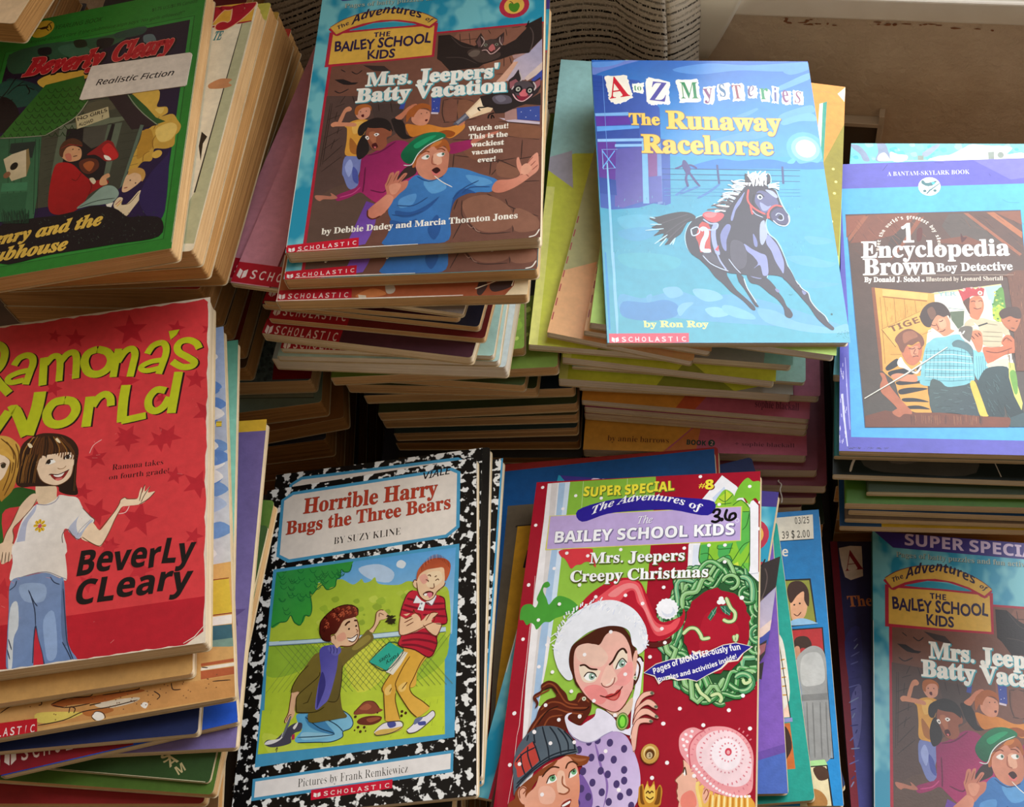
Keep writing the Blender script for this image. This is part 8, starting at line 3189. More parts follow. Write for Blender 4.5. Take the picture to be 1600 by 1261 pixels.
ART['HH'] = r"""
X marble 0 0 642 0 0 940 -642 0
P 4a9cc4 48 39 34 -21 488 3 25 18 -1 175 -36 26 -470 6 -37 -25
P ece2d6 58 43 28 -15 480 3 19 12 -1 166 -30 21 -462 6 -31 -19
T('Horrible Harry','serif','b8402c',(24.15,19.2),(105.47,20.55),9.67,{'off': 0.008,'outline': ('4a1c14',0.01)})
T('Bugs the Three Bears','serif','b8402c',(14.56,31.2),(113.81,30.28),8.31,{'off': 0.008,'outline': ('4a1c14',0.01)})
T('BY SUZY KLINE','serif','2c2420',(44.71,41.95),(84.8,41.93),4.37,{'off': -0.014})
T('VIALE','si','16141c',(96.65,8.9),(113.23,8.01),4.27,{'off': 0.015,'jit': 0.3})
P 4a9cc4 46 261 548 3 -8 529 -534 23
P 5aa4dc 56 271 528 3 -8 247 -514 0 G a4cce4 300 271 300 421
C 11.3 54.2 116.8 156.6
Q dce4e8 416 293 12 -5 14 12 -8 14 -18 -8
Q b8d0e8 304 295 59 -4 45 31 -13 28 -60 -20
Q a8c03c 43 326 128 -4 72 -2 18 3 28 18 17 -6 9 -7 9 13 18 -3 12 -9 12 21 56 11 28 -7 30 12 29 25 29 -1 28 10 2 142 -56 -16 -456 -50 G b8cc40 303 332 314 504
Q 94ae34 354 410 7 -3 3 6 -6 2
Q 9cb838 307 414 14 -4 7 10 -12 5
Q c0d050 390 444 5 -2 3 5 -4 2
Q c0d050 247 466 19 -8 9 16 -15 5
Q 94ae34 236 377 7 -3 3 6 -6 2
Q 94ae34 470 427 16 -6 7 13 -13 4
Q c0d050 522 412 10 -3 3 7 -7 2
Q c0d050 514 480 18 -7 7 14 -15 5
Q 94ae34 288 454 8 -3 4 7 -6 2
Q c0d050 508 392 10 -4 5 8 -9 4
Q 94ae34 229 375 17 -5 7 12 -13 6
Q b4c848 538 390 17 -6 7 12 -14 5
Q 94ae34 514 411 6 -2 2 5 -4 1
Q c0d050 233 460 13 -5 5 10 -10 5
Q b4c848 380 392 8 -2 2 4 -5 2
Q b4c848 418 384 14 -5 6 11 -11 4
Q 9cb838 532 476 6 -2 2 4 -5 2
Q 9cb838 390 444 8 -4 2 6 -6 3
Q c0d050 457 448 6 -2 2 5 -5 2
Q 94ae34 534 418 14 -6 6 12 -11 4
Q 94ae34 458 481 12 -5 6 10 -11 4
Q 9cb838 504 398 18 -7 7 14 -15 6
Q 94ae34 350 413 19 -8 9 16 -16 6
Q 94ae34 324 434 5 -2 3 5 -5 1
Q 94ae34 260 405 10 -3 4 8 -8 3
Q 94ae34 294 390 13 -5 6 11 -11 4
Q c0d050 190 438 18 -7 8 14 -14 5
Q 94ae34 312 454 14 -6 6 12 -11 4
Q c0d050 338 390 20 -7 8 15 -15 6
Q b4c848 375 484 13 -6 6 11 -10 4
Q 9cb838 430 395 17 -7 7 14 -14 6
Q 9cb838 194 458 16 -7 8 14 -13 5
Q 94ae34 534 508 14 -5 6 11 -11 4
Q 9cb838 196 398 17 -7 8 14 -13 5
Q b4c848 412 490 11 -4 5 8 -9 3
Q 9cb838 360 399 19 -8 9 16 -16 5
Q c0d050 440 384 11 -5 6 9 -10 4
Q 9cb838 403 469 15 -6 6 12 -12 5
Q 94ae34 471 487 12 -5 5 10 -10 4
Q 94ae34 524 421 8 -3 3 6 -6 3
Q b4c848 242 446 18 -6 9 13 -15 5
Q c0d050 245 405 14 -5 6 11 -11 4
Q 9cb838 210 412 14 -6 7 12 -12 4
Q c0d050 384 483 6 -2 3 4 -5 3
Q 94ae34 385 432 13 -4 6 10 -10 4
Q 94ae34 508 455 20 -7 7 15 -15 5
Q 2f9448 50 264 116 -4 73 1 45 6 0 13 -6 18 -16 1 -9 -8 -2 21 -8 8 -5 18 -12 3 -11 4 -13 -12 -14 -14 -4 21 -10 13 -10 -8 5 29 5 18 -5 23 -11 1 -5 15 -11 9 -16 -10 -14 -22 -10 16 -18 2 -8 6 -18 4 -8 -48 G 3a9c3c 72 268 161 426
M 1f7038 40 194 285 6 10 8 3 6 -8
M 1f7038 40 146 317 6 10 9 3 5 -8
M 1f7038 40 74 351 6 10 9 3 5 -8
M 1f7038 40 224 291 6 10 8 3 6 -8
M 1f7038 40 198 312 6 10 8 2 6 -6
M 1f7038 40 71 351 6 10 9 3 5 -8
M 1f7038 40 188 302 5 10 9 3 6 -7
M 1f7038 40 99 344 6 10 9 2 5 -7
M 1f7038 40 73 314 6 10 9 2 5 -6
M 1f7038 40 158 276 6 10 9 3 5 -7
M 1f7038 40 128 354 5 10 9 2 5 -7
M 1f7038 40 239 298 5 10 9 2 5 -8
M 1f7038 40 245 299 5 10 9 2 5 -7
M 1f7038 40 125 294 5 10 9 2 6 -6
M 1f7038 40 95 294 6 10 9 2 5 -7
M 1f7038 40 91 394 6 9 9 2 5 -7
M 1f7038 40 134 346 5 10 9 2 6 -7
M 1f7038 40 158 304 6 10 9 3 5 -7
M 1f7038 40 104 298 5 10 9 2 6 -7
M 1f7038 40 99 322 5 10 9 2 5 -7
M 1f7038 40 61 276 6 10 9 3 5 -8
M 1f7038 40 70 299 6 10 9 2 5 -7
M 1f7038 40 173 292 5 10 10 2 5 -7
M 1f7038 40 112 302 6 10 8 3 6 -7
M 1f7038 40 243 300 5 10 9 1 5 -7
M 1f7038 40 235 305 5 10 9 3 5 -8
M 1f7038 40 240 288 6 10 8 2 6 -6
M 1f7038 40 110 340 6 10 8 2 6 -7
M 1f7038 40 130 358 6 10 8 2 6 -6
M 1f7038 40 99 300 6 11 8 2 6 -7
M 1f7038 40 176 316 5 9 9 3 6 -7
M 1f7038 40 96 318 6 10 9 2 5 -8
M 1f7038 40 95 336 6 10 8 3 6 -7
M 1f7038 40 195 315 5 10 9 3 5 -8
M 1f7038 40 178 300 5 10 8 2 6 -7
M 1f7038 40 176 329 6 10 8 2 6 -7
M 1f7038 40 197 291 5 10 9 3 6 -8
M 1f7038 40 120 271 6 10 9 3 5 -8
M 1f7038 40 152 350 6 10 9 2 5 -7
M 1f7038 40 216 301 6 10 8 3 6 -7
M 1f7038 40 194 295 6 10 8 3 6 -8
M 1f7038 40 69 263 6 10 9 3 5 -8
M 1f7038 40 66 284 6 10 8 2 6 -7
M 1f7038 40 86 380 5 10 9 2 5 -7
M 1f6a34 60 284 280 -6 20 -16 0 -9 -9 -2 21 -11 8 -2 20 -23 6 -15 -16 -16 11 -12 13 -8 -9 10 47 -4 25 -16 -3 -9 26 -19 -10 -13 -22 -11 16 -22 1 -22 11
P b4cc38 54 488 172 10 173 8 157 6 6 318 -494 -49 G c0d440 199 524 302 779
Q 94b838 58 491 110 9 43 25 -65 49 -86 0
Q d4d848 281 534 104 -16 19 86 -82 45
Q a0c038 428 524 126 -4 1 75 -95 43
L 6a8040 35 36 486 141 154
L 6a8040 35 144 494 -99 128
L 6a8040 35 53 487 141 153
L 6a8040 35 161 494 -99 128
L 6a8040 35 71 488 139 153
L 6a8040 35 178 495 -98 128
L 6a8040 35 88 488 139 154
L 6a8040 35 196 496 -100 128
L 6a8040 35 106 490 138 152
L 6a8040 35 212 498 -99 126
L 6a8040 35 123 490 137 153
L 6a8040 35 229 498 -99 127
L 6a8040 35 140 491 136 152
L 6a8040 35 246 500 -100 126
L 6a8040 35 158 492 134 152
L 6a8040 35 263 500 -99 126
L 6a8040 35 174 494 135 151
L 6a8040 35 280 501 -100 127
L 6a8040 35 191 494 134 151
L 6a8040 35 296 502 -99 126
L 6a8040 35 208 495 133 151
L 6a8040 35 314 503 -100 126
L 6a8040 35 226 496 132 151
L 6a8040 35 330 504 -100 126
L 6a8040 35 242 497 132 151
L 6a8040 35 346 504 -100 126
L 6a8040 35 260 498 130 150
L 6a8040 35 364 505 -101 126
L 6a8040 35 276 499 130 150
L 6a8040 35 380 506 -100 126
L 6a8040 35 293 500 129 150
L 6a8040 35 396 508 -100 124
L 6a8040 35 310 500 128 150
L 6a8040 35 413 508 -101 125
L 6a8040 35 326 501 128 150
L 6a8040 35 430 509 -102 125
L 6a8040 35 343 502 127 150
L 6a8040 35 446 510 -101 124
L 6a8040 35 360 504 126 148
L 6a8040 35 462 511 -101 124
L 6a8040 35 376 504 125 149
L 6a8040 35 478 512 -101 124
L 6a8040 35 393 505 125 149
L 6a8040 35 494 512 -100 125
L 6a8040 35 410 506 124 148
L 6a8040 35 511 514 -101 124
L 6a8040 35 426 507 123 148
L 6a8040 35 527 514 -102 124
L 6a8040 35 442 508 122 148
L 6a8040 35 543 515 -102 124
L 6a8040 35 458 508 122 148
L 6a8040 35 560 516 -102 124
L 6a8040 35 475 510 121 147
L 6a8040 35 575 517 -101 123
L 6a8040 35 491 510 121 148
L 6a8040 35 592 518 -102 123
L 6a8040 35 508 511 119 147
L 6a8040 35 608 518 -103 124
L 6a8040 35 524 512 118 147
L 6a8040 35 624 520 -103 122
L 6a8040 35 540 513 118 147
L 6a8040 35 639 520 -102 123
L 6a8040 35 556 514 117 146
L 6a8040 35 655 522 -103 121
L 6a8040 35 572 515 116 146
L 6a8040 35 671 522 -103 122
L 6a8040 35 588 515 116 147
L 6a8040 35 686 523 -102 122
P c4dce8 56 478 170 11 172 6 161 5 1 13 -160 -5 -174 -8 -168 -10
M 7a98a8 50 58 489 168 11 174 8 160 5
M 5a7a84 35 56 478 170 11 172 6 161 5
P bcd23c 42 665 78 12 101 3 154 2 181 2 3 178 -503 -49 G c4d83c 126 675 202 828
L 7a9c2c 30 555 773 2 -11
L 7a9c2c 30 315 702 3 -8
L 7a9c2c 30 198 722 2 -7
L 7a9c2c 30 372 794 3 -4
L 7a9c2c 30 402 690 2 -12
L 7a9c2c 30 404 800 3 -7
L 7a9c2c 30 136 736 3 -6
L 7a9c2c 30 234 776 1 -10
L 7a9c2c 30 340 801 1 -6
L 7a9c2c 30 451 772 2 -5
L 7a9c2c 30 171 748 3 -6
L 7a9c2c 30 168 766 2 -11
L 7a9c2c 30 558 808 2 -8
L 7a9c2c 30 98 780 2 -8
L 7a9c2c 30 382 806 3 -11
L 7a9c2c 30 539 703 2 -12
L 7a9c2c 30 448 808 1 -8
L 7a9c2c 30 525 758 3 -12
L 7a9c2c 30 146 686 3 -10
L 7a9c2c 30 169 784 1 -5
L 7a9c2c 30 209 685 2 -11
L 7a9c2c 30 296 804 1 -6
L 7a9c2c 30 138 752 0 -10
L 7a9c2c 30 327 758 3 -11
L 7a9c2c 30 519 710 2 -12
L 7a9c2c 30 262 719 2 -6
L 7a9c2c 30 485 769 1 -12
L 7a9c2c 30 323 717 2 -13
L 7a9c2c 30 234 683 2 -5
L 7a9c2c 30 328 724 3 -6
L 7a9c2c 30 70 735 2 -7
L 7a9c2c 30 174 702 2 -12
L 7a9c2c 30 251 763 2 -12
L 7a9c2c 30 338 689 2 -6
L 7a9c2c 30 81 679 2 -11
L 7a9c2c 30 245 752 3 -4
L 7a9c2c 30 417 776 3 -4
L 7a9c2c 30 350 750 4 -8
L 7a9c2c 30 397 798 1 -8
L 7a9c2c 30 504 695 4 -7
Q ccdc50 68 728 130 48 92 4 -30 20 -153 -5
Q 8a4430 315 702 15 -15 15 -11 24 3 14 17 11 8 -24 7 -26 -3 -24 0
Q a85c40 330 693 19 -11 14 9 -13 8
M 4a1c14 40 315 702 15 -15 15 -11 24 3 16 19
Q 6a2c20 325 726 13 -9 26 -2 27 5 -3 12 -23 7 -30 -4
Q 9a5036 351 722 27 -2 10 5 -26 7
D 4a2a14 80 446 713 10 5 -11 6 -125 -11 9 28 17 2 -10 10
D 4a2a14 50 350 753 -30 -5 60 -39
Q 5caad4 159 688 50 -1 24 -11 38 9 32 21 12 22 -7 14 -19 6 -1 14 -30 9 -42 -3 -50 -4 -8 -12 17 -22 -15 -22 G 86c4e0 174 686 274 766
Q 4488b8 181 696 35 0 33 34 17 22 -40 -10 -33 -19
Q 96cce4 176 739 38 4 50 11 -37 5 -49 -2
M 1c3c54 50 182 699 10 9 33 25 41 19 -52 1 -50 -3
M 1c3c54 50 166 764 50 4 42 3 30 -9 1 -14 19 -6 7 -14 -12 -22 -32 -20 -38 -10
M 1c3c54 50 209 696 39 19 26 17 15 16
Q 4a4858 73 758 7 -10 22 1 20 -16 17 -15 19 -7 16 4 -2 18 -15 4 -11 11 1 14 -25 6 -30 0
Q ece8e4 73 759 10 -9 31 -2 8 -15 4 7 -11 12 -22 8
Q ece8e4 149 722 12 -12 0 7 -7 11
P b83050 148 742 8 -2 0 14 -8 1
M 2a2430 40 105 778 5 -8 -2 12 -12 4
Q e8b890 136 631 10 -9 17 4 -7 22 -7 24 2 14 -7 14 -10 5 -8 3 -3 -10 9 -16 2 -24
M 5a2c18 50 136 631 -2 27 -2 24 -8 20 2 7
L 6c7078 160 140 692 -6 20 -12 33
M 5a2c18 40 129 705 5 -15 8 -2
Q 7c6c30 153 592 15 -27 28 -36 27 1 22 -12 29 4 34 -13 22 -18 14 -11 16 24 -12 16 -38 26 -32 29 -6 41 10 69 16 25 -22 3 -34 2 -50 -3 -2 -51 -19 -27 -21 -10 1 -22 G 6a5c28 171 534 296 673
Q 94843c 198 540 26 -5 -6 41 -36 18
Q 94843c 300 525 39 -30 12 13 -36 24
Q 7c6c30 156 581 41 -39 31 -24 32 20 16 33 -1 61 -9 34 -25 -2 -5 11 -24 13 -56 -4 -4 -36 7 -20 -21 0 1 -18 G 64582a 149 586 251 674
M 3a3014 50 156 684 -4 -36 11 -17 45 -35 5 -14
M 3a3014 50 136 631 3 -21 17 -29 23 -22
L 3a3014 60 172 663 13 -3 10 -26
M 3a3014 50 156 684 28 4 28 0 21 -10
M 3a3014 50 241 664 25 2 9 -34 1 -61
Q 5450a4 208 519 31 -9 21 9 1 50 -5 36 -12 50 -15 17 -21 9 2 -57 6 -42 G 6a66bc 211 563 261 630
Q 3c3880 214 600 8 -17 10 37 -13 44 -8 14
Q 6462b0 230 516 14 -6 22 10 2 15 -16 7 -18 -17
M 2c2a6a 40 238 514 2 10 -1 10
M 2c2a6a 40 246 515 3 10 -1 10
M 2c2a6a 40 255 516 3 10 -1 10
Q edc29a 238 500 -2 -15 12 -4 11 -16 11 -19 28 -8 12 11 8 32 0 17 -10 16 -17 6 -25 -4 -9 5 -9 -11
Q e8a88c 254 488 20 -10 7 19 -20 6
Q 6a2018 203 461 4 -26 13 -13 20 -15 18 -7 20 0 15 2 15 12 2 20 -15 6 -23 4 -11 18 -10 16 -14 4 -1 18 -18 -6 -10 -16 G 4a1410 278 400 219 486
M 3a0e0c 60 251 428 3 -3 4 5 -3 3
M 8c3422 60 278 426 4 -3 4 5 -3 3
M 3a0e0c 60 246 422 4 -2 4 5 -4 3
M a8482c 60 256 426 4 -2 4 4 -4 3
M a8482c 60 284 424 4 -4 3 6 -3 2
M 8c3422 60 235 409 4 -3 4 5 -4 3
M 8c3422 60 301 431 3 -3 4 6 -3 2
M a8482c 60 265 425 4 -3 4 5 -3 3
M a8482c 60 263 414 4 -4 3 6 -2 2
M 8c3422 60 244 432 4 -3 3 5 -3 2
M b8583a 60 300 420 4 -2 4 4 -4 3
M 8c3422 60 222 455 4 -3 4 6 -3 2
M b8583a 60 236 428 4 -4 4 6 -4 2
M a8482c 60 301 428 4 -3 4 5 -3 2
M a8482c 60 264 430 4 -3 3 5 -3 2
M b8583a 60 216 457 4 -3 4 5 -3 2
M 8c3422 60 214 436 4 -2 4 4 -4 3
M 3a0e0c 60 302 418 4 -3 4 5 -4 3
M b8583a 60 296 411 4 -3 4 6 -4 2
M b8583a 60 249 440 5 -3 4 5 -4 2
M b8583a 60 279 409 4 -3 4 5 -3 3
M b8583a 60 256 427 4 -3 4 6 -4 2
M b8583a 60 238 422 3 -2 4 4 -3 3
M b8583a 60 274 421 4 -3 3 6 -3 2
M b8583a 60 296 412 4 -3 3 5 -3 2
M 3a0e0c 60 234 411 4 -3 4 6 -4 2
M 3a0e0c 60 213 430 4 -3 4 5 -3 3
M a8482c 60 249 408 3 -3 4 5 -2 3
M b8583a 60 261 422 5 -3 4 5 -4 3
M 3a0e0c 60 210 466 4 -3 4 5 -4 2
M a8482c 60 276 410 4 -2 4 4 -4 3
M b8583a 60 219 447 5 -3 4 5 -4 2
M 8c3422 60 231 424 4 -4 4 5 -3 3
M b8583a 60 254 428 4 -3 4 5 -4 2
M 2c0c08 50 236 500 -19 -6 -11 -16 -3 -17 4 -26 33 -28 38 -7 30 14 3 20
M 3a1008 110 276 460 7 -8 7 -2
M 3a1008 100 301 448 10 2
D 2c140c 60 288 471 20 -6
Q fbf4ea 286 498 12 -2 14 -6 -3 14 -9 4 -10 -4
M 4a1c10 50 284 496 14 2 16 -9 -5 15 -9 5 -11 -5
M 6a3018 50 310 449 8 29 0 20 -10 16 -17 6 -25 -4
M 8a4a2c 40 308 474 6 6 -4 4
M 6a3018 40 239 501 -2 -14 11 -3 3 12
Q edc29a 346 482 12 -12 4 -15 2 -20 10 -7 10 2 10 10 6 9 -12 7 -14 2 -5 13 -11 19
M 6a3018 50 346 482 12 -12 4 -15 2 -20 10 -7 10 2
M 6a3018 40 358 490 11 -19 8 -11
M 6a3018 40 372 448 1 -11 12 7
M 2a2410 60 394 445 10 5 6 -2
M 2a2410 60 392 448 9 3 18 0
M 2a2410 60 399 451 8 3 7 0
M 2a2410 60 395 454 6 2 9 0
M 2a2410 60 398 456 6 3 17 1
M 2a2410 60 394 458 8 3 18 3
M 2a2410 60 392 461 14 3 12 2
M 2a2410 60 390 463 10 2 17 3
M 2a2410 60 402 468 6 0 11 4
M 2a2410 60 397 469 11 2 2 3
Q d8a040 440 544 31 4 39 22 -10 18 -16 26 -4 36 -30 2 -29 -9 4 -37 G e4b048 431 549 490 624
Q dba63c 456 558 52 13 -16 21 -16 34 -11 25 9 21 27 21 19 17 -12 13 -22 9 -20 -20 -32 -49 -6 -13 0 35 14 48 -21 2 -19 -5 -4 -38 -3 -33 -5 -14 16 -27 19 -24 G e8b44c 406 618 495 700
Q f0c870 398 650 16 -12 0 24 -13 4
Q f0c870 434 648 20 -11 0 19 -13 6
M 5a3a10 50 508 571 -16 21 -16 34 -11 25 9 21 27 21 19 17
M 5a3a10 50 486 732 -20 -20 -32 -49 -6 -15 -1 -14 18 -38 18 -27
M 5a3a10 50 428 663 0 22 14 48
M 5a3a10 50 395 659 -5 -14 16 -27 19 -24
M 5a3a10 50 402 730 -4 -38 -3 -33
M 5a3a10 50 444 655 10 -12 4 -5
M 5a3a10 50 411 658 5 -10
Q ece6ec 374 758 15 -14 16 -8 16 2 23 2 4 14 -23 10 -39 4
Q d8b45c 376 760 16 -6 30 0 26 -2 -3 8 -26 6 -35 2
Q 4a5098 408 738 20 0 3 11 -16 3
M 4a3a3c 40 374 758 15 -14 17 -7 38 1 6 14 -28 13 -38 3 -9 -6
Q ece6ec 461 762 16 -12 9 -14 23 -4 19 -12 7 12 -13 14 -32 22 -22 2
Q 4a5098 490 746 19 -1 1 9 -16 0
M 4a3a3c 40 461 762 16 -12 9 -14 23 -4 19 -12 7 12 -13 14 -32 22 -22 3 -7 -7
Q 6a7498 483 736 19 -2 -6 9 -16 8
P ece4d0 398 603 5 -5 40 -45 14 5 -18 30 -21 26 -14 -8
L 4a4438 40 401 602 47 -48
L 4a4438 40 409 604 44 -48
P 2cac94 350 570 55 -47 40 27 -45 50
M 17463c 50 350 570 55 -47 40 27 -45 50 -50 -30
T('Fairy','si','14483c',(86.11,111.14),(79.16,115.27),1.81,{'off': 0.02})
T('Tales','si','14483c',(81.31,110.54),(75.28,113.97),1.93,{'off': 0.02})
Q c8283c 431 535 7 -27 -4 -53 -4 -5 8 -29 13 -30 14 -7 29 10 35 11 23 12 6 33 4 40 -23 0 -2 30 -5 42 -16 16 -40 -25 G b81c34 455 424 532 520
M 7c1428 120 449 405 23 9 35 14 48 6
M 7c1428 120 441 422 32 13 40 11 45 4
M 7c1428 120 436 435 32 13
M 7c1428 120 496 458 34 7 31 7
M 7c1428 120 441 508 34 -2 39 8 23 12
M 7c1428 120 439 524 36 0 40 10 21 10
M 7c1428 120 437 535 39 5 39 16 13 8
Q edc29a 431 455 9 -5 11 5 17 -12 6 9 11 10 6 13 -17 9 -23 -3 40 -6 17 -15 22 -3 8 4 -8 7 -10 10 5 7 23 6 -8 27 -8 3 -18 -12 -14 -13 -25 8 -39 4 -6 -16
Q edc29a 436 508 -6 -24 2 -29 19 9 23 -12 17 23 -16 20
M 6a3018 50 432 455 -2 29 6 24 39 -6 33 -14 17 -6 5 -14 8 -8
M 6a3018 50 497 487 17 22 20 13 11 -18 4 -13
M 6a3018 50 445 463 20 -5
M 6a3018 50 444 474 24 -10
M 6a3018 50 450 484 20 -9
M 6a3018 50 504 476 15 -21 16 3
M 6a3018 50 522 473 16 -12
M 6a3018 50 491 475 -3 -18 -14 -7 -5 -10 -1 11
M 4a0c18 50 431 454 7 -33 13 -30 14 -7
M 4a0c18 50 540 411 14 9 4 30 4 40 -30 -2
M 4a0c18 50 533 522 3 26 -20 30 -40 -25 -45 -18 6 -26
P f2f0f0 467 421 9 -21 14 17 11 7 -5 23 -16 -5 7 -18
P f2f0f0 501 423 17 -5 12 -12 2 5 -12 24 -10 -10
D 8a8a94 60 491 426 -4 12
M 6a6a74 35 467 421 9 -21
M 6a6a74 35 532 411 -12 24 -16 -11
Q efc8a0 475 362 6 -23 17 -9 30 -2 20 0 8 10 -1 20 -3 26 -14 10 -9 14 -11 10 -12 2 -17 -12 -9 -18
Q f4d8b0 504 342 35 -4 9 26 -20 17 -23 -3
Q e8a894 482 348 17 -7 9 19 -14 10
Q efc8a0 465 364 5 -10 6 5 4 19 -9 -2
Q efc8a0 548 378 7 -4 -3 11 -12 9
Q a8492c 475 359 2 -29 15 -20 23 -11 23 0 20 7 12 16 -2 26 -11 22 -3 -20 -4 -20 -22 -2 -24 1 -20 11 G c05c38 510 295 510 343
L d06c44 50 481 340 -1 -15
L d06c44 50 485 334 -2 -14
L 8c3a20 50 489 330 -2 -14
L 8c3a20 50 492 324 -1 -14
L d06c44 50 496 320 -2 -14
L 7a2c18 50 500 316 -2 -14
L d06c44 50 504 312 -2 -14
L 7a2c18 50 507 309 -1 -14
L d06c44 50 511 306 -1 -14
L 7a2c18 50 514 304 0 -14
L d06c44 50 518 302 0 -14
L 8c3a20 50 522 301 0 -14
L 7a2c18 50 526 301 -1 -14
L d06c44 50 530 301 0 -14
L 7a2c18 50 534 302 0 -14
L 7a2c18 50 537 303 1 -13
L 7a2c18 50 541 305 1 -14
L 8c3a20 50 545 308 0 -14
L 7a2c18 50 548 311 2 -14
L 7a2c18 50 552 315 2 -14
L 8c3a20 50 556 319 2 -13
L 8c3a20 50 560 324 2 -14
L 7a2c18 50 564 329 1 -14
L 8c3a20 50 568 334 1 -14
M 5a2c14 60 506 347 6 -1 3 5
M 5a2c14 60 526 354 6 -3
M 5a2c14 50 501 358 7 4 0 4
M 5a2c14 50 528 365 7 -4 3 4
M 6a3018 50 524 372 1 12 -5 2 -7 -2
Q 6a1a1c 494 400 9 -6 11 0 9 4 -1 9 -10 6 -3 -8 -9 0
Q e07888 506 398 12 0 2 8 -5 7 -6 -5
Q fbf6ee 498 399 8 0 -2 6 -6 -1
M 4a1c10 50 494 400 9 -6 11 0 10 6
M 6a3018 50 465 362 4 -8 7 4
M 6a3018 50 475 362 5 28 9 18 17 12 18 -6 10 -17 18 -13 4 -10
C 
P 4a9cc4 50 845 534 -21 -1 54 -531 22
P efeae6 58 852 519 -20 -1 38 -517 22
T('Pictures by Frank Remkiewicz','serif','4a4640',(35.07,175.37),(93.61,173.58),4.15,{'off': -0.024})
F('press_bar',42.6,177.4,85.6,176.2,85.5,180.5,42.9,182.4,'d01838')
"""

ART['HM'] = r"""
X marble 0 0 665 0 0 917 -665 0
P 4aa0cc 660 0 5 0 0 917 -5 0
"""

ART['PL'] = r"""
P a85a30 0 600 667 0 0 370 -667 0 G 94482a 0 900 667 900
L 5a2c18 60 34 896 74 76
L 5a2c18 60 81 898 73 75
L 5a2c18 60 127 900 72 74
L 5a2c18 60 173 901 71 75
L 5a2c18 60 218 902 71 76
L 5a2c18 60 264 904 70 75
L 5a2c18 60 310 906 68 74
L 5a2c18 60 354 908 68 74
L 5a2c18 60 399 910 67 73
L 5a2c18 60 444 911 66 73
L 5a2c18 60 488 912 66 74
L 5a2c18 60 532 914 65 74
L 5a2c18 60 576 916 64 73
L 5a2c18 60 620 918 63 72
L 5a2c18 60 664 919 62 73
Q 3a2420 538 929 15 -5 9 15 -14 28 -12 -5
Q 3a2420 570 934 38 -10 20 4 -6 18 -35 13 -16 -6
L e4d2b8 80 478 982 53 -34 54 -23
P e0c8a0 600 983 30 -41 2 -24 36 1 4 85 -74 -2
L ecdcc4 70 474 981 67 -5 63 -7 21 -27 5 -20
Q b8ac9c 291 930 17 -5 11 15 -5 14 -16 0
Q c87a44 251 938 30 5 14 15 -44 8 -37 -6
P d8c8b0 221 956 21 3 6 17 -20 2
F('press_bar',-0.4,187.0,40.4,187.2,41.0,193.8,-0.2,194.3,'b8142a')
L e8dccc 80 0 968 300 0 200 -1
L e8dccc 80 2 820 0 150
"""

ART['SC'] = r"""
F('press_bar',0,170.5318036154072,46,170.5318036154072,46,182.9318036154072,0,182.9318036154072,'a81424')
"""

ART['DK'] = r"""
P 4a1820 300 750 300 0 0 215 -300 0
M c8b49a 30 350 930 50 -30 60 40 60 -50
F('press_bar',0,154.4408868063045,46,154.4408868063045,46,166.8408868063045,0,166.8408868063045,'b4142a')
"""

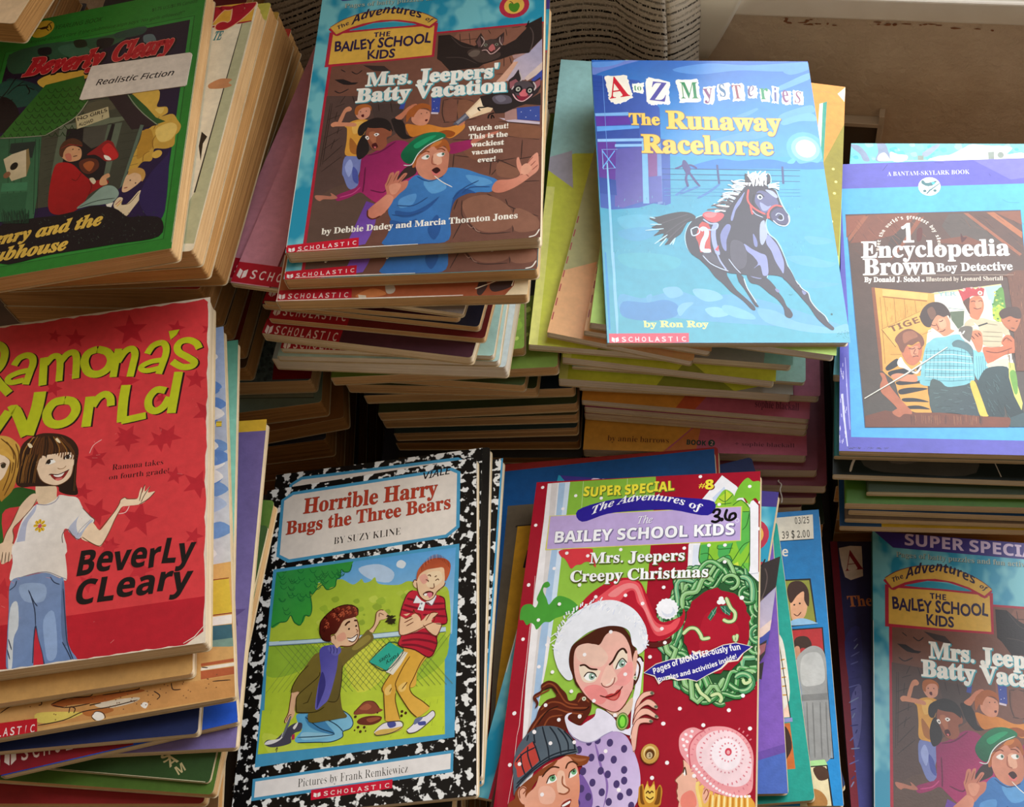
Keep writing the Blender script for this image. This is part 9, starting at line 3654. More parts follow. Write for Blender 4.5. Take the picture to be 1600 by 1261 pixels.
ART['GR'] = r"""
P 1c2620 0 0 592 0 0 712 -592 20
P 2a4048 442 100 150 0 0 250 -120 100
P 5a4438 462 360 130 -10 0 70 -110 30
Q b4cc60 358 802 12 -8 4 14 -10 5
Q 4a6a28 424 806 16 -8 4 16 -14 8
Q 4a6a28 364 756 20 -12 6 22 -18 10
Q 6a9034 444 802 12 -8 4 14 -12 6
Q 4a6a28 357 744 19 -11 5 21 -17 9
Q b4cc60 500 820 8 -5 2 9 -7 4
Q a4c454 304 835 17 -10 6 19 -16 9
Q 4a6a28 424 826 19 -11 5 21 -17 9
Q 6a9034 402 838 13 -8 5 15 -12 7
Q 6a9034 538 736 9 -5 3 10 -8 5
Q a4c454 364 820 17 -10 5 18 -15 9
Q b4cc60 410 843 14 -9 5 16 -14 8
Q 8ab040 455 807 19 -11 6 20 -16 10
Q 6a9034 532 866 16 -10 4 18 -14 8
Q b4cc60 488 770 14 -9 4 16 -13 7
Q b4cc60 451 826 10 -6 3 11 -9 5
Q 4a6a28 366 740 14 -8 4 15 -12 7
Q 6a9034 316 838 14 -7 3 14 -11 6
Q 8ab040 298 784 12 -7 4 13 -12 7
Q b4cc60 304 812 8 -6 3 9 -7 5
Q b4cc60 384 850 20 -12 6 22 -18 10
Q 8ab040 358 728 7 -5 3 9 -7 3
Q 4a6a28 460 727 10 -6 3 11 -9 5
Q a4c454 374 760 16 -9 4 17 -14 9
Q 4a6a28 380 862 18 -12 6 21 -16 9
Q b4cc60 398 848 12 -7 4 13 -12 7
Q b4cc60 482 738 20 -13 6 22 -18 10
Q a4c454 368 814 16 -10 6 18 -16 9
Q a4c454 414 760 11 -7 4 12 -10 6
Q 8ab040 295 782 15 -8 4 16 -13 8
Q a4c454 398 808 8 -6 4 10 -9 5
Q a4c454 422 821 12 -7 4 13 -11 6
Q 8ab040 498 725 9 -5 3 10 -8 4
Q b4cc60 562 759 13 -8 4 14 -12 7
Q a4c454 460 748 10 -6 3 11 -9 5
Q 8ab040 528 760 17 -10 5 20 -15 8
Q 6a9034 508 726 15 -8 4 15 -13 8
Q 6a9034 378 754 18 -10 5 19 -16 9
Q 8ab040 384 821 16 -9 4 16 -14 8
Q 6a9034 320 769 12 -7 3 13 -10 6
Q a4c454 414 846 10 -6 3 12 -9 4
Q a4c454 500 754 14 -9 4 17 -13 6
Q 6a9034 355 740 14 -8 5 15 -14 7
Q a4c454 380 843 15 -8 5 16 -14 7
Q b4cc60 387 842 8 -4 3 9 -8 4
Q a4c454 388 741 12 -7 3 13 -10 5
Q b4cc60 422 814 11 -6 3 12 -10 5
Q 8ab040 406 856 10 -6 3 10 -9 5
Q b4cc60 425 843 16 -9 4 17 -14 7
Q 6a9034 414 860 18 -11 6 21 -17 10
Q b4cc60 301 788 17 -10 5 19 -15 8
Q 8ab040 562 802 18 -12 6 20 -17 10
Q 6a9034 532 863 9 -5 3 10 -8 4
Q 6a9034 304 853 16 -9 5 18 -14 8
Q 8ab040 543 853 15 -9 4 16 -13 8
Q 6a9034 426 740 14 -8 4 15 -12 7
Q b4cc60 478 798 12 -7 4 14 -12 6
Q b4cc60 324 740 20 -11 6 21 -19 10
Q 6a9034 425 836 13 -8 3 14 -11 6
Q 6a9034 326 851 9 -5 3 9 -8 5
Q 8ab040 514 856 17 -11 5 20 -16 8
Q a4c454 428 805 13 -7 3 14 -10 6
Q 8ab040 361 812 14 -9 5 16 -13 7
Q 8ab040 424 835 8 -5 2 9 -6 3
Q 4a6a28 509 729 8 -5 3 9 -8 5
Q b4cc60 565 846 9 -5 2 9 -8 5
Q 4a6a28 429 745 9 -5 2 10 -8 3
Q 6a9034 473 808 12 -8 3 13 -10 7
Q 8ab040 568 784 10 -5 2 10 -8 4
Q 6a9034 492 778 9 -6 3 10 -8 4
"""

ART['PK'] = r"""
P c4808a 0 0 120 0 0 968 -120 0 G cf8c9c 0 0 0 968
P 6a1424 115 0 6 0 0 968 -6 0
P 4c4448 121 0 544 0 0 968 -544 0
P 8a2030 121 550 544 0 0 15 -544 0
P a89c90 121 570 544 0 0 20 -544 0
E d8a84c 500 1580 400 140 0
E 7a9890 500 1540 400 140 0
E c8b070 500 1500 400 140 0
E 5a8088 500 1460 400 140 0
E d0b060 500 1420 400 140 0
E e0b050 500 1340 380 140 0
Q b03048 140 750 40 -50 40 50 -20 80 -50 10
Q 9a2c40 150 800 50 -20 30 50 -50 50
P 7c7068 121 850 544 0 0 118 -544 0
T('by','serif','d8d0c8',(58,180),(68,180),6.0)
F('press_bar',0,179.5,62,179.5,62,192.9,0,192.9,'b01428')
"""

ART['H2'] = r"""
P d9a53a 258 -201 394 25 8 256 -104 -1 -225 17
P 9c1428 330 93 329 -15 1 6 -327 18
P b7b58e 632 86 29 -4 2 799 -85 -7 49 -162
L 2a2420 80 632 86 -5 626 2 212
M a81830 420 520 68 -12 -68 4 32 12 -34 20 6
T('ary','bi','a81428',(86.89,10.46),(130.58,14.36),20.77,{'off': 0.05,'outline': ('e8b48c',0.02)})
T('TE','bi','2a7a80',(111.05,28.69),(116.22,28.87),7.01,{'off': 0.02})
Q c88a5c 582 320 26 -16 21 0 19 6 -8 12 12 12 -22 7 -29 -1 -16 -5
P 2a2018 600 498 20 20 -7 24 7 61 -17 -53
"""

ART['P4'] = r"""
Q 5e7074 470 812 6 -4 4 9 -6 3
Q 3a4a50 456 797 8 -5 3 11 -7 3
Q 3a4a50 536 924 5 -3 3 7 -5 2
Q 5e7074 476 823 4 -2 2 6 -4 2
Q 3a4a50 524 801 8 -5 4 12 -8 4
Q 3a4a50 518 829 6 -4 2 8 -4 3
Q 5e7074 475 895 8 -5 5 12 -8 4
Q 3a4a50 478 874 4 -2 2 5 -4 2
Q 3a4a50 458 843 9 -5 4 12 -7 3
Q 3a4a50 532 882 6 -4 3 9 -6 3
Q 46585c 488 822 6 -3 2 8 -5 3
Q 667a7c 470 872 10 -7 5 15 -9 5
Q 46585c 508 820 9 -5 4 13 -7 3
Q 3a4a50 488 829 7 -5 5 12 -8 4
Q 5e7074 477 868 7 -5 4 11 -7 4
Q 5e7074 524 813 4 -1 2 5 -5 2
Q 46585c 489 892 10 -6 5 14 -9 4
Q 46585c 480 824 7 -4 3 10 -6 3
Q 3a4a50 479 808 11 -6 5 15 -10 5
Q 3a4a50 537 955 3 -2 2 5 -3 2
Q 46585c 478 820 9 -5 4 12 -7 4
Q 5e7074 478 827 6 -4 4 9 -7 3
Q 46585c 488 895 4 -3 2 6 -4 3
Q 3a4a50 492 872 6 -4 3 8 -6 3
Q 5e7074 545 893 7 -4 3 9 -6 3
Q 46585c 488 830 4 -2 2 5 -3 2
Q 46585c 525 896 11 -6 5 14 -9 5
Q 46585c 510 893 6 -3 3 8 -5 2
Q 667a7c 475 883 9 -5 4 12 -8 4
Q 667a7c 506 830 5 -4 3 7 -4 3
Q 5e7074 482 801 6 -4 4 9 -6 4
Q 5e7074 514 868 4 -3 3 7 -5 2
Q 5e7074 459 836 5 -3 3 8 -5 2
Q 3a4a50 523 866 5 -3 3 8 -5 2
Q 667a7c 482 948 8 -4 4 10 -7 4
Q 46585c 545 906 10 -6 5 14 -10 4
Q 5e7074 490 811 5 -3 3 7 -4 3
Q 3a4a50 496 905 9 -5 5 12 -9 4
Q 3a4a50 530 885 8 -5 4 12 -8 3
Q 3a4a50 488 861 7 -5 3 10 -6 4
Q 5e7074 545 908 5 -2 1 6 -3 1
Q 5e7074 518 842 10 -6 4 14 -8 4
Q 667a7c 518 874 6 -4 4 10 -6 2
Q 5e7074 529 833 3 -1 2 4 -3 2
Q 667a7c 478 940 4 -2 2 5 -4 2
Q 5e7074 535 889 10 -6 5 14 -9 4
Q 667a7c 481 896 9 -5 5 12 -9 5
Q 46585c 535 870 4 -2 2 6 -4 2
Q 5e7074 515 940 7 -5 4 10 -7 4
Q 46585c 454 807 10 -6 4 14 -8 5
Q 667a7c 483 853 4 -3 2 6 -4 2
Q 5e7074 504 926 6 -3 2 8 -5 2
Q 46585c 535 938 7 -3 3 8 -6 3
Q 667a7c 478 898 10 -6 4 14 -8 4
Q 5e7074 504 914 7 -4 3 10 -6 2
Q 46585c 528 950 7 -4 3 10 -6 3
Q 5e7074 517 824 10 -5 5 13 -10 5
Q 3a4a50 515 851 9 -6 5 14 -9 4
Q 46585c 520 946 8 -5 4 11 -7 4
Q 667a7c 504 816 4 -3 2 7 -4 2
Q 3a4a50 507 883 6 -4 3 9 -6 3
Q 46585c 501 923 10 -6 6 14 -9 5
Q 667a7c 522 898 5 -4 3 8 -6 3
Q 667a7c 528 892 10 -7 6 15 -10 4
Q 3a4a50 511 870 4 -2 3 5 -4 3
Q 5e7074 538 854 6 -4 3 10 -6 2
Q 3a4a50 522 900 5 -3 3 7 -5 3
Q 46585c 490 927 8 -5 4 11 -8 5
Q 3a4a50 475 902 10 -6 5 14 -9 4
Q 46585c 510 851 6 -3 3 7 -5 3
Q 46585c 513 883 9 -5 4 13 -8 4
Q 5e7074 538 931 10 -6 4 14 -9 4
Q 46585c 495 958 8 -5 4 12 -7 3
Q 667a7c 539 957 5 -3 1 6 -3 2
Q 3a4a50 525 920 9 -4 3 10 -7 4
Q 5e7074 538 912 10 -6 4 14 -9 3
Q 5e7074 542 914 5 -3 3 8 -5 3
Q 667a7c 524 886 8 -4 3 10 -7 3
Q 3a4a50 532 864 6 -4 4 9 -6 3
Q 5e7074 484 864 4 -2 2 5 -4 1
Q 3a4a50 534 873 8 -3 3 10 -7 3
Q 46585c 493 860 3 -2 2 5 -3 2
Q 3a4a50 515 955 9 -4 3 11 -7 3
Q 3a4a50 506 848 4 -2 2 6 -4 1
Q 46585c 508 902 6 -4 4 10 -7 3
Q 46585c 468 834 6 -3 2 8 -5 3
Q 3a4a50 487 926 8 -4 5 11 -8 3
Q 5e7074 458 835 8 -5 5 12 -8 4
Q 46585c 461 847 4 -3 3 6 -4 2
Q 5e7074 538 904 8 -4 4 10 -8 4
P 8c1016 536 870 132 5 2 87 -126 -1
"""

ART['P5'] = r"""
P 7d8270 292 641 345 171 2 136 -321 -46
L 2a2a20 70 474 915 3 -16
L 2a2a20 60 367 911 274 37 0 -79
"""

ART['IV'] = r"""
P b6d66e 0 0 665 0 0 922 -665 0
P e2923c 464 -19 206 11 -2 141 -60 160 -83 79
P 968a2c 608 293 60 -160 -6 471 -47 7 -87 -180
L c89048 50 561 30 59 -2 30 16 10 58
P e8d8b8 642 30 24 -30 -2 58
P f4f0d8 590 76 13 -6 3 208 -18 -90
P 3f9a86 600 71 12 -7 -3 229 -9 -14
D e4dc84 90 638 309 6 85 -5 98 -15 -76 23 -63
"""

ART['PE'] = r"""
P f2b67c 0 0 350 0 0 968 -350 0
P a8a066 0 0 350 0 0 560 -350 200 G b8b478 0 0 0 750
L c49058 40 65 0 0 968
L b02a30 110 4 568 0 24
L b02a30 110 4 615 0 25
L b02a30 110 4 662 0 26
L b02a30 110 4 710 0 25
L b02a30 110 4 758 0 24
L b02a30 110 4 805 0 25
L b02a30 110 4 852 0 26
L b02a30 110 4 900 0 25
L b02a30 110 4 948 0 24
T('by','serif','5a4838',(24,188.5),(34,188.5),7.0)
"""

ART['IB'] = r"""
P d6dc46 0 0 733 0 0 1047 -733 0
P 9ccccb 0 0 733 0 0 300 -658 70 -75 30 G a8d6d0 0 0 0 400
P b8b2c0 0 390 65 -30 15 140 -80 -60
P ecec80 0 500 25 0 0 547 -25 0
P 9aa23e 190 1047 90 -80 70 -120 150 120 -70 80
P a8a4a0 430 1047 70 -80 233 -70 0 150
P 98c8c0 663 947 70 -50 0 150 -80 0
"""

ART['IP'] = r"""
P d89438 0 0 656 0 0 957 -656 0
P c85c38 275 957 85 -150 90 0 -110 150
P b85c74 330 957 110 -160 216 0 0 160
T('sophie blackall','serif','6a3048',(100,186.38),(125.18,186.38),5.0)
"""

ART['IQ'] = r"""
P dca040 0 0 655 0 0 956 -655 0
P cf7048 238 954 97 -91 24 0 35 -21 18 26 -16 94
P c0607c 324 870 34 -28 339 -9 -37 134 -427 15 22 -42
P c0607c 335 870 373 -17 -48 114 -334 11
P d08048 238 964 92 -95 18 1 -16 95
T('by annie barrows','serif','7a4a2c',(14.14,184.92),(51.13,185.41),3.83,{'off': -0.006})
T('BOOK','sb','1c4a44',(61.06,185.91),(72.68,186.35),3.23,{'off': 0.02})
E 1c4a44 760 1846 40 46 0
T('2','sb','d8a0a0',(75.13,186.01),(77.0,186.08),2.68)
T('+ sophie blackall','serif','6a3448',(89.34,185.83),(124.12,186.07),2.68,{'off': -0.006})
"""

ART['TQ'] = r"""
P 7ac6d2 0 0 750 0 0 840 -750 0
Q 5cb8cc 298 48 18 -7 5 17 -13 5
Q 5cb8cc 408 50 10 -5 2 10 -8 3
Q 9cdcdc 438 6 13 -6 4 13 -11 3
Q 9cdcdc 173 6 11 -5 3 10 -9 3
Q 84cce0 188 11 18 -8 6 19 -14 5
Q 84cce0 60 54 8 -4 4 9 -8 3
Q 9cdcdc 40 0 18 -8 8 18 -16 6
Q 9cdcdc 374 62 10 -4 2 10 -7 2
Q 9cdcdc 128 64 14 -6 5 14 -11 4
Q 84cce0 72 66 10 -4 2 9 -7 2
Q 9cdcdc 131 24 9 -4 4 9 -8 2
Q 5cb8cc 113 22 18 -8 7 18 -16 6
Q 6ac4c0 284 46 8 -3 3 7 -7 2
Q 84cce0 396 30 12 -5 3 11 -9 4
Q 5cb8cc 221 10 10 -4 3 10 -8 4
Q 84cce0 462 21 12 -5 4 12 -10 4
Q 5cb8cc 166 38 8 -3 2 7 -6 2
Q 5cb8cc 341 40 20 -9 6 20 -16 6
Q 6ac4c0 365 60 20 -8 6 19 -16 6
Q 84cce0 242 59 10 -5 4 10 -8 4
Q 6ac4c0 32 51 18 -8 7 18 -15 5
Q 6ac4c0 -4 64 7 -3 3 9 -6 2
Q 6ac4c0 242 24 8 -4 4 8 -8 3
Q 6ac4c0 450 34 10 -4 4 10 -10 3
Q 6ac4c0 136 53 16 -6 5 15 -13 4
Q 84cce0 485 8 8 -2 2 6 -6 2
Q 6ac4c0 -8 50 11 -5 5 12 -9 3
Q 5cb8cc 212 28 8 -4 2 7 -6 3
Q 9cdcdc 388 20 10 -4 2 10 -7 2
Q 84cce0 302 52 8 -4 3 8 -7 2
Q 9cdcdc 169 3 13 -5 4 12 -10 4
Q 84cce0 212 66 19 -8 6 18 -15 6
Q 6ac4c0 467 43 11 -4 3 11 -9 3
Q 84cce0 127 26 9 -3 3 8 -7 3
Q 84cce0 398 34 10 -4 2 9 -7 3
Q 6ac4c0 421 10 13 -6 4 14 -10 3
Q 5cb8cc 8 54 12 -5 5 12 -9 3
Q 6ac4c0 367 22 17 -6 4 15 -13 5
Q 6ac4c0 405 16 20 -9 6 20 -16 5
Q 5cb8cc 465 20 9 -4 4 9 -8 3
Q 6ac4c0 223 51 11 -5 4 12 -10 2
Q 6ac4c0 217 54 15 -6 6 15 -12 5
Q 84cce0 158 43 16 -8 6 17 -14 5
Q 84cce0 159 56 19 -8 6 18 -15 6
Q 9cdcdc 475 62 13 -7 4 14 -11 3
Q 6ac4c0 78 24 20 -8 6 18 -15 6
Q 9cdcdc 333 46 17 -6 5 16 -14 4
Q 84cce0 296 62 14 -7 4 14 -12 4
Q 6ac4c0 134 37 18 -8 7 19 -15 4
Q 84cce0 347 0 9 -4 3 9 -7 3
Q 9cdcdc 298 10 18 -7 5 17 -13 5
Q 9cdcdc 301 1 14 -5 4 12 -11 4
Q 9cdcdc 63 60 9 -3 2 8 -6 3
Q 6ac4c0 226 36 13 -6 5 13 -10 3
Q 9cdcdc 174 40 15 -6 5 15 -12 4
Q 6ac4c0 346 24 12 -6 3 12 -9 3
Q 6ac4c0 415 56 16 -7 5 15 -12 5
Q 6ac4c0 469 34 11 -4 3 10 -9 3
Q 6ac4c0 258 21 15 -6 5 15 -12 4
Q 6ac4c0 396 26 18 -8 6 18 -15 5
Q 8c98b0 -2 4 25 5 23 29 12 32 -18 0 -12 -27 -22 -23
Q 8c98b0 76 -1 22 0 11 29 9 42 -42 0 5 -36
Q 9aa4b4 208 38 40 -35 8 7 -34 42
Q c8c8e4 82 48 17 -12 15 22 4 12 -35 0
Q f0f8f6 291 42 33 -24 24 -15 52 5 34 0 26 9 -14 24 41 -6 13 31 -257 2 6 -16 21 -5
Q ecf6f4 116 34 22 9 28 5 -6 22 -38 0
P 8c948c 195 48 17 0 1 21 -17 0
P 8c948c 393 32 17 -1 0 30 -16 1
E 8c948c 856 88 35 49 0
L b4ece8 80 -22 72 112 -2 156 -4
"""

ART['GN'] = r"""
P 16201c 0 0 684 0 0 990 -684 0
Q 4c4a44 70 840 130 -20 130 40 30 110 -160 10 -120 -20
Q 6a645c 110 880 90 -20 40 70 -90 20
M dcd4c8 130 45 980 10 -36 25 -34 50 -30
M 101412 220 220 870 80 50 120 20
L d0c8bc 90 400 920 20 60
P 2f6a26 560 870 50 0 0 120 -50 0
P c8c0b0 615 910 15 0 5 60 -15 4
P 7a7468 630 914 20 0 5 50 -15 6
P dcd4c6 460 890 15 0 0 30 -15 0
P dcd4c6 482 890 15 0 0 30 -15 0
P dcd4c6 504 890 15 0 0 30 -15 0
P dcd4c6 526 890 15 0 0 30 -15 0
"""

ART['YB'] = r"""
P 1c4a7a 0 0 110 0 0 986 -110 0
"""

ART['DS'] = r"""
P 8ea4c8 0 0 665 0 0 700 -665 0 G d0cfcc 0 150 0 550
Q 5f86c0 580 191 40 -15 30 30 -46 15
Q 5f86c0 562 398 40 -16 30 30 -44 16
Q e4e0d8 571 39 40 -15 30 30 -45 15
Q 7094c4 595 488 40 -14 30 30 -45 14
Q 7094c4 600 368 40 -16 30 30 -45 16
Q 5f86c0 564 376 40 -15 30 30 -44 15
Q e4e0d8 588 412 40 -14 30 30 -45 14
Q 5f86c0 597 238 40 -15 30 30 -45 15
Q 5f86c0 573 286 40 -16 30 30 -45 16
Q e4e0d8 578 84 40 -14 30 29 -46 15
Q a8b8d0 590 530 40 -15 30 30 -45 15
Q 5f86c0 602 398 40 -14 30 30 -44 14
Q a8b8d0 596 604 40 -14 30 30 -44 14
Q 7094c4 602 602 40 -14 30 30 -46 14
Q 5f86c0 586 180 40 -14 30 30 -44 14
Q 7094c4 570 399 40 -15 30 30 -45 15
Q 5f86c0 580 456 40 -15 30 30 -45 15
Q a8b8d0 561 446 40 -15 30 30 -45 15
Q e4e0d8 591 266 40 -15 30 30 -45 15
Q a8b8d0 562 158 40 -14 30 30 -45 14
Q 5f86c0 564 132 40 -14 30 30 -44 14
Q e4e0d8 583 451 40 -15 30 30 -45 15
Q e4e0d8 574 360 40 -15 29 30 -45 15
Q e4e0d8 562 660 40 -15 30 30 -46 15
Q 5f86c0 564 402 40 -15 30 30 -44 15
Q 7094c4 560 305 40 -15 30 30 -45 15
P d8b83c 572 740 87 2 5 88 -94 -3
L 8a3420 90 572 738 87 4
L 8a3420 90 570 828 94 4
P efe8dc 570 832 94 4 -1 22 -93 -5
P 3a6470 570 853 93 7 1 34 -94 -4
P 7a9888 570 890 94 4 1 21 -95 -7
P d0a060 -350 742 1016 174 14 129 -978 22
P b05a34 589 943 76 1 2 8 -78 -2
P b05a34 588 961 77 3 1 18 -78 -1
P e8dcc8 589 952 77 2 0 8 -78 -2
P dcb474 -318 944 555 31 431 9 2 50 -976 -14 G c88e50 124 940 130 1023
Q a85c28 244 978 30 -6 58 3 38 1 69 2 19 7 -52 4 -44 5 -66 -6 -36 0
Q d8c8b0 348 995 58 -1 41 4 -11 9 -51 4 -30 -6
Q e0c860 212 993 70 9 37 10 -51 10 -50 -6
Q b06830 319 1008 59 2 7 10 -51 2
M 3a2418 50 144 957 40 -4 42 0
M 3a2418 50 244 978 37 -8 51 5 8 -10
M 3a2418 50 248 981 34 11 51 0
M 3a2418 50 216 1022 60 -2 43 -12 59 0 65 -5
M 3a2418 50 359 995 -26 1 15 -1
M 3a2418 50 362 977 44 1 37 0 3 -3
M 3a2418 50 127 978 21 -11 18 -1
M 3a2418 50 218 953 4 20 -7 2
M 3a2418 50 286 1006 3 -14 11 6 -3 10
M 3a2418 50 590 952 15 4
M 3a2418 50 615 990 41 4
M 3a2418 50 480 989 14 13 -7 8
M 3a2418 50 520 977 4 16 18 3
Q f0e8dc 340 1023 8 -9 15 6 4 12 -15 3
Q f0e8dc 450 1017 8 -6 9 5 -6 10
M 3a2418 35 338 1023 10 -10 17 7 4 13 -17 3 -14 -12
D 7a5030 30 548 980 -96 34 -74 -4 -33 -32 23 10 186 30 -298 -14 124 3 245 -31 -205 10 126 -2 -142 6 7 29 195 -24 -210 7 82 -4 30 0 -41 -2 -128 -14 261 21 -105 -16 -23 32 40 -37 47 19 -97 17 -210 -16 184 3 -94 13 59 -16 202 -20 -311 -7 256 37 -134 -34 -139 13 348 15 -343 -18 -96 16 320 -26 -112 30 -196 -33 232 27 177 -19 -140 4 99 18 -162 -30 66 37 -212 4 137 -22 37 2 11 16
F('press_bar',6.0,199.3,42.7,201.0,43.2,209.1,6.8,207.8,'c01424')
P e8c83c 638 298 15 2 -1 16 -14 -2
L 2a2420 50 638 300 15 3
L 2a2420 50 638 314 14 2
"""

ART['LZ'] = r"""
P 3f7a66 0 0 665 0 0 250 -665 50 G 7fbfae 0 0 0 300
M 4a9a8c 100 595 120 20 15 15 25
M 4a9a8c 60 600 150 15 -10 25 -10
M 4a9a8c 50 605 110 25 -5 10 -15
D 4a9a8c 80 625 180
M 4a9a8c 100 495 120 20 15 15 25
M 4a9a8c 60 500 150 15 -10 25 -10
M 4a9a8c 50 505 110 25 -5 10 -15
D 4a9a8c 80 525 180
M 4a9a8c 100 595 215 20 15 15 25
M 4a9a8c 60 600 245 15 -10 25 -10
M 4a9a8c 50 605 205 25 -5 10 -15
D 4a9a8c 80 625 275
M 4a9a8c 100 495 215 20 15 15 25
M 4a9a8c 60 500 245 15 -10 25 -10
M 4a9a8c 50 505 205 25 -5 10 -15
D 4a9a8c 80 525 275
M 4a9a8c 100 595 310 20 15 15 25
M 4a9a8c 60 600 340 15 -10 25 -10
M 4a9a8c 50 605 300 25 -5 10 -15
D 4a9a8c 80 625 370
M 4a9a8c 100 495 310 20 15 15 25
M 4a9a8c 60 500 340 15 -10 25 -10
M 4a9a8c 50 505 300 25 -5 10 -15
D 4a9a8c 80 525 370
M 4a9a8c 100 595 405 20 15 15 25
M 4a9a8c 60 600 435 15 -10 25 -10
M 4a9a8c 50 605 395 25 -5 10 -15
D 4a9a8c 80 625 465
M 4a9a8c 100 495 405 20 15 15 25
M 4a9a8c 60 500 435 15 -10 25 -10
M 4a9a8c 50 505 395 25 -5 10 -15
D 4a9a8c 80 525 465
M 4a9a8c 100 595 500 20 15 15 25
M 4a9a8c 60 600 530 15 -10 25 -10
M 4a9a8c 50 605 490 25 -5 10 -15
D 4a9a8c 80 625 560
M 4a9a8c 100 495 500 20 15 15 25
M 4a9a8c 60 500 530 15 -10 25 -10
M 4a9a8c 50 505 490 25 -5 10 -15
D 4a9a8c 80 525 560
M 4a9a8c 100 595 595 20 15 15 25
M 4a9a8c 60 600 625 15 -10 25 -10
M 4a9a8c 50 605 585 25 -5 10 -15
D 4a9a8c 80 625 655
M 4a9a8c 100 495 595 20 15 15 25
M 4a9a8c 60 500 625 15 -10 25 -10
M 4a9a8c 50 505 585 25 -5 10 -15
D 4a9a8c 80 525 655
M 4a9a8c 100 595 690 20 15 15 25
M 4a9a8c 60 600 720 15 -10 25 -10
M 4a9a8c 50 605 680 25 -5 10 -15
D 4a9a8c 80 625 750
M 4a9a8c 100 495 690 20 15 15 25
M 4a9a8c 60 500 720 15 -10 25 -10
M 4a9a8c 50 505 680 25 -5 10 -15
D 4a9a8c 80 525 750
M 4a9a8c 100 595 785 20 15 15 25
M 4a9a8c 60 600 815 15 -10 25 -10
M 4a9a8c 50 605 775 25 -5 10 -15
D 4a9a8c 80 625 845
M 4a9a8c 100 495 785 20 15 15 25
M 4a9a8c 60 500 815 15 -10 25 -10
M 4a9a8c 50 505 775 25 -5 10 -15
D 4a9a8c 80 525 845
M 4a9a8c 100 595 880 20 15 15 25
M 4a9a8c 60 600 910 15 -10 25 -10
M 4a9a8c 50 605 870 25 -5 10 -15
D 4a9a8c 80 625 940
M 4a9a8c 100 495 880 20 15 15 25
M 4a9a8c 60 500 910 15 -10 25 -10
M 4a9a8c 50 505 870 25 -5 10 -15
D 4a9a8c 80 525 940
"""

ART['BL'] = r"""
P 1d7a34 354 20 186 0 0 210 -186 0
P 5a1a3c 354 0 200 0 0 20 -200 0
P 4a2c84 354 230 200 0 0 120 -200 0
P 1e4cb8 100 638 454 0 0 200 -454 0 G 2458c8 200 0 554 0
F('press_bar',0,149.72024066012972,62,149.72024066012972,62,167.12024066012972,0,167.12024066012972,'8a1424')
"""

ART['PU'] = r"""
P c8a02c 0 0 665 0 0 35 -665 0
P 67578c 0 35 665 0 0 841 -665 0 G 786aa0 0 100 0 876
P 5a4a80 620 510 10 27 28 1 -23 17 8 27 -23 -16 -24 16 9 -27 -23 -17 28 -1
P 5a4a80 620 670 7 20 21 0 -16 13 6 21 -18 -12 -18 12 6 -21 -16 -12 21 -1
P 5a4a80 620 755 10 30 33 1 -26 19 9 31 -26 -18 -26 18 9 -31 -26 -19 33 -1
"""

ART['MA'] = r"""
T('M','sb','c0b080',(117.17,127.97),(120.82,124.61),4.36,{'off': 0.0})
T('A','sb','c0b080',(112.42,124.71),(116.07,121.33),4.4,{'off': 0.0})
T('S','sb','c0b080',(108.88,123.16),(112.53,119.77),4.42,{'off': 0.0})
L c8b898 60 10 648 645 0
"""

ART['VP'] = r"""
P 7450a8 0 0 665 0 0 590 -215 60 -450 100 G 8058b4 0 0 0 650
P 4a68b8 0 750 450 -80 215 -60 0 97 -665 0
"""

ART['TG'] = r"""
P f0c8b0 588 211 39 7 8 318 -53 0
P b83858 588 214 37 6 5 144 -30 4
Q e8c08c 610 224 17 10 5 58 -11 39 -13 -25
Q e8b898 612 274 15 -7 1 24 -12 15 -8 -5
Q e4dccc 605 329 30 -5 7 64 -6 107 -44 18
L c89030 120 605 392 33 -4
L c89030 120 607 414 30 -3
L c89030 120 609 436 27 -2
L c89030 120 610 458 24 -1
L c89030 120 612 479 21 1
P c86a2c 580 553 51 -3 -1 112 -56 0
Q 3a2418 592 565 29 -5 7 52 -32 40 -14 -23
L 1a2420 50 627 218 7 320 -60 -2
P 8a8cc0 570 537 68 1 0 10 -68 0
"""

ART['PT'] = r"""
P 1268a0 0 0 665 0 0 784 -665 0 G 1a8cd0 0 0 0 450
T('the','sb','d8d0c0',(105.15,26.23),(115.6,26.63),5.58)
P 141414 553 200 77 1 7 128 -77 5
P 8a8c34 552 204 74 2 8 119 -74 4
Q dba27c 574 260 7 -24 27 -7 10 33 -8 41 -20 19 -15 -12
Q 3a2014 568 234 10 -24 27 -2 17 26 -2 45 -10 -17 0 -25 -18 11 -17 20
Q 8cb8d8 565 329 15 -15 26 -2 28 12 0 4
M 5a2a1c 50 581 298 9 6 10 -10
D 1a1010 50 584 273 14 -3
P 141414 545 340 106 -2 1 336 -91 3
P b02a2c 545 344 103 -3 0 107 -94 3
P 8c9ca8 554 444 96 -4 0 232 -88 2
Q 3a2418 577 374 11 -13 22 1 10 18 -5 15 -21 -3 -16 18
Q c88c6c 578 390 11 -2 1 22 -12 8
Q a4a4a0 580 421 19 -23 24 -11 22 11 7 34 -3 84 -5 157 -69 0 13 -85 0 -90 -10 -46 G 8e8e8c 575 452 651 494
Q b8b8b4 592 422 26 -18 24 12 3 62 -30 14 -26 -8
P 7a7a78 587 514 63 -3 -1 17 -63 2
M 70706e 60 598 533 -2 70 -1 67
M 70706e 60 612 534 -2 70 -2 67
M 70706e 60 630 534 -3 70 -2 67
M 70706e 60 644 534 -3 70 -1 68
P a8d890 568 680 62 -5 6 13 -62 4
P 141414 567 692 69 -4 7 118 -77 7
P e4d4a8 567 695 66 -4 6 115 -73 7
Q 4a2c18 602 696 27 -3 8 25 -24 6
Q b07a3c 591 745 27 7 11 28 -29 26 -18 -27
"""

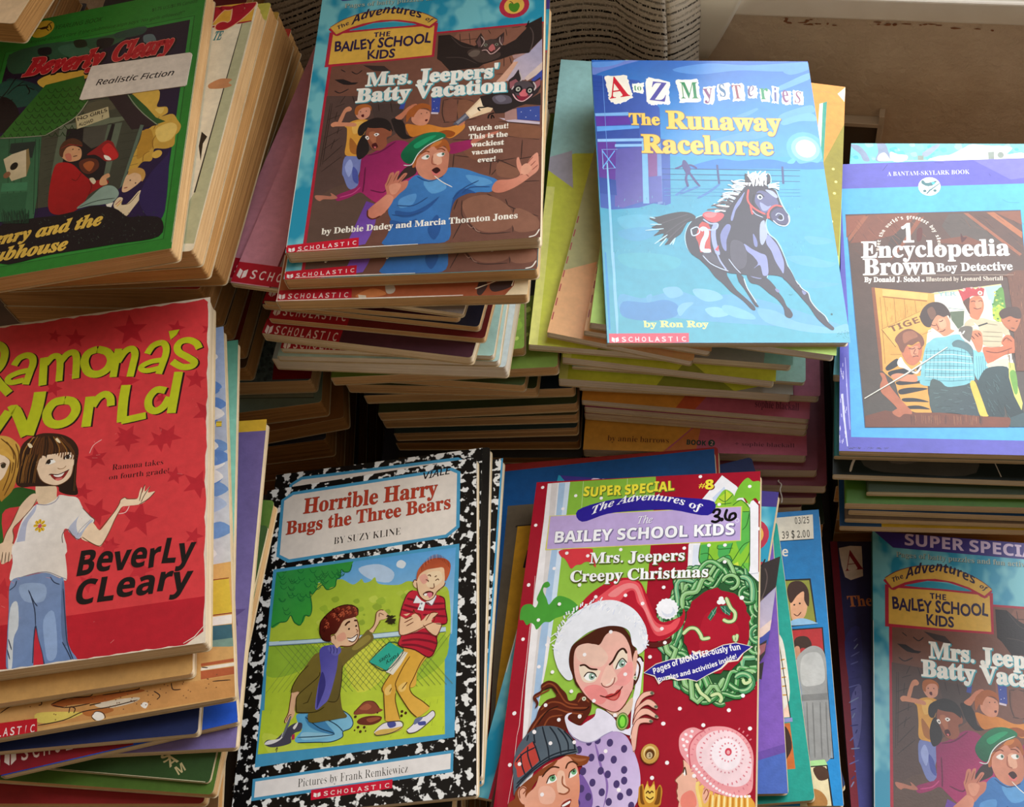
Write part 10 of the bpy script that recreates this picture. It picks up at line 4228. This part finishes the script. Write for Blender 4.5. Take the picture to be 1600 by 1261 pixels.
ART['BF'] = r"""
P 155a9c 0 0 635 0 0 932 -635 0 G 0d4274 0 150 635 0
P 6b5c48 20 120 677 18 -73 1103 -673 -9 45 -602
P 2c2418 50 188 642 16 -3 55 -644 -65
P e0a020 53 192 639 12 -68 1037 -627 -8 17 -561
L 8a2a20 60 0 -6 621 20
T('$1.75','mono','c8d4e0',(0.11,33.46),(0.88,18.68),1.87)
P 12100c 85 272 7 0 -10 56 -8 -1
"""

ART['AZ'] = r"""
P 20203c 0 0 665 0 0 833 -665 0 G 4a4a9c 0 300 0 833
P 6a1428 0 0 22 0 0 833 -22 0 G 8c1830 0 0 0 833
P d8c8b8 26 23 36 -8 36 1 -4 103 -39 14 -17 -10 -8 -40 -3 -34
T('A','serif','8a1420',(8.01,20.67),(19.86,19.13),13.97,{'off': -0.01})
T('The','serif','d08050',(7.97,44.46),(23.18,43.44),7.01,{'off': 0.01})
Q 3c3c84 20 336 48 -48 -2 140 -34 92
Q 6a6ab0 24 521 34 -47 -12 135 -21 53
M 6a70b8 70 48 335 11 -10
M 8c9cc8 70 46 360 14 -17
M 6a70b8 70 35 384 27 -16
M 6a70b8 70 32 409 24 -10
M 34347c 70 35 433 8 -3
M 34347c 70 21 457 37 -10
M 6a70b8 70 21 481 33 -11
M 34347c 70 39 504 1 -12
M 8c9cc8 70 18 528 30 -17
M 34347c 70 20 552 18 -8
M 8c9cc8 70 24 574 9 -15
M 34347c 70 16 598 24 -4
M 34347c 70 30 620 6 -12
M 6a70b8 70 12 643 16 -17
M 8c9cc8 70 13 666 25 -3
M 6a70b8 70 18 688 3 -1
M 6a70b8 70 5 711 28 -13
M 6a70b8 70 18 732 4 -2
M 34347c 70 7 755 11 -11
M 8c9cc8 70 4 777 10 -16
"""

ART['HB'] = r"""
P 241c1c 0 0 520 0 0 280 -520 0
P c89484 150 0 200 0 -40 280 -190 0
P 6a2024 350 0 170 0 0 280 -210 0
"""
ART['HN'] = '\n'.join(l for l in ART['HH'].split('\n') if 'VIALE' not in l)   # the same cover without the pencilled name
STICKERS = {}
STICKERS['HE'] = ([(69.8, 51.3), (70.3, 50.4), (127.9, 54.8), (129.2, 56.0), (129.5, 57.1), (128.7, 80.0), (127.6, 80.8), (68.5, 76.5), (66.8, 75.4), (66.9, 74.4)], 'dccdbc', r"""
T('Realistic Fiction','si','1c1418',(74.69,66.67),(120.55,70.83),4.31,{'off': 0.014,'jit': 0.3})
""")
STICKERS['PT'] = ([(103.9, 3.6), (129.7, 3.0), (129.2, 17.5), (104.0, 17.4)], 'cfc6b4', r"""
T('03/25','mono','3a342c',(119.82,7.94),(127.86,8.05),3.57,{'off': 0.01})
T('39 $ 2.00','mono','3a342c',(112.5,16.25),(127.6,16.35),3.88,{'off': 0.01})
""")

# ---------------------------------------------------------------- the books
# width, height, thickness, location (mm), rotation, cover, pages, art, finish, what it looks like (a full label, or the look and its place in the pile)
ORD = ['top', 'second', 'third', 'fourth', 'fifth', 'sixth', 'seventh', 'eighth', 'ninth', 'tenth', 'eleventh', 'twelfth', 'thirteenth', 'fourteenth', 'fifteenth', 'sixteenth', 'seventeenth', 'eighteenth', 'nineteenth', 'twentieth', 'twenty-first', 'twenty-second', 'twenty-third', 'twenty-fourth']
PILES = [
    ('the clubhouse book', [
        (133,193.5,11,(-313.5,443.0,346.0),(-0.021,-0.035,0.075),'2f7d32','d9b888','HE','satin','=green paperback with a clubhouse picture and a white sticker,upper left'),
        (133,180.8,13,(-297.7,451.6,332.9),(-0.016,-0.035,-0.042),'e8dcc0','d9b888','H2','matte','cream paperback with red lettering ending in ry'),
        (133,192.8,13,(-298.2,461.3,319.3),(-0.014,-0.033,-0.055),'c9bf52','c59a62',None,'matte','pale paperback with a yellow edge line'),
        (133,184,27,(-300.3,475.4,291.5),(-0.013,-0.032,-0.081),'b08a3c','c59a62',None,'matte','thick tan-paged paperback'),
        (133,202.3,20,(-309.6,487.0,270.7),(-0.01,-0.03,-0.131),'b23a2a','c59a62',None,'matte','thick tan-paged paperback with a red top corner'),
        (133,202.9,18,(-312.1,489.0,252.2),(-0.01,-0.028,-0.126),'7a5a34','c59a62',None,'matte','thick brown-paged paperback'),
        (133,198.5,14,(-312.8,486.7,237.8),(-0.01,-0.026,-0.113),'4a3324','c59a62',None,'matte','thick brown-paged paperback with a dark cover'),
        (133,199.3,14,(-312.3,482.0,223.4),(-0.01,-0.024,-0.09),'8c2a1e','c59a62',None,'matte','brown paperback'),
        (133,196.2,14,(-312.2,474.4,209.1),(-0.009,-0.022,-0.091),'5a4630','c59a62',None,'matte','brown paperback'),
        (133,193.5,14,(-281.1,468.1,195.3),(-0.009,-0.02,-0.05),'54686a','d9b888','P4','matte','thick tan-paged paperback with a red corner block'),
        (133,193.5,17,(-289.2,453.8,177.8),(-0.01,-0.017,0.066),'6f8072','c59a62','P5','matte','thick paperback with a dull teal bordered cover'),
        (133,193.5,14,(-285.9,447.7,163.5),(-0.01,-0.015,0.131),'8a5a2e','c59a62',None,'matte','thick dark tan-paged paperback'),
    ]),
    ('the upper bat book', [
        (132.9,193.6,9,(-134.7,475.7,309.3),(0.026,0.025,-0.005),'3f8f96','f1e2c4','BV','satin','=teal-bordered paperback with bats and a child in a blue shirt,upper centre'),
        (133.3,193.9,9,(-135.2,464.5,299.6),(0.024,0.024,-0.028),'3f8f96','d9b888','BV','satin','=second bat-cover paperback in its pile,only a blue shirt strip and label showing'),
        (133.4,194.0,8.5,(-140.5,457.0,290.6),(0.022,0.023,-0.04),'8c4a28','d9b888','PL','matte','worn paperback with orange planks'),
        (133,193.5,4.5,(-155.6,463.1,286.2),(0.017,0.025,-0.227),'c9848c','f1e2c4','PK','matte','=pink-spined paperback with maroon line and plates,tucked left of the upper bat book'),
        (133,193.5,4.5,(-167.9,472.0,281.6),(0.016,0.024,-0.222),'c9848c','f1e2c4','PK','matte','=second pink-spined paperback,further left,showing only a plain pink strip'),
        (110.6,167.4,4.5,(-156.9,450.1,276.1),(0.016,0.021,-0.175),'5c1c20','d9b888','DK','matte','thin maroon paperback'),
        (124.4,183.5,5,(-150.2,456.9,270.6),(0.014,0.02,-0.194),'2a2a3c','d9b888','SC','matte','thin dark navy paperback'),
        (123.4,182.4,5,(-149.0,451.7,265.1),(0.014,0.019,-0.18),'6a1c1c','d9b888','SC','matte','thin maroon paperback with a red label'),
        (121.6,180.2,8,(-153.6,443.3,256.6),(0.012,0.017,-0.203),'4a2430','f1e2c4','SC','matte','plum paperback with a red label'),
        (121.4,180.0,5,(-152.4,444.8,251.2),(0.013,0.015,-0.111),'a9cfc4','f4efe4','SC','matte','pale teal paperback'),
        (127.1,186.6,6,(-154.1,447.3,244.9),(0.012,0.013,-0.099),'b4d2cc','f4efe4',None,'matte','pale teal paperback'),
        (135.7,196.6,12,(-153.6,453.6,232.5),(0.01,0.012,-0.113),'c9d6d6','f4efe4',None,'matte','pale grey paperback'),
        (118.4,176.5,8,(-149.7,455.3,224.1),(0.01,0.01,0.015),'7a9a3c','d9b888','GR','matte','leafy green paperback'),
        (132.1,192.4,9,(-136.0,456.8,214.6),(0.009,0.009,-0.015),'6f8a34','d9b888','GR','matte','leafy green paperback'),
        (99.5,169.2,8,(-128.3,445.4,206.0),(0.007,0.008,-0.148),'3c4a24','d9b888',None,'matte','dark green paperback'),
        (114.7,172.2,10,(-134.7,448.1,195.7),(0.006,0.007,-0.096),'33401f','d9b888',None,'matte','dark green paperback'),
        (126.5,186.0,10,(-125.9,456.8,185.3),(0.005,0.005,-0.028),'182430','d9b888',None,'matte','dark navy paperback'),
        (120.7,179.2,10,(-123.7,448.0,174.9),(0.004,0.004,-0.013),'2e3a1f','d9b888',None,'matte','dark green paperback'),
        (119.6,177.8,10,(-122.4,446.7,164.5),(0.002,0.003,-0.033),'3a3a20','d9b888',None,'matte','dark olive paperback'),
        (113.5,170.8,10,(-120.9,439.9,154.1),(0.001,0.001,-0.03),'1c3030','d9b888',None,'matte','dark teal paperback'),
        (114.9,172.4,10,(-119.2,438.1,143.8),(-0.0,-0.0,-0.056),'3a2a1a','c59a62',None,'matte','dark brown paperback'),
        (116.2,174.0,8,(-118.6,433.7,135.5),(-0.0,-0.0,-0.061),'22201c','c59a62',None,'matte','dark paperback'),
        (115.9,173.6,8,(-118.8,426.7,127.2),(-0.0,-0.0,-0.058),'22201c','c59a62',None,'matte','dark paperback'),
    ]),
    ('the racehorse book', [
        (130.5,190.9,5,(20.5,449.6,248.4),(0.112,0.184,0.043),'3c8fd6','f4efe4','RR','gloss','=glossy blue paperback with a galloping dark horse,top right of centre'),
        (133,184.4,7,(26.2,451.6,239.0),(0.075,0.185,-0.122),'b9d36c','f4efe4','IV','matte','lime green and orange paperback'),
        (70,193.5,6,(-3.9,458.4,237.1),(0.062,0.174,-0.167),'f0b878','f4efe4','PE','satin','slim peach paperback'),
        (82,193.5,6,(-15.1,458.2,230.9),(0.049,0.162,-0.215),'f0b878','f4efe4','PE','satin','wide peach paperback with dashed red edging'),
        (146.6,209.4,7,(-5.4,467.9,221.3),(0.063,0.14,-0.084),'d9dc4a','f4efe4','IB','satin','yellow paperback with a teal-topped spine'),
        (119.4,177.7,8,(1.1,447.7,209.1),(0.051,0.129,-0.132),'c2bd48','f4efe4','IB','satin','olive paperback'),
        (131.7,192.0,4,(9.4,457.2,203.1),(0.05,0.113,-0.091),'a8d4cc','f4efe4',None,'matte','pale teal paperback'),
        (132.6,193.1,9.2,(1.5,453.1,192.8),(0.043,0.099,-0.096),'c8b83c','f4efe4','IB','satin','yellow and olive paperback'),
        (137.9,199.2,7.2,(13.9,459.3,183.2),(0.038,0.084,-0.081),'b2607a','f4efe4',None,'matte','pink paperback'),
        (131.2,191.4,6.2,(14.9,447.3,174.9),(0.029,0.071,-0.128),'d07a5a','f4efe4','IP','matte','orange and pink paperback'),
        (130.4,190.4,7.2,(15.4,446.7,166.2),(0.023,0.057,-0.13),'b2607a','f4efe4',None,'matte','pink paperback'),
        (131.0,191.1,8.2,(15.0,447.8,156.6),(0.017,0.043,-0.132),'b2607a','f4efe4',None,'matte','pink paperback'),
        (131.0,191.2,9.2,(8.4,432.5,145.9),(0.013,0.028,-0.079),'d9a03c','f4efe4','IQ','matte','=orange and pink paperback with its author line showing,thirteenth under the racehorse book'),
        (128.9,188.8,9.2,(14.5,425.3,135.1),(0.007,0.014,-0.068),'8c4658','f4efe4',None,'matte','dark pink paperback'),
        (129.3,189.2,9.2,(21.0,420.1,124.6),(-0.0,-0.0,-0.083),'8c4658','f4efe4',None,'matte','dark pink paperback'),
        (124.4,183.5,9.2,(14.8,412.9,115.1),(-0.0,-0.0,-0.054),'7a3c4c','f4efe4',None,'matte','dark pink paperback'),
        (117.4,175.3,9.2,(7.5,405.9,105.6),(-0.0,-0.0,-0.023),'6a3040','f4efe4',None,'matte','dark red paperback'),
    ]),
    ('the detective book', [
        (135.0,196.4,5,(155.1,389.5,214.5),(0.001,-0.054,-0.12),'79bfe8','f1e2c4','EN','satin','=light-blue paperback with a brown picture of three boys,at the right edge'),
        (150,168,7,(167.9,419.8,207.5),(0.003,-0.051,-0.175),'8fd3dc','f4efe4','TQ','matte','=large pale turquoise book sticking out behind the detective book'),
        (133,181.9,4,(151.7,386.6,202.3),(0.001,-0.049,-0.118),'1f6a6a','f1e2c4',None,'matte','dark teal paperback'),
        (136.8,197.9,6,(153.8,385.0,196.0),(0.001,-0.046,-0.124),'1c3a28','f4efe4','GN','matte','dark green paperback with a pale curved line'),
        (123.2,182.1,5,(161.0,371.2,190.8),(-0.0,-0.043,-0.1),'2a3a20','f4efe4',None,'matte','slim white-paged paperback'),
        (131.8,192.1,7,(155.0,372.2,183.1),(-0.0,-0.041,-0.103),'446e20','f1e2c4',None,'matte','bright green paperback'),
        (131.0,191.1,6,(157.7,370.3,176.7),(0.0,-0.038,-0.112),'1c4a7a','f1e2c4',None,'matte','deep blue paperback'),
        (134.1,194.7,5,(156.9,370.7,171.1),(-0.0,-0.035,-0.103),'7a6a5c','f1e2c4',None,'matte','grey-brown paperback'),
        (136.2,197.2,6,(154.5,370.8,164.6),(-0.001,-0.032,-0.092),'c9a830','f1e2c4','YB','matte','blue paperback with a yellow panel'),
    ]),
    ('the starry red book', [
        (133.0,193.5,11,(-300.1,262.6,293.7),(0.008,0.089,0.146),'d23a40','f1e2c4','RA','satin','=red paperback with stars,lime title and a waving girl,left edge'),
        (133,170,6,(-307.4,239.5,287.8),(0.009,0.084,0.158),'c99a5a','f1e2c4',None,'matte','sandy paperback'),
        (133,207.1,6,(-293.6,247.6,279.9),(0.01,0.08,0.177),'d9a860','f1e2c4','DS','matte','sky-and-desert paperback with a red label'),
        (133,193.5,4.5,(-293.4,252.1,274.8),(0.006,0.076,0.127),'7fc0ae','f1e2c4','LZ','matte','pale teal paperback with lizards'),
        (133,193.5,5.5,(-304.1,234.3,269.5),(0.003,0.072,0.089),'1c2a5a','f1e2c4',None,'matte','navy blue paperback'),
        (110.9,167.7,5.5,(-286.4,220.1,262.2),(0.012,0.066,0.226),'1c3a9a','f1e2c4','BL','matte','blue paperback with green and red label'),
        (133,175.2,6,(-286.1,224.8,255.6),(-0.0,0.063,0.049),'6a5a90','f1e2c4','PU','matte','purple paperback'),
        (133,130,2,(-288.6,196.2,253.3),(-0.008,0.058,-0.082),'2c4a20','f1e2c4','MA','matte','thin green booklet with slanted letters'),
        (133,150,8,(-288.1,200.5,244.7),(-0.006,0.053,-0.065),'4a6a24','d9b888','SC','matte','olive green paperback with a red label'),
        (133,193.5,7,(-300.2,215.9,237.6),(-0.003,0.049,-0.0),'8a1a1e','d9b888','SC','matte','dark red-labelled paperback'),
        (133,193.5,7,(-315.2,210.8,230.7),(0.001,0.045,0.07),'b0702c','c59a62',None,'matte','orange-brown paperback'),
        (133,193.5,8,(-308.4,206.0,221.7),(0.002,0.04,0.105),'6a4a2a','c59a62',None,'matte','brown paperback'),
    ]),
    ('the marbled books', [
        (128.5,188.0,5,(-178.5,218.8,192.8),(-0.044,-0.116,0.052),'181818','f4efe4','HH','gloss','=black-and-white marbled paperback with two cartoon boys by a fence,foremost copy'),
        (133,187.3,5,(-177.2,230.3,186.7),(-0.038,-0.112,0.021),'181818','f4efe4','HN','gloss','=second marbled paperback,peeking out above and right of the foremost copy'),
        (133,183.4,5,(-174.5,230.0,181.3),(-0.031,-0.107,-0.023),'181818','f4efe4','HM','matte','=third marbled paperback with blue corner,lowest of the marbled copies'),
        (133,193.5,8,(-192.3,218.7,171.2),(-0.032,-0.101,0.003),'2a2420','d9b888',None,'matte','dark grey paperback'),
        (133,193.5,8,(-194.4,218.7,162.4),(-0.035,-0.093,0.056),'3a2418','d9b888',None,'matte','dark brown paperback'),
    ]),
    ('the santa book', [
        (126.3,183.8,5.5,(-34.1,211.6,191.1),(-0.059,-0.162,-0.086),'a8182c','f1e2c4','CH','gloss','=red and green paperback with a woman in a santa hat,bottom centre'),
        (125.8,185.2,5,(-36.0,210.5,184.9),(-0.034,-0.16,-0.223),'3f8f96','f1e2c4','BV','satin','=teal bat-cover paperback lying skewed directly under the santa book'),
        (133,141.4,3.5,(-28.0,202.2,182.1),(-0.061,-0.143,-0.028),'6a4aa0','f1e2c4','VP','matte','purple paperback'),
        (133,147.6,4,(-20.4,198.8,178.3),(-0.066,-0.131,0.035),'1a9a8a','f1e2c4','TG','matte','teal-green paperback with small framed pictures'),
        (133,156.8,5,(-2.4,205.8,174.1),(-0.054,-0.127,-0.03),'1a80c0','f1e2c4','PT','matte','=blue paperback with a price sticker and a figure in a trench coat'),
        (127.0,186.5,5,(-50.2,238.0,160.5),(-0.054,-0.118,-0.002),'1a5a9a','c59a62','BF','matte','=blue paperback with nested brown and yellow frames,left of the santa book'),
        (131.3,191.5,6,(-52.4,241.5,153.3),(-0.047,-0.111,-0.029),'9a2a24','f1e2c4',None,'matte','red-edged paperback'),
        (133,193.5,7,(-15.3,223.8,150.2),(-0.063,-0.093,0.163),'24305a','d9b888',None,'matte','navy paperback'),
        (133,193.5,7,(-22.4,182.9,143.3),(-0.044,-0.094,0.004),'2a1a4a','d9b888',None,'matte','dark purple paperback'),
        (133,193.5,8,(-34.2,211.7,132.0),(-0.034,-0.088,-0.067),'1c1c24','d9b888',None,'matte','dark paperback'),
    ]),
    ('the lower bat book', [
        (132.8,193.6,8,(165.4,221.2,45.3),(0.009,0.043,-0.121),'3f8f96','d9b888','BV','satin','=teal-bordered bat-cover paperback cut by the bottom right edge of the picture'),
        (133,166.6,8,(148.2,236.9,37.7),(0.012,0.04,-0.038),'2a2a50','f1e2c4','AZ','matte','=dark blue paperback with a torn-paper letter A,under the lower bat book'),
        (133,193.5,8,(165.4,221.2,28.4),(0.011,0.038,-0.052),'5a1420','f1e2c4',None,'matte','dark paperback'),
    ]),
    ('the thick corner book', [
        (133,150,14,(-388.4,579.1,376.0),(-0.0,-0.0,-0.244),'e9c9a0','c59a62',None,'matte','=thick tan-paged book,only its corner in the upper left of the picture'),
    ]),
    ('the small dark book', [
        (104,56,8,(-322.0,652.0,272.0),(-0.0,-0.0,-0.052),'241c1c','c59a62','HB','matte','=small dark,pink and red book,just behind the top of the green clubhouse book'),
    ]),
]
for pile, rows in PILES:
    for n, (W, H, T, loc, rot, cov, pg, art, fin, look) in enumerate(rows):
        o = make_book(W, H, T, cov, cov, pg, ART.get(art), fin)
        o.location = [c * .001 for c in loc]
        o.rotation_euler = rot
        label = look[1:] if look[0] == '=' else '%s, %s in the pile under %s' % (look, ORD[n], pile)
        tag(o, label, 'book', 'paperbacks stacked under ' + pile)
        if art in STICKERS:
            pts, col, items = STICKERS[art]
            sticker(o, T, W, H, pts, col, items, 'paper_sticker')
# thick old books low in each pile, which carry the ones in view: width, height, thickness, location, turn, cover
for pile, rows in [
    ('the clubhouse book', [
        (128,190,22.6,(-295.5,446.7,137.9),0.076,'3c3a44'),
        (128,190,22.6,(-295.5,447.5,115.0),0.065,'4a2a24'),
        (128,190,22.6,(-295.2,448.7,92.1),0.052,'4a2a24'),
        (128,190,22.6,(-293.8,447.4,69.2),0.069,'2c3438'),
        (128,190,22.6,(-292.9,449.5,46.3),0.058,'2c3438'),
        (128,190,22.6,(-293.1,446.9,23.4),0.048,'2a3a2c'),
        (128,190,22.6,(-292.0,446.9,0.5),0.059,'3a2c22'),
    ]),
    ('the upper bat book', [
        (128,190,20.7,(-132.5,446.6,105.3),-0.02,'3c3a44'),
        (128,190,20.7,(-134.7,447.5,84.3),-0.034,'2c3438'),
        (128,190,20.7,(-132.2,448.4,63.3),-0.039,'3a2c22'),
        (128,190,20.7,(-132.3,445.9,42.3),-0.021,'2c3438'),
        (128,190,20.7,(-134.0,448.0,21.3),-0.024,'2a3a2c'),
        (128,190,20.7,(-132.1,448.0,0.3),-0.032,'3c3a44'),
    ]),
    ('the racehorse book', [
        (128,190,20.6,(13.0,404.4,83.9),0.001,'2a3a2c'),
        (128,190,20.6,(11.0,405.9,63.0),-0.024,'2c3438'),
        (128,190,20.6,(10.6,407.4,42.1),-0.019,'2a3a2c'),
        (128,190,20.6,(11.7,405.5,21.2),-0.008,'3c3a44'),
        (128,190,20.6,(10.2,406.9,0.3),-0.003,'3a2c22'),
    ]),
    ('the detective book', [
        (128,190,22.7,(159.8,434.5,138.3),-0.056,'2c3438'),
        (128,190,22.7,(158.2,434.6,115.3),-0.041,'3c3a44'),
        (128,190,22.7,(159.9,434.7,92.3),-0.036,'2c3438'),
        (128,190,22.7,(157.7,432.2,69.3),-0.06,'2a3a2c'),
        (128,190,22.7,(158.3,431.6,46.3),-0.033,'4a2a24'),
        (128,190,22.7,(158.7,432.7,23.3),-0.034,'3a2c22'),
        (128,190,22.7,(161.4,433.6,0.3),-0.056,'2a3a2c'),
    ]),
    ('the starry red book', [
        (128,190,21.5,(-341.6,204.2,196.2),0.059,'4a2a24'),
        (128,190,21.5,(-342.9,206.3,174.4),0.058,'3c3a44'),
        (128,190,21.5,(-342.3,206.2,152.6),0.042,'2a3a2c'),
        (128,190,21.5,(-342.4,204.5,130.8),0.052,'3c3a44'),
        (128,190,21.5,(-341.3,205.6,109.0),0.036,'4a2a24'),
        (128,190,21.5,(-342.3,204.8,87.2),0.061,'2a3a2c'),
        (128,190,21.5,(-342.9,207.6,65.4),0.049,'2c3438'),
        (128,190,21.5,(-343.0,205.4,43.6),0.052,'3a2c22'),
        (128,190,21.5,(-342.2,207.7,21.8),0.055,'3a2c22'),
        (128,190,21.5,(-341.4,207.8,-0.0),0.064,'3c3a44'),
    ]),
    ('the marbled books', [
        (128,190,21.5,(-199.1,220.0,130.7),0.019,'2a3a2c'),
        (128,190,21.5,(-200.4,218.1,108.9),0.019,'4a2a24'),
        (128,190,21.5,(-201.1,219.2,87.1),0.031,'4a2a24'),
        (128,190,21.5,(-201.9,218.5,65.3),0.024,'2c3438'),
        (128,190,21.5,(-202.0,217.4,43.5),0.028,'2a3a2c'),
        (128,190,21.5,(-200.7,219.4,21.7),0.022,'3a2c22'),
        (128,190,21.5,(-198.6,217.7,-0.1),0.015,'3a2c22'),
    ]),
    ('the santa book', [
        (128,190,20.0,(-35.1,211.0,101.4),-0.043,'2a3a2c'),
        (128,190,20.0,(-32.5,210.2,81.1),-0.036,'4a2a24'),
        (128,190,20.0,(-33.6,213.2,60.8),-0.016,'3a2c22'),
        (128,190,20.0,(-34.1,213.2,40.5),-0.049,'3a2c22'),
        (128,190,20.0,(-33.9,210.4,20.2),-0.024,'3c3a44'),
        (128,190,20.0,(-34.1,209.7,-0.1),-0.049,'3c3a44'),
    ]),
    ('the lower bat book', [
        (128,190,23.4,(165.1,222.6,0.1),-0.035,'3a2c22'),
    ]),
    ('the thick corner book', [
        (60,80,21.8,(-434.8,623.2,353.0),-0.115,'2a3a2c'),
        (60,80,21.8,(-435.2,623.6,331.0),-0.113,'4a2a24'),
        (60,80,21.8,(-433.3,624.2,308.8),-0.134,'4a2a24'),
        (60,80,21.8,(-434.7,625.6,286.8),-0.12,'3a2c22'),
        (60,80,21.8,(-436.4,623.5,264.6),-0.113,'3c3a44'),
        (60,80,21.8,(-433.7,624.4,242.6),-0.116,'3c3a44'),
        (60,80,21.8,(-433.7,624.3,220.4),-0.12,'3c3a44'),
        (60,80,21.8,(-433.8,623.4,198.4),-0.116,'3a2c22'),
        (60,80,21.8,(-433.3,624.1,176.2),-0.139,'2a3a2c'),
        (60,80,21.8,(-434.3,625.6,154.2),-0.117,'2c3438'),
        (60,80,21.8,(-434.9,623.6,132.0),-0.115,'2a3a2c'),
        (60,80,21.8,(-436.1,625.6,109.9),-0.109,'3a2c22'),
        (60,80,21.8,(-435.9,622.6,87.8),-0.108,'3c3a44'),
        (60,80,21.8,(-434.8,623.2,65.7),-0.126,'2a3a2c'),
        (60,80,21.8,(-435.8,624.1,43.6),-0.117,'2a3a2c'),
        (60,80,21.8,(-433.6,622.2,21.5),-0.111,'2c3438'),
        (60,80,21.8,(-434.7,624.4,-0.6),-0.13,'4a2a24'),
    ]),
    ('the small dark book', [
        (80,44,22.3,(-314.5,652.8,248.6),-0.025,'2c3438'),
        (80,44,22.3,(-315.5,655.6,226.0),-0.013,'3a2c22'),
        (80,44,22.3,(-317.5,654.5,203.4),-0.012,'3c3a44'),
        (80,44,22.3,(-316.3,654.9,180.8),-0.018,'2c3438'),
        (80,44,22.3,(-316.2,654.6,158.2),-0.02,'3c3a44'),
        (80,44,22.3,(-315.4,654.3,135.5),-0.019,'2c3438'),
        (80,44,22.3,(-316.0,653.3,113.0),-0.028,'2c3438'),
        (80,44,22.3,(-317.2,652.6,90.4),-0.043,'3c3a44'),
        (80,44,22.3,(-314.6,656.0,67.8),-0.035,'3a2c22'),
        (80,44,22.3,(-317.2,654.4,45.2),-0.027,'2c3438'),
        (80,44,22.3,(-314.7,652.8,22.5),-0.013,'4a2a24'),
        (80,44,22.3,(-314.8,655.2,-0.1),-0.012,'4a2a24'),
    ]),
]:
    for W, H, T, loc, rz, cov in rows:
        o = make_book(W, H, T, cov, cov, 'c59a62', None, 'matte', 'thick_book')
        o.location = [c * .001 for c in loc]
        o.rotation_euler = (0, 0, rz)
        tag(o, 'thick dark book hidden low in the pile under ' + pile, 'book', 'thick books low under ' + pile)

# a loose thread hanging between two of the piles
def thread(pts, rad):
    V, F = [], []
    P = [Vector(p) for p in smooth_pts(pts, False)]
    for i, p in enumerate(P):
        d = (P[min(i + 1, len(P) - 1)] - P[max(i - 1, 0)]).normalized()
        a = d.orthogonal().normalized()
        b = d.cross(a)
        V += [p + (a * math.cos(t) + b * math.sin(t)) * rad for t in (0, 1.05, 2.09, 3.14, 4.19, 5.24)]
        if i:
            F += [((i - 1) * 6 + k, (i - 1) * 6 + (k + 1) % 6, i * 6 + (k + 1) % 6, i * 6 + k) for k in range(6)]
    return mesh_obj('loose_thread', V, F, plain('white_thread', 'f4efe8', .8, .2), None, True)
tag(thread([(0.05161, 0.341, 0.13515), (0.05214, 0.337, 0.13114), (0.05142, 0.333, 0.13058), (0.05178, 0.329, 0.13161), (0.04982, 0.325, 0.13465), (0.0512, 0.321, 0.1382), (0.05008, 0.317, 0.13875), (0.05089, 0.313, 0.13659), (0.05011, 0.309, 0.13805)], .0004), 'thin white thread hanging in the gap right of the santa book', 'thread')
